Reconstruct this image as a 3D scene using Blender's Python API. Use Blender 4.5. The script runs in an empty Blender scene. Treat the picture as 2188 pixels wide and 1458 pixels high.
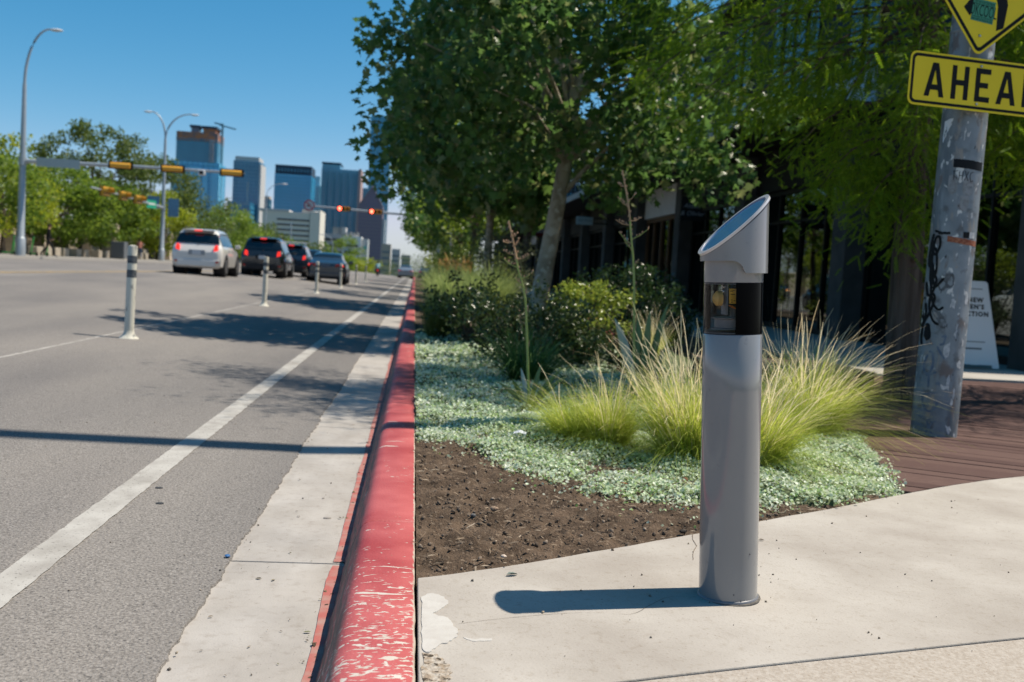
import bpy, math, random
import numpy as np
from mathutils import Vector, Matrix, noise as mnoise

SC = bpy.context.scene
COL = SC.collection
R = random.Random(11)
RNG = np.random.default_rng(11)
PI = math.pi

# ------------------------------------------------------------------ camera, sky, sun, exposure
def set_camera():
    W, H = 2188.0, 1458.0
    f = W * 35.0 / 36.0
    fwd = np.array([887 - W / 2, -(577 - H / 2), -f]); fwd /= np.linalg.norm(fwd)
    r = 0.058                                     # the photographer held the camera a little rolled
    up = np.array([math.sin(r), math.cos(r), 0.0])
    up[2] = -(up[0] * fwd[0] + up[1] * fwd[1]) / fwd[2]
    up /= np.linalg.norm(up)
    right = np.cross(fwd, up)
    rows = [right, fwd, up]
    m = Matrix([[*rows[0], 0], [*rows[1], 0], [*rows[2], 1.05], [0, 0, 0, 1]])
    cd = bpy.data.cameras.new('camera')
    cam = bpy.data.objects.new('camera', cd)
    COL.objects.link(cam)
    cam.matrix_world = m
    cd.sensor_width = 36.0
    cd.lens = 35.0
    cd.clip_start = 0.05
    cd.clip_end = 6000
    cd.dof.use_dof = True
    cd.dof.focus_distance = 3.0
    cd.dof.aperture_fstop = 4.0
    SC.camera = cam
set_camera()

SUN_EL = math.radians(61.2)
SUN_AZ = (0.986, 0.165)                           # horizontal direction towards the sun
world = bpy.data.worlds.new('World')
SC.world = world
world.use_nodes = True
nt = world.node_tree
sky = nt.nodes.new('ShaderNodeTexSky')
sky.sky_type = 'NISHITA'
sky.sun_disc = False
sky.sun_elevation = SUN_EL
sky.sun_rotation = math.atan2(SUN_AZ[0], SUN_AZ[1])
sky.altitude = 150
sky.air_density = 0.7
sky.dust_density = 0.6
sky.ozone_density = 6.0
bg = nt.nodes['Background']
# the photograph's colour grade of the blue sky: red falls off faster than green and blue, and never exceeds green
_mx = nt.nodes.new('ShaderNodeMix'); _mx.data_type = 'RGBA'; _mx.blend_type = 'MULTIPLY'; _mx.inputs[0].default_value = 1.0
_mx.inputs[7].default_value = (.66, 1.18, 1.72, 1)
nt.links.new(sky.outputs[0], _mx.inputs[6])
_sp = nt.nodes.new('ShaderNodeSeparateColor'); _cb = nt.nodes.new('ShaderNodeCombineColor')
nt.links.new(_mx.outputs[2], _sp.inputs[0])
_pw = []
for _i, _p in enumerate((2.2, 1.0, .8)):
    _m = nt.nodes.new('ShaderNodeMath'); _m.operation = 'POWER'; _m.inputs[1].default_value = _p
    nt.links.new(_sp.outputs[_i], _m.inputs[0]); _pw.append(_m.outputs[0])
_mn = nt.nodes.new('ShaderNodeMath'); _mn.operation = 'MINIMUM'
_gk = nt.nodes.new('ShaderNodeMath'); _gk.operation = 'MULTIPLY'; _gk.inputs[1].default_value = .93; nt.links.new(_pw[1], _gk.inputs[0])
nt.links.new(_pw[0], _mn.inputs[0]); nt.links.new(_gk.outputs[0], _mn.inputs[1])
for _i, _o in enumerate((_mn.outputs[0], _pw[1], _pw[2])): nt.links.new(_o, _cb.inputs[_i])
nt.links.new(_cb.outputs[0], bg.inputs[0])
bg.inputs[1].default_value = 0.083
sl = bpy.data.lights.new('sun', 'SUN')
sl.energy = 4.5
sl.angle = math.radians(0.53)
sl.color = (1.0, 0.90, 0.76)
so = bpy.data.objects.new('sun', sl)
COL.objects.link(so)
_d = Vector((-SUN_AZ[0] * math.cos(SUN_EL), -SUN_AZ[1] * math.cos(SUN_EL), -math.sin(SUN_EL)))
so.rotation_euler = _d.to_track_quat('-Z', 'Y').to_euler()
so.location = (30, 5, 60)
SC.view_settings.view_transform = 'Standard'
SC.view_settings.look = 'None'
SC.view_settings.gamma = 1.0
SC.view_settings.exposure = 0.55
SC.view_settings.use_curve_mapping = False
SC.render.engine = 'CYCLES'
SC.cycles.max_bounces = 7
SC.cycles.transparent_max_bounces = 12
SC.cycles.caustics_reflective = False
SC.cycles.caustics_refractive = False
SC.cycles.use_denoising = True

# ------------------------------------------------------------------ materials
MATS = {}
def mat(name, col, rough=0.6, metal=0.0, spec=0.5, col2=None, nscale=4.0, nlo=0.35, nhi=0.65, bump=0.0, bscale=30.0,
        coat=0.0, emit=None, estr=0.0, col3=None, n3scale=40.0, n3lo=0.6, n3hi=0.66, stretch=None, detail=6.0, bdist=0.01):
    if name in MATS: return MATS[name]
    m = bpy.data.materials.new(name); m.use_nodes = True
    t = m.node_tree; N = t.nodes; L = t.links
    p = N['Principled BSDF']
    p.inputs['Base Color'].default_value = (*col, 1)
    p.inputs['Roughness'].default_value = rough
    p.inputs['Metallic'].default_value = metal
    p.inputs['Specular IOR Level'].default_value = .18 if (rough >= .5 and spec == .5) else spec
    p.inputs['Coat Weight'].default_value = coat
    p.inputs['Coat Roughness'].default_value = 0.08
    if emit:
        p.inputs['Emission Color'].default_value = (*emit, 1)
        p.inputs['Emission Strength'].default_value = estr
    src = None
    if col2 or bump or col3:
        geo = N.new('ShaderNodeTexCoord'); src = geo.outputs['Object']
        if stretch:
            mp = N.new('ShaderNodeMapping'); mp.inputs['Scale'].default_value = stretch
            L.new(src, mp.inputs[0]); src = mp.outputs[0]
    out = None
    if col2:
        nz = N.new('ShaderNodeTexNoise'); nz.inputs['Scale'].default_value = nscale; nz.inputs['Detail'].default_value = detail
        L.new(src, nz.inputs['Vector'])
        rp = N.new('ShaderNodeValToRGB')
        rp.color_ramp.elements[0].position = nlo; rp.color_ramp.elements[0].color = (*col, 1)
        rp.color_ramp.elements[1].position = nhi; rp.color_ramp.elements[1].color = (*col2, 1)
        L.new(nz.outputs[0], rp.inputs[0]); out = rp.outputs[0]
    if col3:
        nz = N.new('ShaderNodeTexNoise'); nz.inputs['Scale'].default_value = n3scale; nz.inputs['Detail'].default_value = 4
        L.new(src, nz.inputs['Vector'])
        rp = N.new('ShaderNodeValToRGB')
        rp.color_ramp.elements[0].position = n3lo; rp.color_ramp.elements[0].color = (0, 0, 0, 1)
        rp.color_ramp.elements[1].position = n3hi; rp.color_ramp.elements[1].color = (1, 1, 1, 1)
        L.new(nz.outputs[0], rp.inputs[0])
        mx = N.new('ShaderNodeMix'); mx.data_type = 'RGBA'
        L.new(rp.outputs[0], mx.inputs[0])
        if out: L.new(out, mx.inputs[6])
        else: mx.inputs[6].default_value = (*col, 1)
        mx.inputs[7].default_value = (*col3, 1)
        out = mx.outputs[2]
    if out: L.new(out, p.inputs['Base Color'])
    if bump:
        nz = N.new('ShaderNodeTexNoise'); nz.inputs['Scale'].default_value = bscale; nz.inputs['Detail'].default_value = 5
        L.new(src, nz.inputs['Vector'])
        b = N.new('ShaderNodeBump'); b.inputs['Strength'].default_value = bump; b.inputs['Distance'].default_value = bdist
        L.new(nz.outputs[0], b.inputs['Height']); L.new(b.outputs[0], p.inputs['Normal'])
    MATS[name] = m
    return m

def leafmat(name, cols, trans=0.35, rough=0.4, tcol=None, spec=0.5):
    """leaf blades: colour varies from leaf to leaf, some light comes through"""
    if name in MATS: return MATS[name]
    m = bpy.data.materials.new(name); m.use_nodes = True
    t = m.node_tree; N = t.nodes; L = t.links
    p = N['Principled BSDF']; p.inputs['Roughness'].default_value = rough; p.inputs['Specular IOR Level'].default_value = spec * .7
    g = N.new('ShaderNodeNewGeometry'); oi = N.new('ShaderNodeObjectInfo')
    ad = N.new('ShaderNodeMath'); ad.operation = 'ADD'; L.new(g.outputs['Random Per Island'], ad.inputs[0]); L.new(oi.outputs['Random'], ad.inputs[1])
    fr = N.new('ShaderNodeMath'); fr.operation = 'FRACT'; L.new(ad.outputs[0], fr.inputs[0])
    rp = N.new('ShaderNodeValToRGB')
    els = rp.color_ramp.elements
    while len(els) < len(cols): els.new(0.5)
    for i, c in enumerate(cols):
        els[i].position = i / (len(cols) - 1); els[i].color = (*c, 1)
    L.new(fr.outputs[0], rp.inputs[0]); L.new(rp.outputs[0], p.inputs['Base Color'])
    tr = N.new('ShaderNodeBsdfTranslucent')
    if tcol: tr.inputs[0].default_value = (*tcol, 1)
    else:
        hs = N.new('ShaderNodeHueSaturation'); hs.inputs['Value'].default_value = 1.7; hs.inputs['Hue'].default_value = 0.485
        L.new(rp.outputs[0], hs.inputs['Color']); L.new(hs.outputs[0], tr.inputs[0])
    mx = N.new('ShaderNodeMixShader'); mx.inputs[0].default_value = trans
    L.new(p.outputs[0], mx.inputs[1]); L.new(tr.outputs[0], mx.inputs[2])
    L.new(mx.outputs[0], N['Material Output'].inputs[0])
    MATS[name] = m
    return m

def glassmat(name, tint=(0.9, 0.95, 0.93), ior=1.5, boost=0.0, gcol=(.95, .95, .95)):
    """thin pane: clear straight through, mirror by Fresnel"""
    if name in MATS: return MATS[name]
    m = bpy.data.materials.new(name); m.use_nodes = True
    t = m.node_tree; N = t.nodes; L = t.links
    N.remove(N['Principled BSDF'])
    tr = N.new('ShaderNodeBsdfTransparent'); tr.inputs[0].default_value = (*tint, 1)
    gl = N.new('ShaderNodeBsdfGlossy'); gl.inputs[0].default_value = (*gcol, 1); gl.inputs['Roughness'].default_value = 0.015
    fz = N.new('ShaderNodeFresnel'); fz.inputs[0].default_value = ior
    ad = N.new('ShaderNodeMath'); ad.operation = 'ADD'; ad.inputs[1].default_value = boost; ad.use_clamp = True
    L.new(fz.outputs[0], ad.inputs[0])
    mx = N.new('ShaderNodeMixShader')
    L.new(ad.outputs[0], mx.inputs[0]); L.new(tr.outputs[0], mx.inputs[1]); L.new(gl.outputs[0], mx.inputs[2])
    L.new(mx.outputs[0], N['Material Output'].inputs[0])
    MATS[name] = m
    return m

# ------------------------------------------------------------------ objects
def tag(o, label=None, cat=None, group=None, kind=None):
    if label: o['label'] = label
    if cat: o['category'] = cat
    if group: o['group'] = group
    if kind: o['kind'] = kind
    return o

def thing(name, label, cat, loc=(0, 0, 0), rz=0.0, group=None, rot=None, kind=None):
    o = bpy.data.objects.new(name, None)
    COL.objects.link(o)
    o.empty_display_size = 0.2
    o.location = loc
    o.rotation_euler = rot if rot else (0, 0, rz)
    return tag(o, label, cat, group, kind)

def link_mesh(name, me, mats=(), parent=None, loc=None):
    o = bpy.data.objects.new(name, me)
    COL.objects.link(o)
    for m in (mats if isinstance(mats, (list, tuple)) else [mats]): me.materials.append(m)
    if parent: o.parent = parent
    if loc: o.location = loc
    return o

def copy_thing(o, loc, rz=None, label=None, group=None, parent=None):
    c = o.copy(); COL.objects.link(c)
    if parent: c.parent = parent
    if loc is not None: c.location = loc
    if rz is not None: c.rotation_euler.z = rz
    if label: c['label'] = label
    if group: c['group'] = group
    for ch in list(o.children):
        copy_thing(ch, None, parent=c)
    return c

class MB:
    """collects shapes, builds them as one mesh"""
    def __init__(s): s.v = []; s.f = []; s.m = []; s.cur = 0
    def add(s, vs, fs):
        b = len(s.v); s.v.extend([tuple(v) for v in vs])
        for f in fs: s.f.append(tuple(b + i for i in f)); s.m.append(s.cur)
        return s
    def box(s, c, d, rz=0.0, rx=0.0, ry=0.0, taper=1.0):
        x, y, z = d[0] / 2, d[1] / 2, d[2] / 2
        vs = [Vector((sx * x * (taper if sz > 0 else 1), sy * y * (taper if sz > 0 else 1), sz * z)) for sz in (-1, 1) for sy in (-1, 1) for sx in (-1, 1)]
        if rz or rx or ry:
            M = Matrix.Rotation(rz, 3, 'Z') @ Matrix.Rotation(ry, 3, 'Y') @ Matrix.Rotation(rx, 3, 'X')
            vs = [M @ v for v in vs]
        c = Vector(c)
        return s.add([v + c for v in vs], [(0, 2, 3, 1), (4, 5, 7, 6), (0, 1, 5, 4), (2, 6, 7, 3), (0, 4, 6, 2), (1, 3, 7, 5)])
    def tube(s, pts, rad, n=8, caps=True, flat=1.0):
        pts = [Vector(p) for p in pts]; k = len(pts)
        rad = rad if isinstance(rad, (list, tuple)) else [rad] * k
        vs = []
        for i, p in enumerate(pts):
            d = (pts[min(i + 1, k - 1)] - pts[max(i - 1, 0)]).normalized()
            ref = Vector((0, 0, 1)) if abs(d.z) < 0.93 else Vector((1, 0, 0))
            u = d.cross(ref).normalized(); w = u.cross(d).normalized()
            for j in range(n):
                a = 2 * PI * j / n
                vs.append(p + (u * math.cos(a) + w * math.sin(a) * flat) * rad[i])
        fs = [(i * n + j, i * n + (j + 1) % n, (i + 1) * n + (j + 1) % n, (i + 1) * n + j) for i in range(k - 1) for j in range(n)]
        if caps: fs += [tuple(range(n))[::-1], tuple((k - 1) * n + j for j in range(n))]
        return s.add(vs, fs)
    def cyl(s, p0, p1, r0, r1=None, n=16):
        return s.tube([p0, p1], [r0, r0 if r1 is None else r1], n)
    def lathe(s, prof, n=24, c=(0, 0, 0), caps=True):
        vs = [(c[0] + r * math.cos(2 * PI * j / n), c[1] + r * math.sin(2 * PI * j / n), c[2] + z) for r, z in prof for j in range(n)]
        k = len(prof)
        fs = [(i * n + j, i * n + (j + 1) % n, (i + 1) * n + (j + 1) % n, (i + 1) * n + j) for i in range(k - 1) for j in range(n)]
        if caps: fs += [tuple(range(n))[::-1], tuple((k - 1) * n + j for j in range(n))]
        return s.add(vs, fs)
    def prism(s, poly, fn, a, b):
        """poly in 2D, fn(x, y, depth) -> 3D, closed between depths a and b"""
        n = len(poly)
        vs = [fn(x, y, a) for x, y in poly] + [fn(x, y, b) for x, y in poly]
        return s.add(vs, [tuple(range(n))[::-1], tuple(range(n, 2 * n))] + [(i, (i + 1) % n, n + (i + 1) % n, n + i) for i in range(n)])
    def quad(s, a, b, c, d): return s.add([a, b, c, d], [(0, 1, 2, 3)])
    def ball(s, c, r, n=8, sq=(1, 1, 1)):
        prof = [(max(1e-4, math.sin(PI * i / n)), -math.cos(PI * i / n)) for i in range(n + 1)]
        vs = [(c[0] + q * r * sq[0] * math.cos(2 * PI * j / n), c[1] + q * r * sq[1] * math.sin(2 * PI * j / n), c[2] + z * r * sq[2]) for q, z in prof for j in range(n)]
        return s.add(vs, [(i * n + j, i * n + (j + 1) % n, (i + 1) * n + (j + 1) % n, (i + 1) * n + j) for i in range(n) for j in range(n)])
    def mesh(s, name, smooth=False):
        me = bpy.data.meshes.new(name)
        me.from_pydata(s.v, [], s.f)
        me.polygons.foreach_set('material_index', s.m)
        if smooth:
            me.polygons.foreach_set('use_smooth', [True] * len(s.f))
        me.update()
        return me
    def build(s, name, mats, parent=None, smooth=False, loc=None, bev=0.0, ang=40):
        me = s.mesh(name, smooth)
        o = link_mesh(name, me, mats, parent, loc)
        if smooth:
            try: me.set_sharp_from_angle(angle=math.radians(ang))
            except Exception: pass
        if bev:
            b = o.modifiers.new('bevel', 'BEVEL'); b.width = bev; b.segments = 2; b.limit_method = 'ANGLE'
        return o

def np_mesh(name, V, starts, totals, loops, smooth=False):
    me = bpy.data.meshes.new(name)
    me.vertices.add(len(V)); me.vertices.foreach_set('co', np.asarray(V, np.float32).ravel())
    me.loops.add(len(loops)); me.loops.foreach_set('vertex_index', np.asarray(loops, np.int32))
    me.polygons.add(len(starts)); me.polygons.foreach_set('loop_start', np.asarray(starts, np.int32))
    me.polygons.foreach_set('loop_total', np.asarray(totals, np.int32))
    if smooth: me.polygons.foreach_set('use_smooth', np.ones(len(starts), bool))
    me.update(calc_edges=True)
    return me

def scatter_mesh(name, T, F, C, S, Rm, smooth=False):
    """copies of the template T (k,3) with faces F at centres C, sizes S and rotations Rm (N,3,3)"""
    T = np.asarray(T, float); N = len(C); k = len(T)
    V = np.einsum('nij,kj->nki', Rm, T) * np.asarray(S)[:, None, None] + np.asarray(C)[:, None, :]
    lp = np.concatenate([np.asarray(f) for f in F]); tot = np.array([len(f) for f in F]); nl = len(lp)
    loops = (lp[None, :] + (np.arange(N) * k)[:, None]).ravel()
    totals = np.tile(tot, N)
    starts = np.concatenate([[0], np.cumsum(totals)[:-1]])
    return np_mesh(name, V.reshape(-1, 3), starts, totals, loops, smooth)

def rots(N, up=0.4, droop=0.0, rng=RNG):
    """random frames; z axis (leaf face) leans upward by up"""
    n = rng.normal(size=(N, 3)); n /= np.linalg.norm(n, axis=1)[:, None]
    n = n * (1 - up) + np.array([0, 0, up]); n /= np.linalg.norm(n, axis=1)[:, None]
    a = rng.normal(size=(N, 3)); a[:, 2] -= droop
    y = a - (a * n).sum(1)[:, None] * n; y /= np.linalg.norm(y, axis=1)[:, None]
    x = np.cross(y, n)
    return np.stack([x, y, n], axis=2)

LEAF_OVAL = ([(0, 0, 0), (0.22, 0.3, 0.05), (0.2, 0.7, 0.04), (0, 1, -0.06), (-0.2, 0.7, 0.04), (-0.22, 0.3, 0.05)], [(0, 1, 2, 3), (0, 3, 4, 5)])
LEAF_TRI = ([(0, 0, 0), (0.36, 0.5, 0.06), (0, 1, 0), (-0.36, 0.5, 0.06)], [(0, 1, 2), (0, 2, 3)])
def star_leaf():
    pol = [(-90, .30), (-52, .50), (-10, .82), (16, .52), (44, 1.0), (66, .58), (90, 1.12)]
    r = [(q * math.cos(math.radians(a)), q * math.sin(math.radians(a)) + .3, -0.18 * abs(q * math.cos(math.radians(a))) - 0.05 * q) for a, q in pol]
    l = [(-x, y, z) for x, y, z in r[1:-1]]
    n = len(r)
    return r + l, [tuple(range(n)), tuple([0] + [n - 1] + list(range(n + len(l) - 1, n - 1, -1)))]
LEAF_STAR = star_leaf()

def text(name, s, size, m, parent, loc, rot=(PI / 2, 0, 0), extrude=0.0008, bold=0.0, align='LEFT', space=1.0, sx=1.0, shear=0.0):
    c = bpy.data.curves.new(name, 'FONT'); c.body = s; c.size = size; c.extrude = extrude; c.offset = bold
    c.align_x = align; c.space_character = space; c.shear = shear; c.resolution_u = 3
    tmp = bpy.data.objects.new(name, c); COL.objects.link(tmp)
    dg = bpy.context.evaluated_depsgraph_get(); dg.update()
    me = bpy.data.meshes.new_from_object(tmp.evaluated_get(dg)); bpy.data.objects.remove(tmp); bpy.data.curves.remove(c)
    me.materials.clear(); me.materials.append(m)
    o = bpy.data.objects.new(name, me); COL.objects.link(o)
    o.parent = parent; o.location = loc; o.rotation_euler = rot; o.scale = (sx, 1, 1)
    return o

# ------------------------------------------------------------------ materials used widely
M_asphalt = mat('asphalt', (0.1536, 0.1429, 0.13), .9, col2=(0.3, 0.2821, 0.2607), nscale=105, nlo=.34, nhi=.70, col3=(0.09286, 0.08929, 0.08571), n3scale=85, n3lo=.60, n3hi=.68, bump=.9, bscale=120, bdist=.008)
def wear_asphalt(m):
    """broad worn patches and tyre tracks along the street"""
    t = m.node_tree; N = t.nodes; L = t.links
    p = N['Principled BSDF']; cur = p.inputs['Base Color'].links[0].from_socket
    tc = N.new('ShaderNodeTexCoord'); mp = N.new('ShaderNodeMapping'); mp.inputs['Scale'].default_value = (1.0, .16, 1)
    L.new(tc.outputs['Object'], mp.inputs[0])
    nz = N.new('ShaderNodeTexNoise'); nz.inputs['Scale'].default_value = .9; nz.inputs['Detail'].default_value = 7
    L.new(mp.outputs[0], nz.inputs['Vector'])
    rp = N.new('ShaderNodeValToRGB'); rp.color_ramp.elements[0].position = .3; rp.color_ramp.elements[0].color = (.74, .74, .76, 1)
    rp.color_ramp.elements[1].position = .72; rp.color_ramp.elements[1].color = (1.1, 1.08, 1.05, 1)
    L.new(nz.outputs[0], rp.inputs[0])
    mx = N.new('ShaderNodeMix'); mx.data_type = 'RGBA'; mx.blend_type = 'MULTIPLY'; mx.inputs[0].default_value = 1
    L.new(cur, mx.inputs[6]); L.new(rp.outputs[0], mx.inputs[7]); L.new(mx.outputs[2], p.inputs['Base Color'])
wear_asphalt(M_asphalt)
M_gutter = mat('gutter_concrete', (0.3306, 0.3075, 0.2778), .85, col2=(0.3969, 0.3769, 0.3506), nscale=3.5, nlo=.3, nhi=.7, col3=(0.1984, 0.1819, 0.1654), n3scale=110, n3lo=.66, n3hi=.74, bump=.35, bscale=160, bdist=.003)
M_walk = mat('walk_concrete', (0.3321, 0.3036, 0.2714), .86, col2=(0.4071, 0.3821, 0.3464), nscale=2.6, nlo=.3, nhi=.7, col3=(0.2643, 0.2286, 0.1929), n3scale=120, n3lo=.60, n3hi=.74, bump=.4, bscale=150, bdist=.003)
def stain(m, scale, lo, hi, a, b, st=(1, 1, 1)):
    t = m.node_tree; N = t.nodes; L = t.links; p = N['Principled BSDF']; cur = p.inputs['Base Color'].links[0].from_socket
    tc = N.new('ShaderNodeTexCoord'); mp = N.new('ShaderNodeMapping'); mp.inputs['Scale'].default_value = st; L.new(tc.outputs['Object'], mp.inputs[0])
    nz = N.new('ShaderNodeTexNoise'); nz.inputs['Scale'].default_value = scale; nz.inputs['Detail'].default_value = 9; nz.inputs['Roughness'].default_value = .62; L.new(mp.outputs[0], nz.inputs['Vector'])
    rp = N.new('ShaderNodeValToRGB'); rp.color_ramp.elements[0].position = lo; rp.color_ramp.elements[0].color = (*a, 1); rp.color_ramp.elements[1].position = hi; rp.color_ramp.elements[1].color = (*b, 1); L.new(nz.outputs[0], rp.inputs[0])
    mx = N.new('ShaderNodeMix'); mx.data_type = 'RGBA'; mx.blend_type = 'MULTIPLY'; mx.inputs[0].default_value = 1
    L.new(cur, mx.inputs[6]); L.new(rp.outputs[0], mx.inputs[7]); L.new(mx.outputs[2], p.inputs['Base Color'])
M_walk2 = mat('exposed_aggregate', (0.3143, 0.275, 0.2321), .88, col2=(0.4, 0.3643, 0.3214), nscale=90, nlo=.35, nhi=.65, col3=(0.2357, 0.1786, 0.1286), n3scale=120, n3lo=.62, n3hi=.7, bump=.6, bscale=130, bdist=.004)
M_paintline = mat('road_paint', (0.4, 0.3893, 0.3643), .75, col2=(0.3143, 0.3, 0.2786), nscale=9, nlo=.4, nhi=.72, col3=(0.1929, 0.1821, 0.1714), n3scale=85, n3lo=.61, n3hi=.68, bump=.4, bscale=200, bdist=.003)
M_faintline = mat('worn_paint', (.40, .385, .36), .8, col2=(.25, .24, .222), nscale=7, nlo=.45, nhi=.72, bump=.4, bscale=200, bdist=.003) if True else mat('worn_paint_old', (0.2857, 0.275, 0.2536), .8, col2=(0.2, 0.1893, 0.175), nscale=7, nlo=.42, nhi=.66, bump=.4, bscale=200, bdist=.003)
M_yellowline = mat('yellow_paint', (0.3571, 0.2571, 0.1214), .8, col2=(0.2143, 0.1893, 0.1571), nscale=2, nlo=.45, nhi=.7)
M_earth = mat('earth', (.060, .042, .030), .95, col2=(.12, .088, .064), nscale=5, nlo=.3, nhi=.7, col3=(.20, .16, .125), n3scale=55, n3lo=.6, n3hi=.72, bump=.9, bscale=60, bdist=.02)
stain(M_gutter, 2.2, .34, .60, (.80, .80, .81), (1.03, 1.03, 1.04), (1, .55, 1))
stain(M_gutter, 26, .30, .48, (.84, .82, .80), (1, 1, 1))
stain(M_walk, 1.3, .34, .58, (.90, .89, .88), (1.02, 1.02, 1.02))
stain(M_walk, 34, .30, .46, (.88, .86, .83), (1, 1, 1))
stain(M_asphalt, .7, .36, .62, (.88, .90, .94), (.99, 1.0, 1.03), (1, .25, 1))
stain(M_paintline, 5, .36, .52, (.80, .79, .78), (1, 1, 1), (1, .5, 1))

def lerp(a, b, t): return a + (b - a) * t
def road_z(x):
    xs = [-60, -19.5, -11, -7.6, -5.4, -3.1, -.58, 5]
    zs = [.47, .47, .50, .43, .29, .115, .008, .008]
    return float(np.interp(x, xs, zs))
def nz1(x, y, z=0.0): return mnoise.noise(Vector((x, y, z)))

# ------------------------------------------------------------------ terrain under everything and the street beyond the crest
def terrain():
    ys = [-30, 0, 60, 120, 150, 200, 280, 400, 800, 2000, 5000]
    zs = [-.2, -.2, -.2, -.2, -.3, -3.5, -8, -8, -6, -6, -6]
    xs = [-4000, -800, -200, -60, -20, 20, 60, 200, 800, 4000]
    mb = MB()
    vs = [(x, y, z - (0 if abs(x) < 100 else .5)) for y, z in zip(ys, zs) for x in xs]
    n = len(xs)
    mb.add(vs, [(i * n + j, i * n + j + 1, (i + 1) * n + j + 1, (i + 1) * n + j) for i in range(len(ys) - 1) for j in range(n - 1)])
    o = mb.build('ground', mat('far_ground', (.07, .085, .035), .95, col2=(.13, .12, .075), nscale=.05), smooth=True)
    tag(o, kind='structure')
terrain()

# ------------------------------------------------------------------ the road
def edge_x(y):
    return -.590 + .012 * nz1(y * 1.9, 1.7) + .020 * nz1(y * 6.3, 4.2) * abs(nz1(y * 2.1, 6.6)) * 1.6 + .012 * nz1(y * 13, 8.8) + .012 * abs(nz1(y * 31, 2.2))
def build_road():
    ys = list(np.arange(-4, .9, .5)) + list(np.arange(1, 9, .012)) + list(np.arange(9, 22, .06)) + list(np.arange(22, 132, 3)) + [140, 150, 165, 180, 200, 230, 280]
    xs = [-.9, -1.2, -2, -3.5, -4.4, -5.4, -6.4, -7.6, -9.2, -11, -15, -19.5]
    mb = MB(); vs = []; n = len(xs) + 2
    for y in ys:
        dz = 0 if y < 135 else -((y - 135) / 145) ** 1.3 * 8
        ex = edge_x(y)
        vs.append((ex + .004, y, -.006 + dz)); vs.append((ex, y, .008 + .003 * nz1(y * 20, 3) + dz))
        for x in xs: vs.append((x, y, road_z(x) + dz))
    fs = [(i * n + j, (i + 1) * n + j, (i + 1) * n + j + 1, i * n + j + 1) for i in range(len(ys) - 1) for j in range(n - 1)]
    mb.add(vs, fs)
    o = mb.build('road', M_asphalt, smooth=True, ang=30)
    tag(o, kind='structure')
    return o
ROAD = build_road()

def strip(name, x0, x1, y0, y1, m, step=.05, rag=.004, lift=.004, parent=None, zf=road_z):
    mb = MB(); vs = []
    ys = np.arange(y0, y1 + 1e-6, step)
    for y in ys:
        a = x0 + rag * nz1(y * 14, x0 * 3) + rag * nz1(y * 45, x0 * 7 + 2); b = x1 + rag * nz1(y * 14, x1 * 3 + 5) + rag * nz1(y * 45, x1 * 7 + 1)
        vs += [(a, y, zf(a) + lift), ((a + b) / 2, y, zf((a + b) / 2) + lift), (b, y, zf(b) + lift)]
    mb.add(vs, [(i * 3 + j, (i + 1) * 3 + j, (i + 1) * 3 + j + 1, i * 3 + j + 1) for i in range(len(ys) - 1) for j in range(2)])
    return mb.build(name, m, parent)
strip('lane_line', -1.228, -1.112, .8, 130, M_paintline, .04, .004, .004, ROAD)
strip('lane_line', -3.36, -3.22, 4, 130, M_faintline, .08, .012, .004, ROAD)
strip('centre_line', -9.35, -9.22, 8, 130, M_yellowline, .3, .01, .004, ROAD)
strip('centre_line', -9.08, -8.95, 8, 130, M_yellowline, .3, .01, .004, ROAD)

def pebbles():
    """loose grit and crumbs lying on the asphalt and gutter"""
    N = 420
    y = 1.6 + RNG.random(N) ** 1.6 * 9; x = -RNG.random(N) * 3.2 - .2
    near = RNG.random(N) < .35
    x[near] = -.58 + RNG.normal(size=near.sum()) * .035
    z = np.array([road_z(a) for a in x]) + .002
    z[x > -.57] = .003
    k = 150; x[:k] = .15 + RNG.random(k) * 3.6; y[:k] = 2.35 + RNG.random(k) * 2.2; z[:k] = .152; sel = y[:k] > np.interp(x[:k], [e[0] for e in EDGE], [e[1] for e in EDGE]) - .03; y[:k][sel] -= 1.2
    T = [(1, 0, 0), (0, 1, 0), (-1, 0, .1), (0, -1, 0), (.2, .1, .8), (0, 0, -.4)]
    F = [(0, 1, 4), (1, 2, 4), (2, 3, 4), (3, 0, 4), (1, 0, 5), (2, 1, 5), (3, 2, 5), (0, 3, 5)]
    S = .0015 + RNG.random(N) ** 3 * .005
    me = scatter_mesh('grit', T, F, np.stack([x, y, z], 1), S, rots(N, .5))
    o = link_mesh('grit', me, leafmat('grit', [(.05, .05, .05), (.2, .17, .14), (.09, .07, .05), (.36, .3, .22)], 0, .9))
    tag(o, 'scattered grit and crumbs lying on the asphalt and gutter', kind='stuff')

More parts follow.
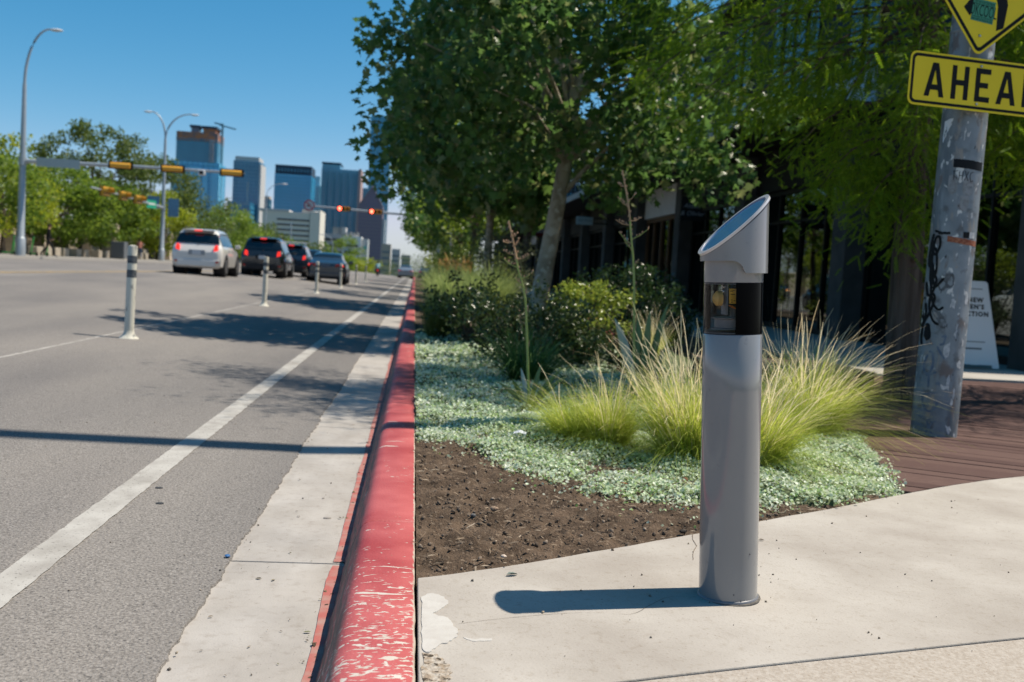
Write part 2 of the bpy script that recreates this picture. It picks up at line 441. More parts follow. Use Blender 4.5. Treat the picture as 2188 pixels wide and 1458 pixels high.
# ------------------------------------------------------------------ gutter and red kerb
gut = thing('gutter', None, None, (0, 0, 0), kind='structure')
gj = [-3, .48, 3.495, 6.5, 9.5, 12.5, 15.5, 18.5, 24.5, 30.5, 45, 60, 90, 130]
M_redfaint = mat('red_overspray', (0.3571, 0.1143, 0.1), .75, col2=(0.3357, 0.2143, 0.1857), nscale=14, nlo=.4, nhi=.68, bump=.3, bscale=150, bdist=.003)
for a, b in zip(gj[:-1], gj[1:]):
    mb = MB(); mb.box((-.46, (a + b) / 2, -.05), (.56, b - a - .011, .1))
    g = mb.build('gutter_slab', M_gutter, gut, bev=.003)
    if b > .5 and a < 40:
        mb = MB(); vs = []; st = .03
        ys = np.arange(a + .012, b - .012, st)
        for y in ys:
            ww = .034 + .012 * nz1(y * 1.7, 4) + .004 * nz1(y * 12, 9)
            vs += [(-.182, y, .0035), (-.2, y, .0035), (-.2 - ww, y, .0035)]
        mb.add(vs, [(i * 3 + j, i * 3 + j + 1, (i + 1) * 3 + j + 1, (i + 1) * 3 + j) for i in range(len(ys) - 1) for j in range(2)])
        mb.build('paint_edge', M_redfaint, g)
    # a dark bed shows in the open joint
mb = MB(); mb.box((-.46, 60, -.13), (.56, 140, .05)); mb.build('bed', mat('joint_dirt', (.05, .042, .034), .95), gut)

def kerb_mat():
    m = bpy.data.materials.new('kerb_red_paint'); m.use_nodes = True
    t = m.node_tree; N = t.nodes; L = t.links; p = N['Principled BSDF']; p.inputs['Roughness'].default_value = .62
    tc = N.new('ShaderNodeTexCoord')
    def noise(scale, det, vec, dist=0.0):
        n = N.new('ShaderNodeTexNoise'); n.inputs['Scale'].default_value = scale; n.inputs['Detail'].default_value = det; n.inputs['Distortion'].default_value = dist
        L.new(vec, n.inputs['Vector']); return n.outputs[0]
    def ramp(src, a, b, ca=(0, 0, 0), cb=(1, 1, 1)):
        r = N.new('ShaderNodeValToRGB'); r.color_ramp.elements[0].position = a; r.color_ramp.elements[0].color = (*ca, 1)
        r.color_ramp.elements[1].position = b; r.color_ramp.elements[1].color = (*cb, 1); L.new(src, r.inputs[0]); return r.outputs[0]
    def mix(f, a, b):
        x = N.new('ShaderNodeMix'); x.data_type = 'RGBA'; L.new(f, x.inputs[0])
        for s, v in ((6, a), (7, b)):
            if isinstance(v, tuple): x.inputs[s].default_value = (*v, 1)
            else: L.new(v, x.inputs[s])
        return x.outputs[2]
    def mul(a, b, op='MULTIPLY'):
        x = N.new('ShaderNodeMath'); x.operation = op; x.use_clamp = True
        for i, v in enumerate((a, b)):
            if isinstance(v, float): x.inputs[i].default_value = v
            else: L.new(v, x.inputs[i])
        return x.outputs[0]
    ob = tc.outputs['Object']
    red = ramp(noise(4.5, 7, ob), .32, .68, (.30, .038, .042), (.43, .098, .098)) if True else ramp(noise(3.2, 5, ob), .3, .7, (0.3571, 0.06071, 0.05357), (0.4286, 0.1071, 0.09286))
    mp = N.new('ShaderNodeMapping'); mp.inputs['Scale'].default_value = (30, 62, 40); L.new(ob, mp.inputs[0])
    mpb = N.new('ShaderNodeMapping'); mpb.inputs['Scale'].default_value = (3.5, 13, 6); L.new(ob, mpb.inputs[0])
    sc = noise(1.0, 5, mp.outputs[0], .9)
    big = noise(1.0, 5, mpb.outputs[0], .7)
    sep = N.new('ShaderNodeSeparateXYZ'); L.new(ob, sep.inputs[0])
    # scraped most where tyres reach, near the corner: it fades out up the street
    mr = N.new('ShaderNodeMapRange'); mr.inputs[1].default_value = 2.1; mr.inputs[2].default_value = 3.9; mr.inputs[3].default_value = .165; mr.inputs[4].default_value = 0.0
    L.new(sep.outputs[1], mr.inputs[0])
    zone = ramp(noise(1.1, 3, ob), .38, .62)
    z2 = mul(mul(zone, .10), mr.outputs[0], 'ADD')
    chips = ramp(mul(sc, z2, 'ADD'), .765, .785)
    chips2 = ramp(mul(big, mul(mr.outputs[0], .35), 'ADD'), .675, .69)
    both = mul(chips, chips2, 'ADD')
    white = ramp(noise(30, 4, ob), .3, .7, (0.4429, 0.3929, 0.3357), (0.5286, 0.5, 0.4571))
    c = mix(both, red, white)
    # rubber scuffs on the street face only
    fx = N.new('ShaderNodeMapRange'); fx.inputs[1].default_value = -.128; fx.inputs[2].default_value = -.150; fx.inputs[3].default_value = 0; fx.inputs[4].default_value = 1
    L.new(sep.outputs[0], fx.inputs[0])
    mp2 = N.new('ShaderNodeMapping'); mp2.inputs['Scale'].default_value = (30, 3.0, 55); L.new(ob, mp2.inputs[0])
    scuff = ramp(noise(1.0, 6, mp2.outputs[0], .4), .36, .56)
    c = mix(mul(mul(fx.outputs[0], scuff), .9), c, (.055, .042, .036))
    # bare concrete along the back edge
    bx = N.new('ShaderNodeMath'); bx.operation = 'ADD'; L.new(sep.outputs[0], bx.inputs[0])
    nb = mul(noise(26, 4, ob), .016); L.new(nb, bx.inputs[1])
    bare = ramp(bx.outputs[0], .0475, .0495)
    c = mix(bare, c, (0.4286, 0.3786, 0.3143))
    # soil marks and dark specks
    c = mix(mul(ramp(noise(60, 3, ob), .69, .73), .8), c, (.22, .12, .09))
    L.new(c, p.inputs['Base Color'])
    b = N.new('ShaderNodeBump'); b.inputs['Strength'].default_value = .5; b.inputs['Distance'].default_value = .004
    hh = mul(noise(120, 4, ob), both, 'SUBTRACT'); L.new(hh, b.inputs['Height']); L.new(b.outputs[0], p.inputs['Normal'])
    return m
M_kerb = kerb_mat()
kerb = thing('kerb', None, None, (0, 0, 0), kind='structure')
KP = [(-.20, -.05), (-.197, .0), (-.186, .028), (-.172, .062), (-.158, .098), (-.147, .121), (-.134, .137), (-.118, .1465), (-.098, .150), (-.04, .1515), (.038, .1505), (.044, .146), (.046, .135), (.046, -.05)]
def build_kerb():
    js = [-3, .9, 3.53, 6.6, 9.6, 12.6, 15.6, 18.6, 21.6, 24.6, 30.6, 36.6, 48, 60, 75, 90, 110, 130]
    for a, b in zip(js[:-1], js[1:]):
        mb = MB(); vs = []
        st = .03 if b < 10 else (.2 if b < 22 else 3)
        ys = [a + .002] + list(np.arange(a + .008, b - .008, st)) + [b - .008, b - .002]
        n = len(KP)
        for i, y in enumerate(ys):
            e = .006 if i in (0, len(ys) - 1) else 0
            for q, (x, z) in enumerate(KP):
                w = .0022 * nz1(x * 9, y * 3, 2) + .0025 * nz1(x * 30, y * 16, 6)
                if z < .1: w *= 2.2
                cx, cz = -.06, .0
                vs.append((x + w + (cx - x) * e * .6, y, z + w * .7 - e * (z > .02)))
        fs = [(i * n + j, (i + 1) * n + j, (i + 1) * n + j + 1, i * n + j + 1) for i in range(len(ys) - 1) for j in range(n - 1)]
        fs += [tuple(range(n)), tuple((len(ys) - 1) * n + j for j in range(n))[::-1]]
        mb.add(vs, fs)
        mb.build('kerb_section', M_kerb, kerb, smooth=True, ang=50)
build_kerb()

# ------------------------------------------------------------------ pavement at the corner
EDGE = [(.053, 2.88), (.21, 2.955), (.36, 3.045), (.52, 3.14), (.79, 3.315), (1.07, 3.50), (1.25, 3.625), (1.43, 3.75), (1.84, 4.02), (2.3, 4.345), (2.78, 4.66), (3.25, 4.91), (3.8, 5.12), (4.6, 5.3), (6, 5.45), (9, 5.6), (16, 5.8)]
def smooth_line(P, n=6):
    out = []
    for i in range(len(P) - 1):
        p0 = P[max(i - 1, 0)]; p1 = P[i]; p2 = P[i + 1]; p3 = P[min(i + 2, len(P) - 1)]
        for k in range(n):
            t = k / n
            out.append(tuple(.5 * (2 * p1[a] + (p2[a] - p0[a]) * t + (2 * p0[a] - 5 * p1[a] + 4 * p2[a] - p3[a]) * t * t + (3 * p1[a] - p0[a] - 3 * p2[a] + p3[a]) * t ** 3) for a in range(2)))
    return out + [P[-1]]
EDGE_S = smooth_line(EDGE)
walk = thing('pavement', None, None, (0, 0, 0), kind='structure')
JN = [(.053, 1.99), (.48, 2.145), (.97, 2.293), (1.31, 2.388), (1.70, 2.497), (2.6, 2.74), (5, 3.3), (9, 4.1), (16, 5.1)]
JS = smooth_line(JN, 4)
def slab(name, poly, m, z1=.15, z0=.03, bev=.004, parent=None):
    mb = MB(); mb.prism(poly, lambda x, y, d: (x, y, d), z0, z1)
    return mb.build(name, m, parent or walk, bev=bev)
EW = [(x + (.006 * nz1(x * 9, y * 9) if i else 0), y + (.006 * nz1(x * 11, y * 7, 3) if i else 0)) for i, (x, y) in enumerate(EDGE_S)]
slab('pavement_slab', [(x, y + .0045) for x, y in JS] + EW[::-1], M_walk)
slab('pavement_slab', [(.053, -6), (16, -6)] + [(x, y - .0045) for x, y in JS[::-1]], M_walk2, z1=.149)
mb = MB(); mb.quad((.03, -6, .06), (16, -6, .06), (16, 6, .06), (.03, 2.9, .06)); mb.build('bed', mat('joint_dirt', (.05, .042, .034), .95), walk)

def patch(name, poly, m, z, th=.002, parent=walk, rag=.007, n=12):
    P = smooth_line(poly + [poly[0]], n)[:-1]
    P = [(x + rag * nz1(x * 60, y * 60), y + rag * nz1(x * 55, y * 65, 4)) for x, y in P]
    mb = MB(); mb.prism(P, lambda x, y, d: (x, y, d), z, z + th)
    return mb.build(name, m, parent)
M_plaster = mat('white_patch', (0.4714, 0.4571, 0.4286), .8, col2=(0.4143, 0.3929, 0.3643), nscale=22, nlo=.35, nhi=.7, bump=.3, bscale=90, bdist=.003)
patch('repair_patch', [(.064, 2.70), (.085, 2.735), (.115, 2.72), (.136, 2.665), (.128, 2.635), (.108, 2.60), (.096, 2.575), (.104, 2.555), (.128, 2.545), (.142, 2.49), (.153, 2.435), (.138, 2.385), (.11, 2.355), (.064, 2.325)], M_plaster, .149, .0035)
patch('repair_patch', [(.165, 2.405), (.19, 2.398), (.215, 2.400), (.236, 2.402), (.23, 2.388), (.2, 2.383), (.175, 2.390)], M_plaster, .149, .002, rag=.006)
M_pit = mat('broken_edge', (0.2857, 0.2286, 0.1714), .95, col2=(0.4429, 0.4, 0.3429), nscale=60, nlo=.4, nhi=.6, col3=(0.06429, 0.05, 0.03571), n3scale=70, n3lo=.56, n3hi=.62, bump=1.0, bscale=70, bdist=.012)
patch('spalled_concrete', [(.063, 2.30), (.10, 2.29), (.118, 2.23), (.125, 2.17), (.112, 2.12), (.10, 2.06), (.063, 2.02)], M_pit, .1495, .0022, rag=.01)
M_crack = mat('crack', (0.1429, 0.1143, 0.08929), .95)
def crack(pts, w, parent=walk):
    pts = smooth_line(pts, 8); mb = MB(); vs = []
    for i, (x, y) in enumerate(pts):
        k = w * (.5 + .7 * abs(nz1(x * 30, y * 30, 9))); j = .004 * nz1(x * 45, y * 45, 1)
        vs += [(x + j - k, y + k * .3 + j, .1514), (x + j + k, y - k * .3 + j, .1514)]
    mb.add(vs, [(2 * i, 2 * i + 1, 2 * i + 3, 2 * i + 2) for i in range(len(pts) - 1)])
    mb.build('crack', M_crack, parent)
crack([(1.055, 3.49), (1.03, 3.40), (1.02, 3.32), (.985, 3.24), (.96, 3.15)], .0016)
crack([(.875, 2.765), (.78, 2.76), (.70, 2.68), (.63, 2.605), (.52, 2.61), (.41, 2.59), (.28, 2.55), (.155, 2.50)], .0012)

def gutter_litter():
    N = 260
    y = 1.9 + RNG.random(N) ** 1.3 * 10; x = -.205 - np.abs(RNG.normal(size=N)) * .035
    far = RNG.random(N) < .3; x[far] = -.2 - RNG.random(far.sum()) * .37
    T, F = LEAF_OVAL
    me = scatter_mesh('gutter_litter', T, F, np.stack([x, y, np.full(N, .0045)], 1), .004 + RNG.random(N) ** 3 * .022, rots(N, .85))
    tag(link_mesh('gutter_litter', me, leafmat('gutter_litter', [(.10, .07, .045), (.05, .035, .025), (.12, .14, .04), (.20, .15, .09), (.07, .05, .035)], .1, .9)), 'bits of dry leaf and dirt gathered along the foot of the red kerb', kind='stuff')
gutter_litter()
pebbles()
# bed of the planting strip and the paving by the shops
mb = MB()
bedpoly = EW[:11]
vs = []
bed = slab('planting_bed', [(x, y) for x, y in [(.048, 2.9)] + EDGE_S[1:60]] + [(2.75, 5.9), (2.7, 6.2), (5.2, 8.2), (5.2, 14), (5.2, 130), (.048, 130)], M_earth, z1=.112, z0=0, bev=0)
bed.parent = None; tag(bed, kind='structure')
sw = slab('shop_pavement', [(5.2, 10.9), (30, 10.9), (30, 130), (5.2, 130)], mat('shop_paving', (.33, .31, .285), .85, col2=(.40, .38, .35), nscale=2, bump=.2, bscale=90), z1=.17, z0=0, bev=0)
sw.parent = None; tag(sw, kind='structure')

def soil():
    """bare turned earth in front, with real clods"""
    nx, ny = 190, 210
    xs = np.linspace(.05, 2.2, nx); ys = np.linspace(2.86, 5.6, ny)
    V = np.zeros((ny, nx, 3))
    ex = np.array([p[0] for p in EDGE_S]); ey = np.array([p[1] for p in EDGE_S])
    for i, y in enumerate(ys):
        for j, x in enumerate(xs):
            h = .022 * mnoise.noise(Vector((x * 3.1, y * 3.1, 0))) + .018 * mnoise.noise(Vector((x * 11, y * 11, 3))) + .012 * mnoise.noise(Vector((x * 31, y * 31, 7))) + .007 * mnoise.noise(Vector((x * 80, y * 80, 1)))
            d = y - np.interp(x, ex, ey)
            V[i, j] = (x, y, .138 + h * min(1, .25 + max(0, d) * 5) if d > -.004 else .06)
    me_v = V.reshape(-1, 3)
    idx = np.arange(nx * ny).reshape(ny, nx)
    q = np.stack([idx[:-1, :-1], idx[:-1, 1:], idx[1:, 1:], idx[1:, :-1]], -1).reshape(-1, 4)
    me = np_mesh('soil', me_v, np.arange(len(q)) * 4, np.full(len(q), 4), q.ravel(), True)
    M = mat('turned_soil', (.045, .031, .021), .97, col2=(.13, .092, .064), nscale=7, nlo=.3, nhi=.68, col3=(.22, .17, .125), n3scale=70, n3lo=.58, n3hi=.72, bump=1.0, bscale=120, bdist=.012)
    tag(link_mesh('soil', me, M), 'bare dark turned earth between the red kerb and the pavement', kind='stuff')
    # clods
    N = 5200
    x = .055 + RNG.random(N) * 1.75; y = 2.9 + RNG.random(N) * 2.4
    keep = y > np.interp(x, ex, ey) + .012 - .075 * (RNG.random(N) < .06) * RNG.random(N) ** 2
    x, y = x[keep], y[keep]; N = len(x)
    T = []; 
    for a in range(3):
        for b in range(6):
            la = (-.9, .05, .8)[a]; T.append((math.cos(b * PI / 3 + a * .5) * math.cos(la) * (1 + .35 * math.sin(b * 2.3 + a)), math.sin(b * PI / 3 + a * .5) * math.cos(la) * (1 + .3 * math.cos(b * 1.7 + a)), math.sin(la) * .8))
    F = [(a * 6 + b, a * 6 + (b + 1) % 6, a * 6 + 6 + (b + 1) % 6, a * 6 + 6 + b) for a in range(2) for b in range(6)] + [tuple(range(12, 18)), tuple(range(6))[::-1]]
    S = .0014 + RNG.random(N) ** 7 * .009
    z = .143 + .02 * np.array([mnoise.noise(Vector((a * 3.1, b * 3.1, 0))) + .8 * mnoise.noise(Vector((a * 11, b * 11, 3))) for a, b in zip(x, y)])
    on = y < np.interp(x, ex, ey) + .004; z[on] = .1525; S[on] *= .6
    me = scatter_mesh('soil_crumbs', T, F, np.stack([x, y, z], 1), S, rots(N, .2))
    tag(link_mesh('soil_crumbs', me, leafmat('soil_crumbs', [(.085, .062, .044), (.12, .089, .064), (.10, .073, .053), (.15, .115, .085), (.11, .081, .06), (.26, .21, .165)], 0, .97)), 'loose crumbs and clods of dark soil', kind='stuff')
    # mulch splinters and dead stems
    N = 3200
    x = .055 + RNG.random(N) * 1.75; y = 2.9 + RNG.random(N) * 2.4
    keep = y > np.interp(x, ex, ey) - .002
    x, y = x[keep], y[keep]; N = len(x)
    T = [(-.06, 0, 0), (.06, .02, .01), (.05, 1, .03), (-.04, .96, .05), (0, .5, .1)]
    z = .148 + .02 * np.array([mnoise.noise(Vector((a * 3.1, b * 3.1, 0))) for a, b in zip(x, y)]) + RNG.random(N) * .008
    me = scatter_mesh('mulch', T, [(0, 1, 4), (1, 2, 4), (2, 3, 4), (3, 0, 4)], np.stack([x, y, z], 1), .007 + RNG.random(N) ** 3 * .042, rots(N, .75))
    tag(link_mesh('mulch', me, leafmat('mulch', [(.05, .032, .02), (.12, .085, .055), (.08, .05, .03), (.26, .20, .14), (.07, .05, .034), (.40, .33, .25)], 0, .9)), 'splinters of mulch and dry stems on the soil', kind='stuff')
soil()

def lump(name, label, cat, loc, r, m, sq=(1, .8, .6), seed=0, group=None):
    mb = MB(); mb.ball((0, 0, 0), r, 8, sq)
    mb.v = [tuple(c * (1 + .35 * mnoise.noise(Vector((x / r + seed, y / r, z / r)) * .9)) for c in (x, y, z)) for x, y, z in mb.v]
    o = mb.build(name, m, smooth=True, ang=25, loc=loc)
    return tag(o, label, cat, group)
M_stone = mat('pale_stone', (.33, .25, .18), .9, col2=(.20, .14, .10), nscale=40, bump=.6, bscale=80)
lump('stone', 'tan stone the size of a plum, the largest lying on the bare soil', 'stone', (.345, 3.70, .168), .017, M_stone, seed=1)
lump('stone', 'small grey stone on the soil by the kerb, left of the tan one', 'stone', (.262, 3.64, .155), .011, mat('grey_stone', (.12, .12, .12), .9), seed=4)
lump('stone', 'cream pebble on the soil close to the pavement edge', 'stone', (.33, 3.13, .15), .010, mat('cream_stone', (.55, .46, .38), .9), seed=8)
lump('stone', 'dark wet-looking stone at the pavement edge left of the bollard', 'stone', (1.02, 3.50, .155), .013, mat('dark_stone', (.03, .025, .022), .8), seed=12)
mb = MB(); mb.add([(-.035, -.01, .01), (-.005, -.02, .02), (.035, -.012, .008), (.04, .012, .014), (.008, .012, .03), (-.03, .016, .016)], [(0, 1, 4, 5), (1, 2, 3, 4)])
o = mb.build('paper_scrap', mat('paper', (.72, .74, .80), .7), loc=(.60, 5.25, .20)); so_ = o.modifiers.new('t', 'SOLIDIFY'); so_.thickness = .002
tag(o, 'crumpled white scrap of paper lying on the silver ground cover', 'litter')
def dry_leaf(loc, s, rz, label, col):
    mb = MB(); T, F = LEAF_OVAL; mb.add([(x * s, y * s, z * s * 2) for x, y, z in T], F)
    o = mb.build('dry_leaf', mat('dry_leaf_%.2f' % col[0], col, .8), loc=loc); o.rotation_euler = (.2, .1, rz)
    tag(o, label, 'leaf', 'fallen dry leaves')
dry_leaf((.955, 4.15, .185), .035, 1.2, 'rust orange dry leaf where ground cover meets the soil', (.42, .17, .07))
dry_leaf((1.25, 4.27, .19), .04, .5, 'brown dry leaf half sunk in the ground cover left of the bollard', (.22, .09, .05))
dry_leaf((.355, 2.93, .153), .04, 2.0, 'grey-green leaf tip on the soil at the pavement edge', (.16, .19, .17))
dry_leaf((2.48, 3.55, .153), .025, 1.7, 'small dark dry leaf alone on the bright pavement', (.08, .06, .055))
dry_leaf((1.30, 3.42, .153), .022, 1.5, 'flat brown seed husk on the pavement right of the bollard', (.20, .16, .12))
lump('bottle_cap', 'tiny blue cap lying in the asphalt edge at the gutter joint', 'cap', (-.602, 3.50, .016), .010, mat('blue_plastic', (.03, .12, .30), .4), (1, 1, .5))
for k, (x, y, lb) in enumerate([(-.31, 4.13, 'grey flattened gum spot on the pale gutter slab'), (-1.0, 4.18, 'dark gum spot on the asphalt beside the white line'), (-1.07, 4.45, 'small dark gum spot on the asphalt, farther up the lane')]):
    mb = MB(); mb.lathe([(.016, 0), (.014, .003), (.006, .004)], 12)
    o = mb.build('gum_spot', mat('gum%d' % (k > 0), (.26, .24, .22) if k == 0 else (.05, .055, .06), .8), loc=(x, y, road_z(x) + .001 if x < -.6 else .001)); o.scale = (1.1, .8, 1)
    tag(o, lb, 'gum spot', 'gum spots on the street')

# ------------------------------------------------------------------ timber deck
deck = thing('timber_deck', None, None, (0, 0, 0), kind='structure')
M_plank = [mat('deck_plank_%d' % i, c, .72, col2=c2, nscale=9, stretch=(1.2, 14, 6), nlo=.3, nhi=.72, col3=(0.2143, 0.1714, 0.15), n3scale=22, n3lo=.66, n3hi=.78, bump=.35, bscale=60, bdist=.004) for i, (c, c2) in enumerate([((0.075, 0.04143, 0.03714), (0.1071, 0.06286, 0.05571)), ((0.06286, 0.03429, 0.03143), (0.09643, 0.05571, 0.05)), ((0.08929, 0.05143, 0.04571), (0.1286, 0.07857, 0.06786))])]
def clip_poly(P, a, b, c):
    """keep a*x + b*y <= c"""
    out = []
    for i in range(len(P)):
        p, q = P[i], P[(i + 1) % len(P)]
        dp = a * p[0] + b * p[1] - c; dq = a * q[0] + b * q[1] - c
        if dp <= 0: out.append(p)
        if dp * dq < 0:
            t = dp / (dp - dq); out.append((p[0] + (q[0] - p[0]) * t, p[1] + (q[1] - p[1]) * t))
    return out
def build_deck():
    # boards run from upper left to lower right as seen from the corner
    u = Vector((.862, -.507)); v = Vector((.507, .862))
    o = Vector((2.33, 4.43))
    region_y1 = 10.85
    wd = .138; k = -14
    while k < 62:
        c0 = k * wd; c1 = c0 + wd - .008
        quad = [tuple(o + u * s + v * t) for s, t in ((-9, c0), (12, c0), (12, c1), (-9, c1))]
        # right of the bed edge
        P = clip_poly(quad, -1, 0, -2.30)
        if P: P = clip_poly(P, -(5.84 - 4.43), (2.76 - 2.33), -(5.84 - 4.43) * 2.33 + (2.76 - 2.33) * 4.43) if True else P
        if P: P = clip_poly(P, 1, 0, 9.5)
        if P: P = clip_poly(P, 0, 1, region_y1)
        # in front the pavement edge: approximate by chords
        ok = P
        if P:
            for (x0, y0), (x1, y1) in zip(EDGE[9:-1], EDGE[10:]):
                pass
            def above(p): return p[1] - float(np.interp(p[0], [e[0] for e in EDGE], [e[1] for e in EDGE]))
            # densify and clamp along the curve
            D = []
            for i in range(len(P)):
                p, q = P[i], P[(i + 1) % len(P)]
                n = max(1, int(math.dist(p, q) / .15))
                D += [(p[0] + (q[0] - p[0]) * t / n, p[1] + (q[1] - p[1]) * t / n) for t in range(n)]
            keep = []
            for i in range(len(D)):
                p, q = D[i], D[(i + 1) % len(D)]
                ap, aq = above(p) - .015, above(q) - .015
                if ap >= 0: keep.append(p)
                if ap * aq < 0:
                    t = ap / (ap - aq); keep.append((p[0] + (q[0] - p[0]) * t, p[1] + (q[1] - p[1]) * t))
            P = keep
        if P and len(P) > 2:
            area = abs(sum(P[i][0] * P[(i + 1) % len(P)][1] - P[(i + 1) % len(P)][0] * P[i][1] for i in range(len(P)))) / 2
            if area > .004:
                # drop nearly collinear points
                Q = [P[0]]
                for p in P[1:]:
                    if math.dist(p, Q[-1]) > .02: Q.append(p)
                if len(Q) > 2:
                    dz = R.uniform(-.003, .002)
                    mb = MB(); mb.prism(Q, lambda x, y, d: (x, y, d), .11 + dz, .148 + dz)
                    mb.build('plank', M_plank[R.randrange(3)], deck)
        k += 1
    mb = MB(); mb.quad((2.36, 4.5, .09), (10, 5.7, .09), (10, 10.8, .09), (2.72, 10.8, .09)); mb.build('joist_bed', mat('deck_dark', (.02, .016, .014), .95), deck)
build_deck()
# low timber step with paler boards around the trunk
step = thing('timber_step', 'low weathered timber step catching sun behind the tall grass', 'step', (3.72, 9.75, .148), .0)
for k in range(4):
    mb = MB(); mb.box((0, -.45 + k * .3, .155), (1.5, .292, .035)); mb.build('plank', mat('step_plank', (0.1714, 0.1179, 0.09286), .75, col2=(0.2214, 0.1607, 0.1286), nscale=8, stretch=(2, 12, 4), bump=.3, bscale=50), step, bev=.004)
mb = MB(); mb.box((0, -.57, .068), (1.46, .03, .136)); mb.build('riser', mat('step_riser', (.09, .055, .05), .8), step)
for sx in (-.715, .715): mb = MB(); mb.box((sx, .02, .068), (.03, 1.1, .136)); mb.build('side_board', mat('step_riser', (.09, .055, .05), .8), step)

# ------------------------------------------------------------------ far side of the street
fw = thing('far_pavement', None, None, (0, 0, 0), kind='structure')
mb = MB(); mb.box((-23.5, 55, .35), (7.6, 180, .5)); mb.build('paving', mat('far_paving', (0.2571, 0.2429, 0.2214), .9, col2=(0.3, 0.2857, 0.2643), nscale=.6), fw)
mb = MB(); mb.box((-19.6, 55, .36), (.16, 180, .5)); mb.build('kerb_stone', mat('far_kerb', (0.3286, 0.3143, 0.2929), .9), fw)
mb = MB(); mb.box((-80, 62, .3), (105, 200, .56)); o = mb.build('park_ground', mat('park_soil', (.09, .085, .045), .95, col2=(.14, .12, .07), nscale=.8)); tag(o, kind='structure')

# ------------------------------------------------------------------ shop building (right)
def add_large_structures():
    FX = 8.5
    b = thing('shop_building', 'dark shop building with concrete piers, canopy and tall glass behind the street trees', 'building', (FX, 12.6, .17))
    M_pier = mat('pier_concrete', (.062, .064, .064), .85, col2=(.09, .09, .088), nscale=2.2, bump=.25, bscale=30)  # concrete colour darkened to stand in for shade from canopy and trees
    M_dark = mat('dark_metal', (.010, .010, .011), .6)
    M_frame = mat('shop_frame', (.010, .010, .010), .5)
    M_glass = glassmat('shop_glass', (.45, .52, .50), 1.33, .0, (.21, .24, .24))
    M_white = mat('white_panel', (.62, .63, .66), .7, col2=(.55, .56, .6), nscale=.8)
    M_soff = mat('soffit', (.035, .033, .032), .8)
    M_fl = mat('shop_floor', (.12, .11, .1), .6)
    M_wood = mat('brown_timber', (.10, .055, .03), .6, col2=(.15, .085, .045), nscale=3, stretch=(6, 6, .6))
    bay = 6.15
    nb = 15
    for i in range(nb + 1):
        y = i * bay
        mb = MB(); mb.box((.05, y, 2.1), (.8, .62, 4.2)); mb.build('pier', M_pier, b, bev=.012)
    for i in range(nb):
        y0 = i * bay + .31; y1 = (i + 1) * bay - .31; yc = (y0 + y1) / 2; ln = y1 - y0
        mb = MB(); mb.box((.1, yc, 3.75), (.3, ln, 1.0))
        mb.build('fascia', M_white if i in (3, 9) else M_dark, b)
        if i in (3,):   # timber shopfront under the white fascia
            mb = MB()
            for k in range(6): mb.box((.12, y0 + .08 + k * (ln - .16) / 5, 1.6), (.14, .14, 3.2))
            mb.box((.12, yc, 3.17), (.16, ln, .14)); mb.box((.12, yc, .12), (.16, ln, .24))
            mb.build('timber_frame', M_wood, b)
        else:
            mb = MB(); nm = 4
            for k in range(nm + 1): mb.box((.12, y0 + .03 + k * (ln - .06) / nm, 1.62), (.10, .06, 3.24))
            mb.box((.12, yc, .06), (.12, ln, .12)); mb.box((.12, yc, 2.5), (.08, ln, .06)); mb.box((.12, yc, 3.2), (.12, ln, .09))
            mb.build('window_frame', M_frame, b)
        mb = MB(); mb.quad((.13, y0, .1), (.13, y1, .1), (.13, y1, 3.24), (.13, y0, 3.24)); mb.build('pane', M_glass, b)
    # inside: floor, back wall, ceiling, end walls
    mb = MB(); ly = nb * bay
    mb.box((6, ly / 2, .02), (11.4, ly, .04)); mb.box((12, ly / 2, 2), (.2, ly, 4)); mb.box((6, ly / 2, 3.5), (11.4, ly, .1)); mb.box((6, ly, 2), (12, .2, 4))
    for i in (1, 3, 5, 7, 10): mb.box((6.3, i * bay, 1.8), (11.2, .16, 3.5))
    mb.build('interior', M_fl, b)
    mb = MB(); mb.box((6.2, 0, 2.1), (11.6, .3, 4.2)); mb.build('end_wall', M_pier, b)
    # canopy and upper floor
    mb = MB(); mb.box((-.65, ly / 2 + 3, 4.42), (2.3, ly - 5, .16)); mb.build('canopy', M_soff, b)
    mb = MB(); mb.box((-1.83, ly / 2 + 3, 4.42), (.05, ly - 5, .24)); mb.build('canopy_edge', mat('canopy_edge', (.30, .31, .33), .5), b)
    mb = MB(); mb.box((6.2, ly / 2, 6.6), (11.9, ly, 4.2)); mb.build('upper_wall', M_dark, b)
    M_ug = mat('upper_glass', (.02, .03, .035), .04, spec=1.0)
    for i in range(nb):
        y0 = i * bay
        for k in (range(4) if i > 3 else (0, 2, 3) if i % 2 else (1,)):
            mb = MB(); mb.box((.215, y0 + .78 + k * 1.52, 6.75), (.05, 1.30, 2.7)); w = mb.build('window', M_ug, b)
            mb = MB(); mb.box((.17, y0 + .78 + k * 1.52, 6.75), (.06, .05, 2.7)); mb.build('mullion', M_frame, w)
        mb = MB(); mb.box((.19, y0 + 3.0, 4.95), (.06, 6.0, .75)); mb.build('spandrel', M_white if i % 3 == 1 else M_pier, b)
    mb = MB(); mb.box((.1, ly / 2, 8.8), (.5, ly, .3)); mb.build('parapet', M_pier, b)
    # shelving inside the nearest shop
    sh = thing('shelf_unit', 'pale green shelf grid with dark goods inside the nearest shop window', 'shelves', (9.6, 16.9, .2))
    M_sh = mat('shelf_green', (.34, .50, .42), .5)
    for k in range(5):
        mb = MB(); mb.box((k * .62, 0, 1.3), (.04, .35, 2.6)); mb.build('upright', M_sh, sh)
    for k in range(6):
        mb = MB(); mb.box((1.24, 0, .1 + k * .5), (2.5, .35, .035)); mb.build('shelf', M_sh, sh)
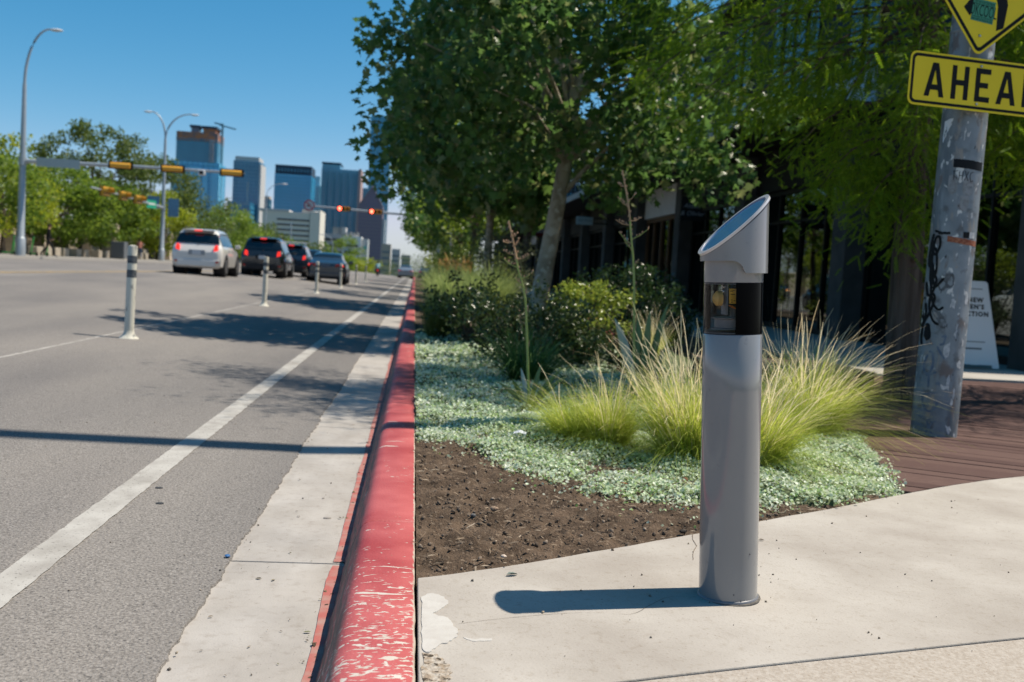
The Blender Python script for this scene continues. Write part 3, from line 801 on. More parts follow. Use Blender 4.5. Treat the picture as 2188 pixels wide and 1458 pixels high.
    for k in range(8):
        mb = MB(); mb.box((.31 + .62 * (k % 4), -.08, .07 + .5 * (2 + k // 4)), (.34, .03, .015)); mb.build('shelf_light', mat('shelf_light', (.8, .75, .5), .5, emit=(1, .86, .55), estr=2.2), sh)
    for k in range(8):
        mb = MB(); mb.box((.31 + .62 * (k % 4), .02, .205 + .5 * (1 + k // 2)), (.4 + .1 * (k % 2), .24, .16), rz=.1 * (k % 3))
        o = mb.build('folded_goods', mat('dark_goods', (.03, .03, .04), .8), bev=.02, loc=(9.6, 16.9, .2)); tag(o, 'dark folded goods in the %s row, %s compartment of the shop window shelves' % (('second', 'second', 'third', 'third', 'fourth', 'fourth', 'fifth', 'fifth')[k], ('first', 'second', 'third', 'fourth')[k % 4]), 'goods', 'goods on the shop shelves')
    return b
SHOP = add_large_structures()

# hanging and wall signs along the shops
def shop_sign(label, loc, w, h, col, tcol, lines, size, bracket=True, th=.05):
    s = thing('hanging_sign', label, 'sign', loc)
    mb = MB(); mb.box((0, 0, 0), (w, th, h)); mb.build('board', mat('board_%.3f_%.3f' % (col[0], col[2]), col, .6), s, bev=.006)
    for ln, z, dx in lines:
        text('lettering', ln, size, mat('letter_%.2f_%.2f' % (tcol[0], tcol[1]), tcol, .6), s, (dx, -th / 2 - .003, z), align='CENTER', shear=.25)
    if bracket:
        mb = MB(); mb.box((w / 2 + .3, 0, -h / 2 + .08), (.65, .04, .05)); mb.box((w / 2 + .3, 0, h / 2 - .04), (.65, .03, .04)); mb.build('bracket', mat('dark_metal', (.018, .018, .019), .5), s)
    return s
shop_sign('square black hanging sign with pale handwritten lettering below the canopy', (6.98, 25.2, 3.02), .56, .60, (.010, .010, .011), (.30, .31, .33), [('Alison', .02, 0), ('& Olivier', -.17, .02)], .17)
shop_sign('dark red shop sign with white script, farthest along the shops', (6.75, 55.5, 3.62), 1.0, .62, (.10, .012, .010), (.55, .48, .48), [('Bella', -.09, 0)], .34)
shop_sign('pale grey oblong shop sign between the red sign and the leaning trunk', (6.70, 40.0, 3.42), .68, .32, (.40, .44, .44), (.10, .13, .13), [('Milk+Honey', -.02, 0)], .11)

# A-frame board on the shop pavement
af = thing('sandwich_board', 'white A-frame pavement board with black capitals, half hidden by the big pole', 'sign', (7.40, 12.72, .17), .0)
M_board = mat('board_white', (.66, .66, .68), .5)
for s in (-1, 1):
    mb = MB()
    prof = [(-.36, .02), (-.27, .02), (-.26, .06), (.26, .06), (.27, .02), (.36, .02), (.225, 1.14), (.20, 1.165), (-.20, 1.165), (-.225, 1.14)]
    mb.prism(prof, lambda x, z, d: (x, s * (.26 - .225 * z / 1.16) + d, z), -.012, .012)
    p = mb.build('panel', M_board, af)
    if s < 0:
        M_ink = mat('sign_ink', (.015, .015, .017), .6)
        def put(t, z, size, x, bold=.004, al='RIGHT'):
            text('lettering', t, size, M_ink, p, (x, -.26 + .225 * z / 1.16 - .0135, z), rot=(PI / 2 - .19, 0, 0), bold=bold, align=al, space=1.25, extrude=.001)
        put('NEW', .885, .085, .155); put("MEN'S", .795, .085, .165); put('COLLECTION', .70, .085, .225)
        for zz, ww, hh_ in ((1.06, .30, .012), (.36, .34, .012), (.27, .24, .024)): mb = MB(); mb.box((0, -.26 + .225 * zz / 1.16 - .014, zz), (ww, .002, hh_), rx=-.19); mb.build('small_print', mat('sign_grey_ink', (.16, .17, .18), .6), p)

# ------------------------------------------------------------------ the sensor bollard
M_bol = mat('bollard_grey', (.195, .200, .205), .10, spec=.55, coat=.5, col2=(.212, .216, .22), nscale=3, col3=(.15, .155, .165), n3scale=38, n3lo=.66, n3hi=.80)
def build_bollard():
    t = thing('sensor_bollard', 'glossy grey bollard with clear window band and slanted blue solar top', 'bollard', (.960, 2.785, .151), rot=(0, -.056, 0))
    r = .0842
    mb = MB(); mb.lathe([(.0880, 0), (.0880, .006), (.0865, .009), (.0842, .010)], 64); mb.build('base_ring', mat('ring_grey', (.16, .165, .18), .35), t, smooth=True)
    mb = MB(); mb.lathe([(.0935, -.001), (.0925, .0022), (.0878, .0028)], 64); mb.build('joint_sealant', mat('sealant', (.09, .085, .08), .8, col2=(.16, .145, .125), nscale=60), t)
    mb = MB(); mb.lathe([(r, .008), (r, .30), (r, .60), (r, .768), (r - .0015, .7705), (r - .006, .771)], 96); mb.build('post', M_bol, t, smooth=True)
    for x, z in ((.038, .145), (.012, .012), (-.01, .03)):
        a = math.asin(x / r); mb = MB(); mb.ball((x, -r * math.cos(a), z), .0022, 6); mb.build('rivet', mat('rivet', (.06, .06, .065), .4), t)
    z0, z1 = .7725, .9165
    # collar
    mb = MB(); mb.lathe([(r - .006, z1 + .001), (r - .001, z1 + .0015), (r - .0005, z1 + .004), (r - .0005, .995), (r - .012, .998)], 96); mb.build('collar', M_bol, t, smooth=True)
    # window band: clear towards the street, black on the other side
    n = 96
    def shell(a0, a1, rr, zz0, zz1):
        m_ = MB(); k = int(n * (a1 - a0) / (2 * PI)); vs = []
        for i in range(k + 1):
            a = a0 + (a1 - a0) * i / k
            vs += [(rr * math.cos(a), rr * math.sin(a), zz0), (rr * math.cos(a), rr * math.sin(a), zz1)]
        m_.add(vs, [(2 * i, 2 * i + 2, 2 * i + 3, 2 * i + 1) for i in range(k)]); return m_
    aR = -PI / 2 - .22           # seam just right of the face turned to the corner
    aL = aR - PI * 1.02
    shell(aL, aR, r - .001, z0, z1).build('clear_window', glassmat('clear_plastic', (.88, .90, .89), 1.33, .0), t, smooth=True)
    shell(aR, aL + 2 * PI, r - .001, z0, z1).build('black_window', mat('black_plastic', (.002, .002, .0025), .12, spec=.05), t, smooth=True)
    for zz in (z1 - .0012, z0 - .0015): mb = MB(); mb.lathe([(r - .0015, zz), (r - .0015, zz + .0024)], 96, caps=False); mb.build('seal', mat('seal', (.02, .02, .03), .5), t)
    # inside the window
    M_in = mat('inner_grey', (.15, .155, .17), .5); M_blk = mat('inner_black', (.01, .01, .011), .5)
    M_yel = mat('sensor_yellow', (.75, .40, .06), .5)
    mb = MB(); mb.lathe([(r - .004, z0 + .001), (r - .004, z0 + .004)], 48); mb.build('floor_disc', M_in, t)
    mb = MB(); mb.lathe([(.060, z0 + .012), (.060, z0 + .014), (.052, z0 + .016), (.052, z0 + .040), (.060, z0 + .043), (.060, z0 + .045)], 48); mb.build('base_drum', M_in, t, smooth=True)
    mb = MB(); mb.box((.030, .0, (z0 + z1) / 2), (.004, .12, z1 - z0)); mb.build('divider', M_blk, t)
    mb = MB(); mb.lathe([(r - .004, z1 - .004), (r - .004, z1 - .001)], 48); mb.build('roof_disc', M_in, t)
    d = thing('detector', None, None, parent_loc) if False else None
    mb = MB(); mb.lathe([(.0, -.0), (.012, .004), (.021, .013), (.021, .026)], 24); mb.v = [(-.046 - .0 + (-(.026 - z)) + .026, y - .035, z0 + .1 + x) for x, y, z in mb.v]
    mb.v = [(x - .026, y, z) for x, y, z in mb.v]
    mb.build('detector_dome', mat('dome_orange', (.80, .48, .14), .45), t, smooth=True)
    mb = MB(); mb.box((-.036, -.035, z0 + .097), (.004, .05, .085)); mb.build('bracket', M_in, t)
    mb = MB(); mb.cyl((-.046, -.04, z0 + .12), (-.030, -.04, z0 + .12), .006); mb.cyl((-.046, -.04, z0 + .133), (-.030, -.04, z0 + .133), .006); mb.build('screw', mat('steel', (.6, .6, .6), .25, 1.0), t)
    mb = MB(); mb.box((-.019, -.038, z0 + .1), (.026, .03, .05)); mb.build('circuit_box', M_blk, t)
    mb = MB(); mb.box((-.019, -.0545, z0 + .107), (.021, .002, .042)); lb = mb.build('yellow_label', M_yel, t)
    mb = MB()
    for k, (dx, dz, w) in enumerate([(-.004, .014, .008), (.003, .016, .004), (0, .005, .013), (-.003, -.011, .004), (.005, -.013, .005), (-.002, -.017, .006)]): mb.box((-.019 + dx, -.0558, z0 + .107 + dz), (w, .0006, .0026))
    mb.build('print', mat('label_print', (.16, .10, .03), .7), lb)
    mb = MB(); mb.tube([(-.03, -.05, z0 + .082), (-.012, -.055, z0 + .074), (.004, -.05, z0 + .066), (.022, -.03, z0 + .055)], .003, 8); mb.build('orange_cable', mat('cable_orange', (.55, .16, .04), .5), t, smooth=True)
    mb = MB(); mb.cyl((-.008, -.03, z0 + .044), (-.008, -.03, z0 + .075), .010); mb.build('gland', M_in, t, smooth=True)
    # head: leaning cut cylinder with a stepped lower rim
    hr = .0955; k = 128
    zt = lambda x, y: 1.079 + .87 * x + .03 * y
    def zb(a):
        # step on the front: shallow towards the street, deeper on the shop side
        x = math.cos(a) * .946 - math.sin(a) * .323
        lo, hi = .944, .978
        s0, s1 = -.03, .33
        q = min(1, max(0, (x - s0) / (s1 - s0)))
        return hi - (hi - lo) * (1 - math.sqrt(max(0, 1 - q * q)))
    mb = MB(); vs = []
    rows = [(0, 1.0, 'b'), (0, 1.0, 'b2'), (0, 1.0, 't2'), (0, 1.0, 't')]
    for a_ in range(k):
        a = 2 * PI * a_ / k; x, y = hr * math.cos(a), hr * math.sin(a); b = zb(a); tz = zt(x, y)
        for q in (0, .03, .5, .97, 1): vs.append((x, y, b + (tz - b) * q))
    w = 5
    fs = [(i * w + j, ((i + 1) % k) * w + j, ((i + 1) % k) * w + j + 1, i * w + j + 1) for i in range(k) for j in range(w - 1)]
    # underside ring inwards
    base = len(vs)
    for a_ in range(k):
        a = 2 * PI * a_ / k; vs.append((r * .97 * math.cos(a), r * .97 * math.sin(a), zb(a) + .001))
    fs += [(i * w, base + i, base + (i + 1) % k, ((i + 1) % k) * w) for i in range(k)]
    mb.add(vs, fs)
    h = mb.build('head', M_bol, t, smooth=True, ang=35)
    def ellipse_ring(r0, r1, lift0, lift1):
        m_ = MB(); vs = []
        nrm = Vector((-.90, -.34, 1)).normalized()
        for a_ in range(k):
            a = 2 * PI * a_ / k
            for rr, lf in ((r0, lift0), (r0, lift1), (r1, lift1), (r1, lift0)):
                x, y = rr * math.cos(a), rr * math.sin(a); p = Vector((x, y, zt(x, y))) + nrm * lf; vs.append(p)
        m_.add(vs, [(i * 4 + j, ((i + 1) % k) * 4 + j, ((i + 1) % k) * 4 + (j + 1) % 4, i * 4 + (j + 1) % 4) for i in range(k) for j in range(4)])
        return m_
    ellipse_ring(hr - .007, hr + .0022, -.001, .0065).build('rim', mat('rim_white', (.50, .50, .52), .25, coat=.5), h, smooth=True, ang=30)
    ellipse_ring(hr - .004, hr + .0012, -.004, -.001).build('seam', mat('seal', (.02, .02, .03), .5), h)
    m_ = MB(); nrm = Vector((-.90, -.34, 1)).normalized(); vs = []
    for a_ in range(k):
        a = 2 * PI * a_ / k; x, y = (hr - .006) * math.cos(a), (hr - .006) * math.sin(a); vs.append(Vector((x, y, zt(x, y))) + nrm * .0035)
    m_.add(vs, [tuple(range(k))]); m_.build('solar_panel', mat('solar_blue', (.022, .13, .30), .22, spec=.5, coat=.4), h)
    return t
build_bollard()

# ------------------------------------------------------------------ big steel pole with its signs
def pole_mat():
    m = mat('galvanised_worn', (.165, .195, .22), .52, .2, col2=(.25, .28, .305), nscale=6, nlo=.35, nhi=.68, col3=(.12, .13, .14), n3scale=13, n3lo=.58, n3hi=.70, bump=.35, bscale=55, bdist=.004)
    t = m.node_tree; N = t.nodes; L = t.links; p = N['Principled BSDF']; cur = p.inputs['Base Color'].links[0].from_socket
    tc = N.new('ShaderNodeTexCoord')
    def layer(cur, scale, lo, hi, col, st):
        mp = N.new('ShaderNodeMapping'); mp.inputs['Scale'].default_value = st; L.new(tc.outputs['Object'], mp.inputs[0])
        nz = N.new('ShaderNodeTexNoise'); nz.inputs['Scale'].default_value = scale; nz.inputs['Detail'].default_value = 7; nz.inputs['Distortion'].default_value = .4; L.new(mp.outputs[0], nz.inputs['Vector'])
        rp = N.new('ShaderNodeValToRGB'); rp.color_ramp.elements[0].position = lo; rp.color_ramp.elements[0].color = (0, 0, 0, 1); rp.color_ramp.elements[1].position = hi; rp.color_ramp.elements[1].color = (1, 1, 1, 1)
        L.new(nz.outputs[0], rp.inputs[0])
        mx = N.new('ShaderNodeMix'); mx.data_type = 'RGBA'; L.new(rp.outputs[0], mx.inputs[0]); L.new(cur, mx.inputs[6]); mx.inputs[7].default_value = (*col, 1); return mx.outputs[2]
    cur = layer(cur, 5, .52, .64, (.12, .14, .155), (1, 1, .22))
    cur = layer(cur, 9, .60, .66, (.16, .14, .135), (1, 1, .5))      # old glue
    cur = layer(cur, 14, .60, .68, (.27, .25, .23), (1, 1, .35))
    cur = layer(cur, 20, .62, .66, (.56, .56, .55), (1, 1, .6))    # torn paper
    cur = layer(cur, 34, .68, .70, (.05, .05, .055), (1, 1, .4))
    L.new(cur, p.inputs['Base Color'])
    return m
POLE_R0, POLE_R1, POLE_H = .1475, .105, 12.2
def build_pole():
    px, py = 3.535, 6.36
    t = thing('steel_pole', 'thick galvanised street pole with graffiti, glue scars and torn stickers on the timber deck', 'pole', (px, py, .147), rot=(0, .014, 0))
    rr = lambda z: POLE_R0 + (POLE_R1 - POLE_R0) * z / POLE_H
    mb = MB(); mb.lathe([(rr(z), z) for z in (0, .5, 1, 1.5, 2, 2.5, 2.9, 3.4, 5, 8, POLE_H)], 48); sh = mb.build('shaft', pole_mat(), t, smooth=True)
    mb = MB(); mb.lathe([(rr(2.66) + .002, 2.655), (rr(2.66) + .005, 2.66), (rr(2.66) + .005, 2.675), (rr(2.66) + .002, 2.68)], 48, caps=False); mb.build('weld_band', mat('weld', (.22, .24, .26), .5, .4), t, smooth=True)
    # all marks hug the steel; u = across as seen from the corner (-1..1), z = height
    vdir = math.atan2(0 - py, 0 - px)
    def pt(u, z, lift=.0012):
        a = vdir + math.asin(max(-.999, min(.999, u))) ; r_ = rr(z) + lift
        return (r_ * math.cos(a), r_ * math.sin(a), z)
    def band(name, u0, u1, z0, z1, m, lift=.0015, rag=0.0, n=20, slope=0.0):
        m_ = MB(); vs = []
        for i in range(n + 1):
            u = u0 + (u1 - u0) * i / n
            vs += [pt(u, z0 + slope * u + rag * nz1(u * 14, z0 * 9), lift), pt(u, z1 + slope * u + rag * nz1(u * 17, z1 * 9, 2), lift)]
        m_.add(vs, [(2 * i, 2 * i + 2, 2 * i + 3, 2 * i + 1) for i in range(n)])
        return m_.build(name, m, sh, smooth=True)
    def blob(name, poly, m, lift=.001, rag=.006):
        P = smooth_line(poly + [poly[0]], 9)[:-1]
        m_ = MB(); c = (sum(p[0] for p in P) / len(P), sum(p[1] for p in P) / len(P))
        vs = [pt(c[0], c[1], lift)] + [pt(u + rag * 4 * nz1(u * 20, z * 40), z + rag * nz1(u * 30, z * 60, 5), lift) for u, z in P]
        k = len(P); m_.add(vs, [(0, 1 + i, 1 + (i + 1) % k) for i in range(k)])
        return m_.build(name, m, sh)
    def stroke(name, pts, w, m, lift=.0016):
        P = smooth_line(pts, 7); m_ = MB(); vs = []
        for i, (u, z) in enumerate(P):
            a, b = P[max(0, i - 1)], P[min(len(P) - 1, i + 1)]
            du, dz = (b[0] - a[0]) * .14, b[1] - a[1]; l = math.hypot(du, dz) or 1
            nu, nz_ = -dz / l, du / l; ww = w * (.75 + .5 * abs(nz1(i * .21, w * 90)))
            if i in (0, len(P) - 1): ww *= .4
            vs += [pt(u + nu * ww / .14, z + nz_ * ww, lift), pt(u - nu * ww / .14, z - nz_ * ww, lift)]
        m_.add(vs, [(2 * i, 2 * i + 1, 2 * i + 3, 2 * i + 2) for i in range(len(P) - 1)])
        return m_.build(name, m, sh)
    M_tape = mat('black_tape', (.008, .009, .011), .6); M_rust = mat('rusty_strap', (.20, .06, .035), .8, col2=(.34, .15, .09), nscale=60, nlo=.4, nhi=.65)
    M_ink = mat('black_spray', (.008, .009, .010), .7); M_blue = mat('blue_marker', (.085, .125, .19), .6, col2=(.16, .20, .25), nscale=30)
    M_pap = mat('torn_paper', (.50, .51, .52), .8, col2=(.33, .35, .37), nscale=45, nlo=.4, nhi=.6); M_glue = mat('old_glue', (.17, .175, .18), .8, col2=(.25, .265, .28), nscale=40, nlo=.35, nhi=.6)
    M_sil = mat('silver_sticker', (.56, .59, .63), .4)
    band('tape_band', -.28, .93, 1.770, 1.826, M_tape, .0022, .004, slope=-.012)
    band('tape_band', -.93, -.28, 1.32, 1.345, M_tape, .0018, .003) if False else None
    band('rusty_strap', -.22, .97, 1.285, 1.322, M_rust, .0025, .005, slope=-.018)
    band('tape_remnant', .42, .66, 1.318, 1.357, M_tape, .003, .003)
    band('tape_remnant', -.62, -.12, 1.335, 1.352, M_tape, .0022, .003)
    band('label_remnant', .68, .88, 1.32, 1.358, M_pap, .003, .004)
    blob('torn_sticker', [(-.83, 2.08), (-.48, 2.09), (-.6, 2.05), (-.5, 2.06), (-.72, 1.99), (-.84, 1.94)], M_sil)
    blob('glue_patch', [(-.40, 1.72), (-.06, 1.72), (-.05, 1.62), (-.28, 1.60), (-.42, 1.64)], M_glue)
    blob('glue_patch', [(.22, 1.70), (.62, 1.69), (.60, 1.60), (.24, 1.61)], M_glue)
    blob('glue_patch', [(-.1, 2.21), (.25, 2.24), (.3, 2.14), (.05, 2.12)], M_glue)
    blob('glue_patch', [(.15, 1.59), (.5, 1.58), (.45, 1.50), (.2, 1.51)], M_glue)
    blob('glue_patch', [(.5, 2.16), (.72, 2.15), (.7, 2.05), (.52, 2.06)], M_glue)
    for P in ([(.12, .93), (.42, .93), (.44, .85), (.28, .84), (.1, .86)], [(.30, .30), (.5, .36), (.45, .44), (.33, .40)], [(.7, 1.21), (.82, 1.2), (.8, 1.13), (.7, 1.14)], [(.0, .62), (.35, .66), (.42, .55), (.2, .50), (.03, .54)], [(.72, .98), (.9, .98), (.9, .88), (.74, .86)], [(.55, .78), (.62, .75), (.5, .63), (.44, .7)],
              [(.04, 2.02), (.1, 2.06), (.12, 1.94), (.06, 1.93)], [(.2, 2.0), (.3, 2.02), (.3, 1.98), (.21, 1.96)], [(.36, 2.11), (.66, 2.13), (.5, 2.10)], [(.62, 1.52), (.8, 1.47), (.72, 1.44), (.6, 1.46)], [(.2, 2.2), (.42, 2.25), (.5, 2.17), (.3, 2.18)], [(-.35, 2.28), (.02, 2.27), (-.05, 2.22), (-.3, 2.23)],
              [(.66, .50), (.82, .53), (.9, .45), (.7, .46)], [(.58, .32), (.7, .36), (.74, .26), (.62, .24)], [(.78, .68), (.88, .64), (.85, .58)], [(.30, 1.45), (.36, 1.42), (.33, 1.38)]):
        c_ = (sum(p[0] for p in P) / len(P), sum(p[1] for p in P) / len(P)); blob('paper_scar', [(c_[0] + (u - c_[0]) * .62, c_[1] + (z - c_[1]) * .62) for u, z in P], M_pap, .0011, .017)
    # marker lettering under the tape
    k = .045
    for P in ([(-.22, 1.757), (-.2, 1.69)], [(-.26, 1.745), (-.05, 1.752)], [(-.25, 1.722), (-.06, 1.70)], [(.02, 1.75), (.0, 1.685)], [(.16, 1.752), (.15, 1.685)], [(.0, 1.72), (.16, 1.718)], [(.24, 1.75), (.4, 1.685)], [(.4, 1.75), (.24, 1.69)], [(.62, 1.745), (.5, 1.74), (.47, 1.71), (.52, 1.685), (.62, 1.69)]):
        stroke('marker_lettering', P, .0022, M_ink)
    # black spray loops down the street side
    for P in ([(-.82, 1.30), (-.9, 1.2), (-.86, 1.12), (-.74, 1.14), (-.62, 1.06), (-.55, 1.12), (-.62, 1.22), (-.74, 1.24), (-.8, 1.14), (-.72, 1.00), (-.5, .99), (-.2, 1.05)],
              [(-.80, 1.34), (-.86, 1.26), (-.66, 1.20), (-.5, 1.26), (-.56, 1.32), (-.72, 1.30), (-.78, 1.18), (-.7, 1.06), (-.52, .98)],
              [(-.92, 1.02), (-.80, .93), (-.6, .96), (-.5, 1.03), (-.62, 1.06), (-.7, .98), (-.54, .88), (-.3, .84), (-.1, .86)],
              [(-.96, .82), (-.84, .76), (-.6, .84), (-.5, .92), (-.64, .94), (-.7, .86), (-.5, .77), (-.22, .74)],
              [(-.92, .92), (-.97, .80), (-.9, .72), (-.8, .80), (-.86, .88)], [(-.88, .76), (-.9, .66), (-.86, .60)], [(-.78, 1.36), (-.5, 1.345)]):
        stroke('spray_loop', P, .0088, M_ink)
    blob('spray_blob', [(-.78, .74), (-.6, .74), (-.5, .66), (-.66, .63), (-.8, .66)], M_ink, .0016)
    blob('spray_blob', [(-.4, 1.02), (-.1, 1.08), (.22, 1.07), (.2, 1.0), (-.1, .98), (-.3, .95)], mat('spray_mist', (.07, .075, .08), .8, col2=(.14, .15, .16), nscale=26), .0009, .02)
    blob('spray_blob', [(-.6, .84), (-.2, .82), (.14, .74), (-.1, .72), (-.4, .79)], mat('spray_mist', (.07, .075, .08), .8), .0009, .02)
    # faded blue marks near the foot
    for P in ([(-.05, .66), (.1, .67), (.06, .62), (-.1, .61)], [(-.55, .54), (-.66, .47), (-.6, .42), (-.4, .42), (-.3, .48), (-.36, .55), (-.52, .56)], [(-.2, .60), (.0, .55), (.16, .52)], [(-.56, .40), (-.34, .41), (-.12, .43)], [(-.42, .41), (-.4, .32)], [(-.62, .27), (-.3, .285), (-.05, .29)], [(-.6, .27), (-.54, .20), (-.3, .165), (-.02, .19), (.04, .26)], [(-.1, .345), (.0, .36), (.06, .34)], [(-.7, .125), (-.3, .105), (.06, .10)], [(-.3, .10), (-.2, .05), (-.06, .02)], [(-.08, .10), (-.2, .06), (-.32, .02)]):
        stroke('blue_scrawl', P, .0075, M_blue, .0014)
    return t
build_pole()

# yellow warning signs strapped to the pole
M_yel = mat('sign_yellow', (.68, .52, .020), .5, col2=(.72, .56, .028), nscale=2)
M_sblk = mat('sign_black', (.006, .006, .006), .6)
M_bolt = mat('bolt_steel', (.45, .45, .45), .3, 1.0)
def rrect(w, h, r, n=6):
    out = []
    for cx, cy, a0 in ((w / 2 - r, h / 2 - r, 0), (-w / 2 + r, h / 2 - r, 90), (-w / 2 + r, -h / 2 + r, 180), (w / 2 - r, -h / 2 + r, 270)):
        for i in range(n + 1):
            a = math.radians(a0 + 90 * i / n); out.append((cx + r * math.cos(a), cy + r * math.sin(a)))
    return out
def frame_prism(mb, outer, inner, fn, a, b):
    n = len(outer)
    vs = [fn(x, y, b) for x, y in outer] + [fn(x, y, b) for x, y in inner] + [fn(x, y, a) for x, y in outer] + [fn(x, y, a) for x, y in inner]
    fs = []
    for i in range(n):
        j = (i + 1) % n
        fs += [(i, j, n + j, n + i), (i, 2 * n + i, 2 * n + j, j), (n + i, n + j, 3 * n + j, 3 * n + i)]
    mb.add(vs, fs)
FR = lambda x, z, d: (x, -d, z)
def bolt(parent, x, z, d=.004):
    mb = MB(); mb.lathe([(.009, 0), (.009, .003), (.006, .007), (.0, .008)], 12); mb.v = [(x + a, -d - c, z + b) for a, b, c in mb.v]
    mb.build('bolt', M_bolt, parent, smooth=True)
def build_signs():
    rz = .13
    # AHEAD plaque
    w, h = 1.06, .335
    t = thing('ahead_plaque', 'yellow oblong warning plaque with black word AHEAD, bolted on the big pole', 'sign', (3.556, 6.175, 2.440), rot=(0, .006, rz))
    mb = MB(); mb.prism(rrect(w, h, .045), FR, 0, .003); pl = mb.build('plate', M_yel, t)
    mb = MB(); frame_prism(mb, rrect(w - .026, h - .026, .036), rrect(w - .062, h - .062, .024), FR, .0031, .0042); mb.build('border', M_sblk, pl)
    H_ = .212; sw_ = .034
    def glyph(ch, x0, wd):
        mb = MB(); y0 = -H_ / 2; y1 = H_ / 2
        def bar(a, b, w_=sw_):
            (xa, ya), (xb, yb) = a, b; l = math.hypot(xb - xa, yb - ya); nx, ny = -(yb - ya) / l * w_ / 2, (xb - xa) / l * w_ / 2
            mb.prism([(xa + nx, ya + ny), (xa - nx, ya - ny), (xb - nx, yb - ny), (xb + nx, yb + ny)], lambda x, z, d: (x, -d, z), .0031 + R.random() * .0004, .0046 + R.random() * .0004)
        def poly(P): mb.prism([(x0 + x * wd, y0 + y * H_) for x, y in P], lambda x, z, d: (x, -d, z), .0031, .0046)
        s = sw_ / wd; s2 = sw_ / H_
        if ch == 'A':
            poly([(0, 0), (s * 1.05, 0), (.5 + s * .0, .80), (.5, 1), (.5 - s * .62, 1)]); mb.prism([(x0 + x * wd, y0 + y * H_) for x, y in [(1, 0), (1 - s * 1.05, 0), (.5, .80), (.5, 1), (.5 + s * .62, 1)]][::-1], lambda x, z, d: (x, -d, z), .0031, .0046)
            poly([(.22, .20), (.78, .20), (.74, .20 + s2), (.26, .20 + s2)]); mb.v = [(x, y - (.0002 if i >= 20 else 0), z) for i, (x, y, z) in enumerate(mb.v)]
        elif ch == 'H':
            poly([(0, 0), (s, 0), (s, 1), (0, 1)]); poly([(1 - s, 0), (1, 0), (1, 1), (1 - s, 1)]); poly([(s, .5 - s2 / 2), (1 - s, .5 - s2 / 2), (1 - s, .5 + s2 / 2), (s, .5 + s2 / 2)])
        elif ch == 'E':
            poly([(0, 0), (s, 0), (s, 1), (0, 1)]); poly([(s, 0), (1, 0), (1, s2), (s, s2)]); poly([(s, 1 - s2), (1, 1 - s2), (1, 1), (s, 1)]); poly([(s, .5 - s2 / 2), (.86, .5 - s2 / 2), (.86, .5 + s2 / 2), (s, .5 + s2 / 2)])
        elif ch == 'D':
            out = [(0, 0), (.55, 0)] + [(.55 + .45 * math.sin(a), .5 - .5 * math.cos(a)) for a in np.linspace(.2, PI - .2, 9)] + [(.55, 1), (0, 1)]
            inn = [(s, s2), (.55, s2)] + [(.55 + (.45 - s) * math.sin(a), .5 - (.5 - s2) * math.cos(a)) for a in np.linspace(.2, PI - .2, 9)] + [(.55, 1 - s2), (s, 1 - s2)]
            frame_prism(mb, [(x0 + x * wd, y0 + y * H_) for x, y in out], [(x0 + x * wd, y0 + y * H_) for x, y in inn], lambda x, z, d: (x, -d, z), .0031, .0046)
        mb.build('letter', M_sblk, pl)
    x = -.418
    for ch, wd in zip('AHEAD', (.144, .124, .110, .146, .124)):
        glyph(ch, x, wd); x += wd + .050
    bolt(t, -.018, .118); bolt(t, -.030, -.122)
    mb = MB(); mb.box((0, .014, 0), (.05, .024, .28)); mb.build('back_strap', M_bolt, t)
    # diamond sign, only its lower corner is in the picture
    s = .762
    t2 = thing('diamond_sign', 'yellow diamond warning sign with black walking legs and a green sticker above the plaque', 'sign', (3.553, 6.172, 2.626 + s * .7071 - .012), rot=(0, .10, rz))
    rot45 = lambda P: [((x - y) * .7071, (x + y) * .7071) for x, y in P]
    mb = MB(); mb.prism(rot45(rrect(s, s, .045)), FR, 0, .003); pl2 = mb.build('plate', M_yel, t2)
    mb = MB(); frame_prism(mb, rot45(rrect(s - .028, s - .028, .036)), rot45(rrect(s - .072, s - .072, .022)), FR, .0031, .0042); mb.build('border', M_sblk, pl2)
    def figure(P, name='leg'):
        m_ = MB(); m_.prism(P, FR, .0031, .0044); m_.build(name, M_sblk, pl2)
    lo = -s * .7071                                   # the bottom corner
    figure([(.105, lo + .185), (.155, lo + .212), (.160, lo + .36), (.10, lo + .52), (.02, lo + .50), (.088, lo + .34)])
    figure([(-.155, lo + .285), (-.105, lo + .24), (-.03, lo + .36), (.015, lo + .47), (-.055, lo + .50), (-.10, lo + .37)])
    figure([(-.055, lo + .50), (.10, lo + .52), (.11, lo + .72), (.05, lo + .78), (-.04, lo + .76)], 'torso')
    m_ = MB(); m_.prism([(.02 + .05 * math.cos(a), lo + .86 + .05 * math.sin(a)) for a in np.linspace(0, 2 * PI, 20, endpoint=False)], FR, .0031, .0044); m_.build('head', M_sblk, pl2)
    # green sticker with its lettering
    st = thing('green_sticker', 'small green sticker with tall black letters stuck on the diamond sign', 'sticker', (3.553, 6.172, 2.626 + s * .7071 - .012), rot=(0, .10, rz))
    cx, cz = -.012, lo + .285
    mb = MB(); mb.prism([(cx + x, cz + z) for x, z in ((-.082, -.068), (.082, -.068), (.082, .072), (-.082, .072))], FR, .0046, .0052); sp = mb.build('sheet', mat('sticker_green', (.055, .235, .15), .5), st)
    M_si = mat('sticker_ink', (.006, .02, .014), .6)
    text('lettering', 'OKCOOL', .105, M_si, sp, (cx + .001, -.0054, cz - .032), sx=.44, align='CENTER', extrude=.0003)
    for ln, z in (('THIS HAS CONTENT FROM', .047), ('AND HAVE A MAGICAL DAY', -.062)):
        text('lettering', ln, .022, M_si, sp, (cx, -.0054, cz + z), sx=.56, align='CENTER', extrude=.0003)
    m_ = MB()
    for z in (.040, -.040): m_.box((cx, -.0055, cz + z), (.164, .0004, .003))
    m_.build('rule', M_si, sp)
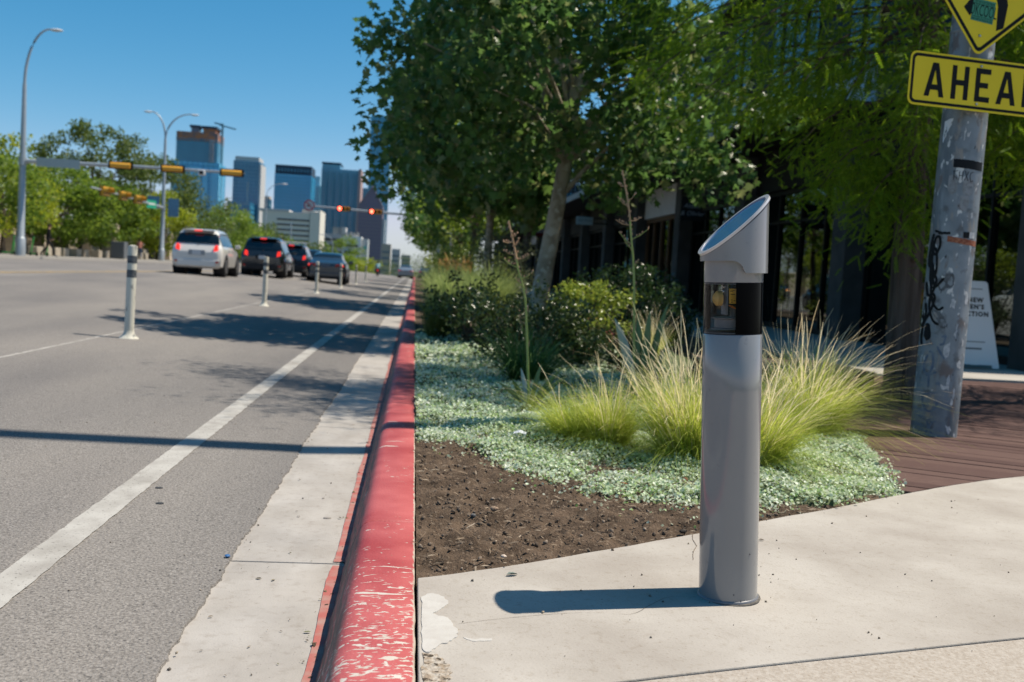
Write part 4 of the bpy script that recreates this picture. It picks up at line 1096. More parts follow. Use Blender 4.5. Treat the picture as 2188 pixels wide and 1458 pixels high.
    bolt(t2, -.008, lo + .13); bolt(t2, -.008, lo + s * .9)
    mb = MB(); mb.box((0, .014, 0), (.05, .024, .8)); mb.build('back_strap', M_bolt, t2)
build_signs()

# ------------------------------------------------------------------ flexible posts along the bike lane
M_dpost = mat('delineator_white', (.60, .585, .51), .6, col2=(.47, .46, .40), nscale=9, stretch=(1, 1, .25), nlo=.35, nhi=.7, col3=(.14, .15, .15), n3scale=22, n3lo=.60, n3hi=.70)
M_dband = mat('dark_tape', (.05, .06, .07), .5, col2=(.12, .13, .14), nscale=30)
def make_post():
    t = thing('lane_post', '', 'post', (0, 0, 0))
    mb = MB(); mb.lathe([(.105, 0), (.105, .012), (.085, .03), (.058, .06), (.052, .10)], 20); mb.build('foot', M_dpost, t, smooth=True)
    mb = MB(); mb.lathe([(.050, .10), (.050, .5), (.050, 1.03), (.046, 1.055), (.025, 1.063)], 20); mb.build('tube', M_dpost, t, smooth=True)
    for z0, z1 in ((.70, .785), (.86, .945)):
        mb = MB(); mb.lathe([(.0515, z0), (.0515, z1)], 20, caps=False); mb.build('tape_band', M_dband, t, smooth=True)
    return t
POSTS = [(-3.07, 11.2, 'nearest white lane post with two dark bands, standing in front of the white car'),
         (-3.07, 21.0, 'second white lane post up the street, in front of the black SUV'),
         (-3.07, 32.0, 'third white lane post, standing left of the dark saloon car'),
         (-3.05, 42.0, 'fourth white lane post, standing at the right rear corner of the dark saloon'),
         (-3.05, 52.8, 'fifth white lane post from the camera, second farthest'),
         (-3.05, 62.9, 'farthest white lane post on the street, smallest in view')]
p0 = make_post()
for i, (x, y, lb) in enumerate(POSTS):
    o = p0 if i == 0 else copy_thing(p0, None)
    o.location = (x, y, road_z(x) + .001); o.scale = (1, 1, .965); o.rotation_euler = (0, .01 * math.sin(i * 2.1) + .012, 1.1 * i)
    tag(o, lb, 'post', 'white posts along the bike lane')

# ------------------------------------------------------------------ cars
M_tyre = mat('tyre', (.012, .012, .012), .85); M_rim = mat('alloy', (.45, .45, .46), .3, .8)
M_cg = mat('car_glass', (.006, .009, .012), .04, spec=.8)
M_red = mat('tail_red', (.42, .012, .008), .25, coat=.5); M_redl = mat('tail_lit', (.8, .02, .01), .3, emit=(1, .035, .02), estr=.7)
M_trim = mat('car_trim', (.025, .025, .027), .6); M_plate = mat('number_plate', (.55, .57, .60), .5)
M_lamp = mat('clear_lamp', (.5, .5, .5), .1, coat=.5); M_amb = mat('amber_lit', (.8, .3, .05), .3, emit=(1, .35, .05), estr=5.0)
M_chr = mat('chrome', (.6, .6, .6), .12, 1.0)
def make_car(name, label, paint, kind, L_, W_, H_, loc, rz=0.0, lit=True, racks=False, front=None, group='cars on the street'):
    """kind 'suv', 'hatch' or 'saloon'; nose towards +Y"""
    t = thing(name, label, 'car', loc, rz, group)
    hw = W_ / 2
    suv = kind != 'saloon'
    sh = .60 * H_ if suv else .64 * H_
    g = .24 if suv else .18
    if suv: S = [(-.500, .40, sh * .80, sh * .82, .80, .74), (-.490, .30, sh * .90, sh * .93, .93, .82), (-.470, .26, sh, sh + .05, .97, .86), (-.445, g, sh, H_ * .80, .985, .80), (-.405, g, sh, H_ * .955, .99, .74), (-.36, g, sh, H_ * .985, 1, .72), (-.20, g, sh, H_, 1, .72), (.02, g, sh, H_ * .985, 1, .71), (.10, g, sh - .01, H_ * .93, 1, .72), (.17, g, sh - .03, H_ * .80, 1, .76), (.245, g, sh - .06, sh + .0, .99, .86), (.36, g, sh - .09, sh - .045, .97, .84), (.45, g, sh - .16, sh - .12, .92, .78), (.49, .28, sh - .28, sh - .25, .82, .70), (.50, .36, sh - .36, sh - .34, .74, .62)]
    else: S = [(-.500, .36, sh * .84, sh * .86, .78, .72), (-.492, .26, sh * .95, sh * .98, .92, .82), (-.475, .24, sh, sh + .03, .96, .86), (-.38, g, sh, sh + .045, .985, .85), (-.30, g, sh - .01, H_ * .80, 1, .76), (-.22, g, sh - .02, H_ * .94, 1, .70), (-.14, g, sh - .02, H_ * .985, 1, .68), (.0, g, sh - .03, H_, 1, .68), (.06, g, sh - .03, H_ * .97, 1, .69), (.14, g, sh - .05, H_ * .85, 1, .73), (.22, g, sh - .07, sh - .02, .99, .84), (.36, g, sh - .12, sh - .075, .97, .82), (.45, g, sh - .19, sh - .15, .91, .76), (.49, .26, sh - .30, sh - .27, .82, .70), (.50, .34, sh - .36, sh - .34, .74, .62)]
    def ring(s):
        f, zb, zs, zr, wb, wr = s; y = f * L_; a = hw * wb; b = hw * wr
        zm = zb + (zs - zb) * .5
        half = [(a * .80, zb), (a * .965, zb + .07), (a, zm), (a * .995, zm + (zs - zm) * .55), (a * .955, zs), (b * 1.04, zs + (zr - zs) * .55), (b, zs + (zr - zs) * .86), (b * .86, zs + (zr - zs) * .97), (b * .45, zr)]
        return [(x, y, z) for x, z in half] + [(-x, y, z) for x, z in half[::-1]]
    rings = [ring(s) for s in S]; n = len(rings[0])
    mb = MB(); mb.add([v for r_ in rings for v in r_], [(i * n + j, i * n + (j + 1) % n, (i + 1) * n + (j + 1) % n, (i + 1) * n + j) for i in range(len(S) - 1) for j in range(n)] + [tuple(range(n)), tuple((len(S) - 1) * n + j for j in range(n))[::-1]])
    body = mb.build('body', paint, t, smooth=True, ang=48)
    def P(i, j): return Vector(rings[i][j])
    # glass, laid just proud of the shell
    cab = [i for i, s in enumerate(S) if s[3] > s[2] + .25]
    c0, c1 = cab[0], cab[-1]
    def side(sgn):
        m_ = MB(); idx = list(range(c0 + (1 if suv else 0), c1 + 1)); vs = []
        for i in idx:
            jj = (4, 5, 6) if sgn > 0 else (n - 5, n - 6, n - 7)
            lo, mid, hi = (P(i, j) for j in jj)
            a = lo.lerp(mid, .16); b = mid; c = mid.lerp(hi, .82)
            for q in (a, b, c): vs.append(q + Vector((sgn * .012, 0, .002)))
        fs = [(3 * k + j, 3 * k + j + 1, 3 * k + 4 + j, 3 * k + 3 + j) if sgn < 0 else (3 * k + j, 3 * k + 3 + j, 3 * k + 4 + j, 3 * k + j + 1) for k in range(len(idx) - 1) for j in range(2)]
        m_.add(vs, fs); w = m_.build('side_window', M_cg, t, smooth=True)
        for k in (len(idx) // 3, 2 * len(idx) // 3):
            q = Vector(vs[3 * k + 1]); m2 = MB(); m2.box((q.x + sgn * .004, q.y, (vs[3 * k][2] + vs[3 * k + 2][2]) / 2), (.02, .07, abs(vs[3 * k + 2][2] - vs[3 * k][2]) + .04), ry=-sgn * .30); m2.build('pillar', M_trim, w)
    side(1); side(-1)
    def screen(name, i0, i1, k0, k1, dy):
        """window across the back or the front between stations i0 (low) and i1 (high)"""
        m_ = MB(); vs = []
        for q in np.linspace(k0, k1, 5):
            row = []
            for j in (6, 7, 8, n - 9, n - 8, n - 7):
                pts = [P(i, j) for i in range(min(i0, i1), max(i0, i1) + 1)]
                if i0 > i1: pts = pts[::-1]
                f = q * (len(pts) - 1); k = min(int(f), len(pts) - 2); v = pts[k].lerp(pts[k + 1], f - k)
                row.append(v + Vector((0, dy, .012)))
            vs += row
        w6 = 6
        m_.add(vs, [(r_ * w6 + j, r_ * w6 + j + 1, (r_ + 1) * w6 + j + 1, (r_ + 1) * w6 + j) for r_ in range(4) for j in range(w6 - 1)])
        return m_.build(name, M_cg, t, smooth=True)
    if suv: screen('rear_window', c0 - 1, c0 + 1, .12, .80, -.014); yw = S[c0 + 1]
    else: screen('rear_window', c0 - 1, c0 + 2, .16, .82, -.014)
    screen('windscreen', c1 + 1, c1 - 2, .08, .86, .014)
    # wheels
    rw = .345 if suv else .325
    for sx in (-1, 1):
        for fy in (-.305, .30):
            x = sx * (hw - .105); y = fy * L_
            m_ = MB(); m_.cyl((x - .11, y, rw), (x + .11, y, rw), rw, n=28)
            w = m_.build('wheel', M_tyre, t, smooth=True, ang=30)
            m_ = MB(); m_.cyl((x + sx * .105, y, rw), (x + sx * .116, y, rw), rw * .68, n=20); rim = m_.build('rim', M_trim, w)
            m_ = MB()
            for k in range(5): m_.box((x + sx * .119, y + .5 * rw * .62 * math.cos(k * 1.2566), rw + .5 * rw * .62 * math.sin(k * 1.2566)), (.008, rw * .62, .06), rx=k * 1.2566)
            m_.cyl((x + sx * .113, y, rw), (x + sx * .121, y, rw), rw * .18, n=12)
            frame = [(rw * .70 * math.cos(a), rw * .70 * math.sin(a)) for a in np.linspace(0, 2 * PI, 24, endpoint=False)]; inn = [(u * .88, v * .88) for u, v in frame]
            frame_prism(m_, frame, inn, lambda u, v, d: (x + sx * d, y + u, rw + v), .112, .122)
            m_.build('spokes', M_rim, w)
            m_ = MB(); m_.cyl((sx * (hw * .55), y, rw + .02), (sx * (hw + .004), y, rw + .02), rw + .06, n=28); m_.build('wheel_arch', M_trim, t)
    # rear end
    yb = -L_ / 2
    if suv:
        m_ = MB(); m_.box((0, yb - .004, .42), (W_ * .74, .05, .22)); m_.box((0, yb + .02, .52), (W_ * .86, .08, .06)); m_.build('rear_bumper', paint if name == 'white_suv' else M_trim, t, bev=.02)
        for s in (-1, 1):
            m_ = MB(); m_.prism([(0, -.11), (.13, -.15), (.17, .0), (.13, .17), (.04, .13)], lambda x, z, d: (s * (hw * .63 + x), yb + .055 + .16 * max(0, x - .04) + d, sh * .92 + z), -.045, .05)
            m_.build('tail_light', M_redl if lit else M_red, t, bev=.01)
            m_ = MB(); m_.box((s * hw * .74, yb - .012, .47), (.18, .03, .06)); m_.build('reflector', M_red, t)
        zt_ = S[c0 + 1][3]
        m_ = MB(); m_.box((0, S[c0 + 1][0] * L_ - .10, zt_ + .005), (W_ * .60, .22, .035)); m_.build('spoiler', paint, t, bev=.012)
        m_ = MB(); m_.box((0, S[c0 + 1][0] * L_ - .215, zt_ - .012), (.26, .02, .05)); m_.build('brake_light', M_redl if lit else M_red, t)
        m_ = MB(); m_.box((0, yb - .012, sh * .80), (.56, .02, .17)); m_.build('plate_recess', M_trim if name != 'white_suv' else mat('recess_grey', (.30, .32, .34), .5), t)
        m_ = MB(); m_.box((0, yb - .026, sh * .80), (.30, .012, .15)); m_.build('number_plate', M_plate, t)
        m_ = MB(); m_.tube([(.0, S[2][0] * L_ - .03, sh + .06), (.08, S[3][0] * L_ - .04, sh + .16), (.2, S[3][0] * L_ - .03, sh + .24)], .01, 6); m_.build('wiper', M_trim, t)
        m_ = MB()
        for s in (-1, 1): m_.tube([(s * hw * .62, -.33 * L_, H_ + .0), (s * hw * .63, -.30 * L_, H_ + .045), (s * hw * .63, .0, H_ + .045), (s * hw * .63, .03 * L_, H_ + .0)], .018, 6)
        m_.build('roof_rail', M_trim if not racks else M_chr, t)
        if racks:
            m_ = MB(); m_.box((0, -.24 * L_, H_ + .10), (W_ * .70, .05, .05)); m_.box((0, -.02 * L_, H_ + .10), (W_ * .70, .05, .05)); m_.build('roof_bar', M_chr, t)
    else:
        m_ = MB(); m_.box((0, yb + .02, .40), (W_ * .84, .10, .20)); m_.build('rear_bumper', paint, t, bev=.03)
        m_ = MB(); m_.box((0, yb - .01, .27), (W_ * .70, .06, .10)); m_.build('diffuser', M_trim, t)
        for s in (-1, 1):
            m_ = MB(); m_.prism([(0, -.05), (.30, -.06), (.33, .06), (.05, .07)], lambda x, z, d: (s * (hw * .44 + x), yb + .012 + .28 * max(0, x - .16) + d, sh * .89 + z), -.03, .03); m_.build('tail_light', M_red, t, bev=.008)
            m_ = MB(); m_.lathe([(.055, -.0), (.05, .012)], 14); m_.v = [(s * hw * .83 + a, yb + .03 - c, sh * .89 + b) for a, b, c in m_.v]; m_.build('brake_lamp', M_redl, t)
        m_ = MB(); m_.box((0, yb - .006, sh * .86), (.34, .015, .12)); m_.build('number_plate', mat('dark_plate', (.12, .15, .2), .5), t)
        m_ = MB(); m_.box((0, -.295 * L_, sh + .09), (.22, .04, .025)); m_.build('brake_light', M_red, t)
    for s in (-1, 1):
        m_ = MB(); m_.box((s * (hw + .09), .13 * L_, sh + .09), (.20, .09, .14)); m_.build('mirror', paint, t, bev=.03)
        for fy in (-.02, -.20):
            m_ = MB(); m_.box((s * (hw + .003), fy * L_, sh - .10), (.02, .16, .03)); m_.build('door_handle', M_chr if name == 'white_suv' else M_trim, t)
    # front end
    for s in (-1, 1):
        m_ = MB(); m_.ball((s * hw * .66, L_ * .475, sh - .26), .12, 8, (1.3, .6, .6)); m_.build('headlight', M_amb if front == 'amber' and s > 0 else M_lamp, t, smooth=True)
    m_ = MB(); m_.box((0, L_ * .497, .46), (W_ * .52, .03, .14)); m_.build('grille', M_trim, t)
    m_ = MB(); m_.box((0, L_ * .502, .40), (.30, .02, .10)); m_.build('number_plate', M_plate, t)
    return t
P_white = mat('paint_white', (.62, .61, .59), .3, coat=1.0); P_black = mat('paint_black', (.008, .010, .013), .25, coat=1.0)
P_navy = mat('paint_navy', (.010, .018, .030), .25, coat=1.0); P_grey = mat('paint_grey', (.20, .23, .26), .3, .4, coat=1.0)
P_slate = mat('paint_slate', (.022, .032, .045), .25, .3, coat=1.0); P_blue = mat('paint_blue', (.02, .07, .18), .3, coat=1.0)
make_car('white_suv', 'white compact SUV seen from behind with red tail lights lit', P_white, 'hatch', 4.25, 1.78, 1.64, (-7.66, 37.95, .435), .02)
make_car('black_suv', 'black SUV right behind the white one, brake lights on', P_black, 'suv', 4.7, 1.90, 1.72, (-6.62, 46.2, .385), .02)
make_car('dark_suv', 'dark SUV with silver roof bars, in front of the black SUV', P_navy, 'suv', 4.5, 1.85, 1.66, (-6.45, 54.6, .37), .02, racks=True)
make_car('oncoming_car', 'dark blue oncoming car with an amber lamp lit, beyond the row of SUVs', P_navy, 'suv', 4.6, 1.85, 1.60, (-6.9, 66.5, .40), PI + .03, lit=False, front='amber')
make_car('dark_saloon', 'dark slate saloon car seen from behind, in the lane by the posts', P_slate, 'saloon', 4.75, 1.84, 1.44, (-4.18, 49.4, .20), .02)
make_car('grey_car', 'silver grey car far up the street at the kerb side', P_grey, 'saloon', 4.5, 1.76, 1.44, (-1.05, 114.5, .06), .0)
make_car('blue_car', 'blue car half hidden by grass plumes beyond the grey car', P_blue, 'saloon', 4.5, 1.76, 1.44, (1.3, 121, .06), .0)
make_car('white_car', 'white car cut off at the picture edge by the first tall mast', P_white, 'saloon', 4.5, 1.78, 1.46, (-17.75, 39.6, .472), PI)

# ------------------------------------------------------------------ people
def person(name, label, loc, rz, joints, shirt, trousers, hair=(.03, .02, .015), skin=(.42, .25, .18), shoes=(.03, .03, .03), group=None, bare_arms=True, hood=False):
    t = thing(name, label, 'person', loc, rz, group)
    J = joints
    names = list(J); idx = {k: i for i, k in enumerate(names)}
    E = [('pelvis', 'chest'), ('chest', 'neck'), ('neck', 'head'), ('chest', 'sh_l'), ('sh_l', 'el_l'), ('el_l', 'ha_l'), ('chest', 'sh_r'), ('sh_r', 'el_r'), ('el_r', 'ha_r'), ('pelvis', 'hip_l'), ('hip_l', 'kn_l'), ('kn_l', 'an_l'), ('an_l', 'to_l'), ('pelvis', 'hip_r'), ('hip_r', 'kn_r'), ('kn_r', 'an_r'), ('an_r', 'to_r')]
    RAD = dict(pelvis=.135, chest=.15, neck=.055, head=.095, sh_l=.07, sh_r=.07, el_l=.045, el_r=.045, ha_l=.035, ha_r=.035, hip_l=.095, hip_r=.095, kn_l=.062, kn_r=.062, an_l=.042, an_r=.042, to_l=.035, to_r=.035)
    me = bpy.data.meshes.new('skeleton'); me.from_pydata([J[k] for k in names], [(idx[a], idx[b]) for a, b in E], [])
    o = bpy.data.objects.new('skeleton', me); COL.objects.link(o)
    sk = o.modifiers.new('skin', 'SKIN'); sub = o.modifiers.new('sub', 'SUBSURF'); sub.levels = 2; sub.render_levels = 2
    for k in names:
        v = me.skin_vertices[0].data[idx[k]]; v.radius = (RAD[k], RAD[k]); v.use_root = (k == 'pelvis')
    dg = bpy.context.evaluated_depsgraph_get(); dg.update()
    bm = bpy.data.meshes.new_from_object(o.evaluated_get(dg)); bpy.data.objects.remove(o)
    bm.materials.clear()
    b = link_mesh('body', bm, [mat('skin_%.2f' % skin[0], skin, .6), mat('cloth_%.3f_%.3f_%.3f' % shirt, shirt, .9), mat('cloth_%.3f_%.3f_%.3f' % trousers, trousers, .9), mat('shoe', shoes, .7)], t)
    seg = {('pelvis', 'chest'): 1, ('chest', 'neck'): 1, ('neck', 'head'): 0, ('chest', 'sh_l'): 1, ('chest', 'sh_r'): 1, ('sh_l', 'el_l'): 1, ('sh_r', 'el_r'): 1, ('el_l', 'ha_l'): 0 if bare_arms else 1, ('el_r', 'ha_r'): 0 if bare_arms else 1, ('pelvis', 'hip_l'): 2, ('pelvis', 'hip_r'): 2, ('hip_l', 'kn_l'): 2, ('hip_r', 'kn_r'): 2, ('kn_l', 'an_l'): 2, ('kn_r', 'an_r'): 2, ('an_l', 'to_l'): 3, ('an_r', 'to_r'): 3}
    for p in bm.polygons:
        c = p.center; best = None
        for (a, d), mi in seg.items():
            A, D = Vector(J[a]), Vector(J[d]); u = D - A; s = max(0, min(1, (c - A).dot(u) / u.length_squared)); q = (c - (A + u * s)).length
            if best is None or q < best[0]: best = (q, mi)
        p.material_index = best[1]; p.use_smooth = True
    h = Vector(J['head'])
    fy = .085
    m_ = MB(); m_.ball(h + Vector((0, -.02, .035)), .105, 12, (1, 1.05, 1.0)); m_.v = [(x, min(y, h.y + .055) if z < h.z + .06 else y, max(z, h.z - .05)) for x, y, z in m_.v]
    m_.build('hair', mat('hair_%.2f' % hair[0], hair, .8), t, smooth=True)
    m_ = MB(); m_.ball(h + Vector((0, .10, -.01)), .016, 6, (1, 1.3, 1.4)); m_.build('nose', mat('skin_%.2f' % skin[0], skin, .6), t, smooth=True)
    for s in (-1, 1):
        m_ = MB(); m_.ball(h + Vector((s * .034, .086, .02)), .010, 6); m_.build('eye', mat('eye', (.03, .025, .02), .3), t)
        m_ = MB(); m_.ball(h + Vector((s * .095, .0, .0)), .022, 6, (.5, 1, 1.4)); m_.build('ear', mat('skin_%.2f' % skin[0], skin, .6), t, smooth=True)
    m_ = MB(); m_.box(h + Vector((0, .088, -.045)), (.04, .01, .008)); m_.build('mouth', mat('lips', (.25, .09, .08), .6), t)
    # hands with four fingers and a thumb
    for s, k, e in ((-1, 'ha_l', 'el_l'), (1, 'ha_r', 'el_r')):
        a = Vector(J[k]); d = (a - Vector(J[e])).normalized(); sd = d.cross(Vector((0, 1, 0))).normalized()
        m_ = MB()
        for q in range(4): m_.tube([a + sd * 0 + Vector((0, (q - 1.5) * .02, 0)), a + d * (.06 + .01 * (q in (1, 2))) + Vector((0, (q - 1.5) * .021, 0)), a + d * (.085 + .012 * (q in (1, 2))) + Vector((0, (q - 1.5) * .02 + .008, 0)) - sd * .012 * s], [.010, .009, .007], 6)
        m_.tube([a + Vector((0, .025, 0)), a + d * .03 + Vector((0, .05, 0)), a + d * .055 + Vector((0, .052, 0))], [.011, .010, .008], 6)
        m_.build('hand', mat('skin_%.2f' % skin[0], skin, .6), t, smooth=True)
    return t
def walk_pose(h=1.75, stride=.28, lean=.04):
    k = h / 1.75
    J = dict(pelvis=(0, 0, .95), chest=(0, lean, 1.32), neck=(0, lean, 1.50), head=(0, lean + .03, 1.64), sh_l=(-.18, lean, 1.42), el_l=(-.24, lean - .10, 1.16), ha_l=(-.23, lean + .04, .93), sh_r=(.18, lean, 1.42), el_r=(.24, lean + .0, 1.15), ha_r=(.22, lean + .16, .95),
             hip_l=(-.09, 0, .88), kn_l=(-.10, stride * .75, .50), an_l=(-.10, stride, .09), to_l=(-.10, stride + .16, .035), hip_r=(.09, 0, .88), kn_r=(.10, -stride * .15, .48), an_r=(.10, -stride * 1.1, .14), to_r=(.10, -stride * 1.1 + .15, .035))
    return {q: tuple(c * k for c in v) for q, v in J.items()}
person('person', 'person in black walking along the far kerb near the scooters', (-20.35, 57.8, .60), -1.2, walk_pose(1.80, .34), (.012, .012, .013), (.012, .012, .014), shoes=(.05, .06, .08), bare_arms=False)
person('person', 'person in a salmon top and blue jeans walking near the second tall mast', (-22.4, 84.0, .60), .6, walk_pose(1.66, .26), (.40, .17, .13), (.035, .06, .12), hair=(.10, .05, .03))
person('person', 'person in blue trousers standing behind the second tall mast', (-20.3, 87.5, .60), .1, walk_pose(1.72, .10), (.05, .05, .06), (.05, .10, .24))
# rider
def ride_pose():
    return dict(pelvis=(0, -.25, .80), chest=(0, -.12, 1.18), neck=(0, -.10, 1.36), head=(0, -.07, 1.50), sh_l=(-.19, -.12, 1.28), el_l=(-.30, .06, 1.08), ha_l=(-.30, .30, .98), sh_r=(.19, -.12, 1.28), el_r=(.30, .06, 1.08), ha_r=(.30, .30, .98),
                hip_l=(-.11, -.22, .78), kn_l=(-.22, .14, .62), an_l=(-.20, .0, .26), to_l=(-.20, .16, .22), hip_r=(.11, -.22, .78), kn_r=(.22, .14, .62), an_r=(.20, .0, .26), to_r=(.20, .16, .22))
RP = (-3.9, 106, .115)
person('person', 'rider in a pale cyan shirt and helmet on the far motorcycle', RP, 0, ride_pose(), (.30, .52, .56), (.02, .02, .03), hair=(.02, .02, .02))
mc = thing('motorcycle', 'black motorcycle with a red tail lamp far up the street', 'motorcycle', RP)
for y in (-.62, .68):
    mb = MB(); mb.cyl((-.07, y, .31), (.07, y, .31), .31, n=24); w = mb.build('wheel', M_tyre, mc, smooth=True, ang=30)
    mb = MB(); mb.cyl((-.075, y, .31), (.075, y, .31), .19, n=16); mb.build('rim', M_rim, w)
mb = MB(); mb.ball((0, .12, .72), .2, 10, (.8, 1.5, .7)); mb.build('tank', P_black, mc, smooth=True)
mb = MB(); mb.box((0, -.38, .70), (.24, .62, .10)); mb.build('seat', M_trim, mc, bev=.03)
mb = MB(); mb.box((0, .05, .42), (.26, .5, .34)); mb.build('engine', M_trim, mc, bev=.04)
mb = MB(); mb.tube([(-.36, .28, .97), (-.1, .40, 1.0), (.1, .40, 1.0), (.36, .28, .97)], .018, 8); mb.tube([(-.05, .40, .98), (-.05, .68, .31)], .03, 8); mb.tube([(.05, .40, .98), (.05, .68, .31)], .03, 8); mb.build('handlebar', M_trim, mc)
mb = MB(); mb.box((0, -.74, .68), (.14, .05, .10)); mb.build('tail_lamp', M_redl, mc)
mb = MB(); mb.cyl((0, .55, .84), (0, .64, .84), .09); mb.build('headlamp', M_lamp, mc)

# ------------------------------------------------------------------ scooters parked on the far pavement
M_sc = mat('scooter_grey', (.30, .32, .34), .4, .3); M_scg = mat('scooter_green', (.06, .42, .10), .5)
def make_scooter():
    s = thing('electric_scooter', '', 'scooter', (0, 0, 0))
    mb = MB(); mb.box((0, -.05, .12), (.16, .62, .05)); mb.build('footboard', M_scg, s, bev=.01)
    for y in (-.45, .48):
        mb = MB(); mb.cyl((-.025, y, .11), (.025, y, .11), .11, n=18); mb.build('wheel', M_tyre, s, smooth=True, ang=30)
    mb = MB(); mb.tube([(0, .46, .14), (0, .33, 1.08)], [.035, .03], 10); mb.build('stem', M_scg, s, smooth=True)
    mb = MB(); mb.tube([(-.24, .30, 1.10), (0, .33, 1.10), (.24, .30, 1.10)], .016, 8); mb.build('handlebar', M_trim, s)
    mb = MB(); mb.lathe([(.045, 0), (.04, .03), (.0, .04)], 12, (0, .36, 1.06)); mb.build('headlamp', M_lamp, s)
    return s
s0 = make_scooter()
for i, (x, y, r, lb) in enumerate([(-21.9, 57.0, .5, 'green electric scooter nearest the first mast'), (-21.5, 58.9, .7, 'green electric scooter in the middle of its row'), (-21.3, 60.4, .4, 'green electric scooter parked nearest the walking person in black'), (-22.8, 58.5, -.6, 'green electric scooter leaning by the stone wall')]):
    o = s0 if i == 0 else copy_thing(s0, None)
    o.location = (x, y, .60); o.rotation_euler = (0, .10, r); tag(o, lb, 'scooter', 'scooters parked on the far pavement')

# ------------------------------------------------------------------ masts, signals, lamps
M_mast = mat('mast_steel', (.34, .38, .41), .45, .45, col2=(.40, .43, .45), nscale=3)
M_sig = mat('signal_yellow', (.62, .30, .025), .45, col2=(.70, .36, .04), nscale=4); M_sigb = mat('signal_black', (.012, .012, .012), .6)
M_white_b = mat('fitting_white', (.55, .56, .57), .5)
def signal_body(parent, horizontal=True, back=True, lit=None):
    """three lamps in a row along X (horizontal) seen from -Y"""
    mb = MB(); prof = [(-.66, -.19), (.66, -.19), (.66, .19), (-.66, .19)]
    mb.prism(prof, lambda x, z, d: (x, d, z), -.01 if back else .10, .0 if back else .11); mb.build('backplate', M_sigb, parent)
    mb = MB()
    if back: # rounded housing seen from behind
        pts = [(.15 * math.cos(a) * .9, .15 * math.sin(a)) for a in np.linspace(PI, 2 * PI, 9)]
        n = len(pts); vs = [(x, q[1] * .9 - .012, -q[0]) for x in (-.53, .53) for q in pts]
        mb.add(vs, [(i, i + 1, n + i + 1, n + i) for i in range(n - 1)] + [tuple(range(n)), tuple(range(n, 2 * n))[::-1]])
        mb.build('housing', M_sig, parent, smooth=True, ang=50)
    else:
        mb.box((0, .02, 0), (1.06, .16, .34)); mb.build('housing', M_sig, parent, bev=.02)
    sgn = 1 if back else -1
    for k in range(3):
        x = (k - 1) * .355
        mb = MB(); ring = [(.155 * math.cos(a), .155 * math.sin(a)) for a in np.linspace(-.3, PI + .3, 14)]
        vs = [(x + u, sgn * (.06 + d), v) for d in (0, .2) for u, v in ring]; n = len(ring)
        mb.add(vs, [(i, i + 1, n + i + 1, n + i) for i in range(n - 1)]); mb.build('visor', M_sig if not back else M_sigb, parent)
        mb = MB(); mb.lathe([(.14, 0), (.10, .03), (.0, .045)], 18); mb.v = [(x + a, sgn * (.06 + c), b) for a, b, c in mb.v]
        mb.build('lens', mat('lens_red', (.9, .03, .02), .3, emit=(1, .07, .04), estr=9.0) if lit == k else mat('lens_dark', (.05, .03, .015), .2), parent, smooth=True)

def mast(label, x, y, z, h, armz, arm_dx, arm_dy=0.0, lamp=(1.6, 2.9), name='signal_mast', double=False):
    t = thing(name, label, 'mast', (x, y, z))
    mb = MB(); mb.lathe([(.25, 0), (.25, .9), (.22, .95), (.19, 1.0), (.155, armz), (.10, h - lamp[1])], 18); mb.build('pole', M_mast, t, smooth=True)
    n = 12
    for s in ([1, -1] if double else [1]):
        r = lamp[0] if s > 0 else lamp[0] * .58
        pts = [(s * r * (1 - math.cos(a)), 0, h - lamp[1] + lamp[1] * math.sin(a)) for a in np.linspace(0, PI / 2, n)]
        mb = MB(); mb.tube(pts, [.08 - .04 * i / n for i in range(n)], 10); mb.build('lamp_arm', M_mast, t, smooth=True)
        mb = MB(); mb.ball((s * (r + .28), 0, h - .03), .34, 10, (1, .42, .24)); mb.build('lamp_head', M_white_b, t, smooth=True)
    if arm_dx or arm_dy:
        mb = MB(); mb.tube([(0, 0, armz), (arm_dx * .5, arm_dy * .5, armz + .10), (arm_dx, arm_dy, armz + .12)], [.125, .09, .06], 12); mb.build('mast_arm', M_mast, t, smooth=True)
        mb = MB(); mb.lathe([(.19, armz - .22), (.19, armz + .22)], 18); mb.build('arm_clamp', M_mast, t, smooth=True)
    return t
Y1 = 55.0
mast('tall grey mast at the left with curved lamp arm and long horizontal signal arm', -20.75, Y1, .60, 11.85, 4.95, 11.4, lamp=(1.25, 2.9))
for k, (dx, lb) in enumerate([(-15.72, 'yellow signal head seen from behind, first from the tall left mast'), (-13.05, 'yellow signal head seen from behind, middle one on the long arm'), (-9.98, 'yellow signal head seen from behind, at the free end of the long arm')]):
    s = thing('traffic_signal', lb, 'signal', (dx, Y1 - .20, 5.64), group='traffic signals on the long arm'); signal_body(s)
    s.scale = (.96, 1, 1.05)
sg = thing('street_name_sign', 'long narrow street name board on the arm close to the left mast', 'sign', (-18.9, Y1 - .16, 5.55))
mb = MB(); mb.box((0, 0, 0), (2.2, .03, .46)); mb.build('board', mat('sign_back', (.36, .42, .43), .5, .3), sg)
cm = thing('detector_camera', 'small pale detector box under the signal arm', 'camera', (-11.55, Y1 - .1, 5.55))
mb = MB(); mb.box((0, 0, 0), (.34, .4, .28)); mb.build('case', M_white_b, cm, bev=.05); mb = MB(); mb.cyl((0, -.2, 0), (0, -.24, 0), .1); mb.build('lens', M_sigb, cm)
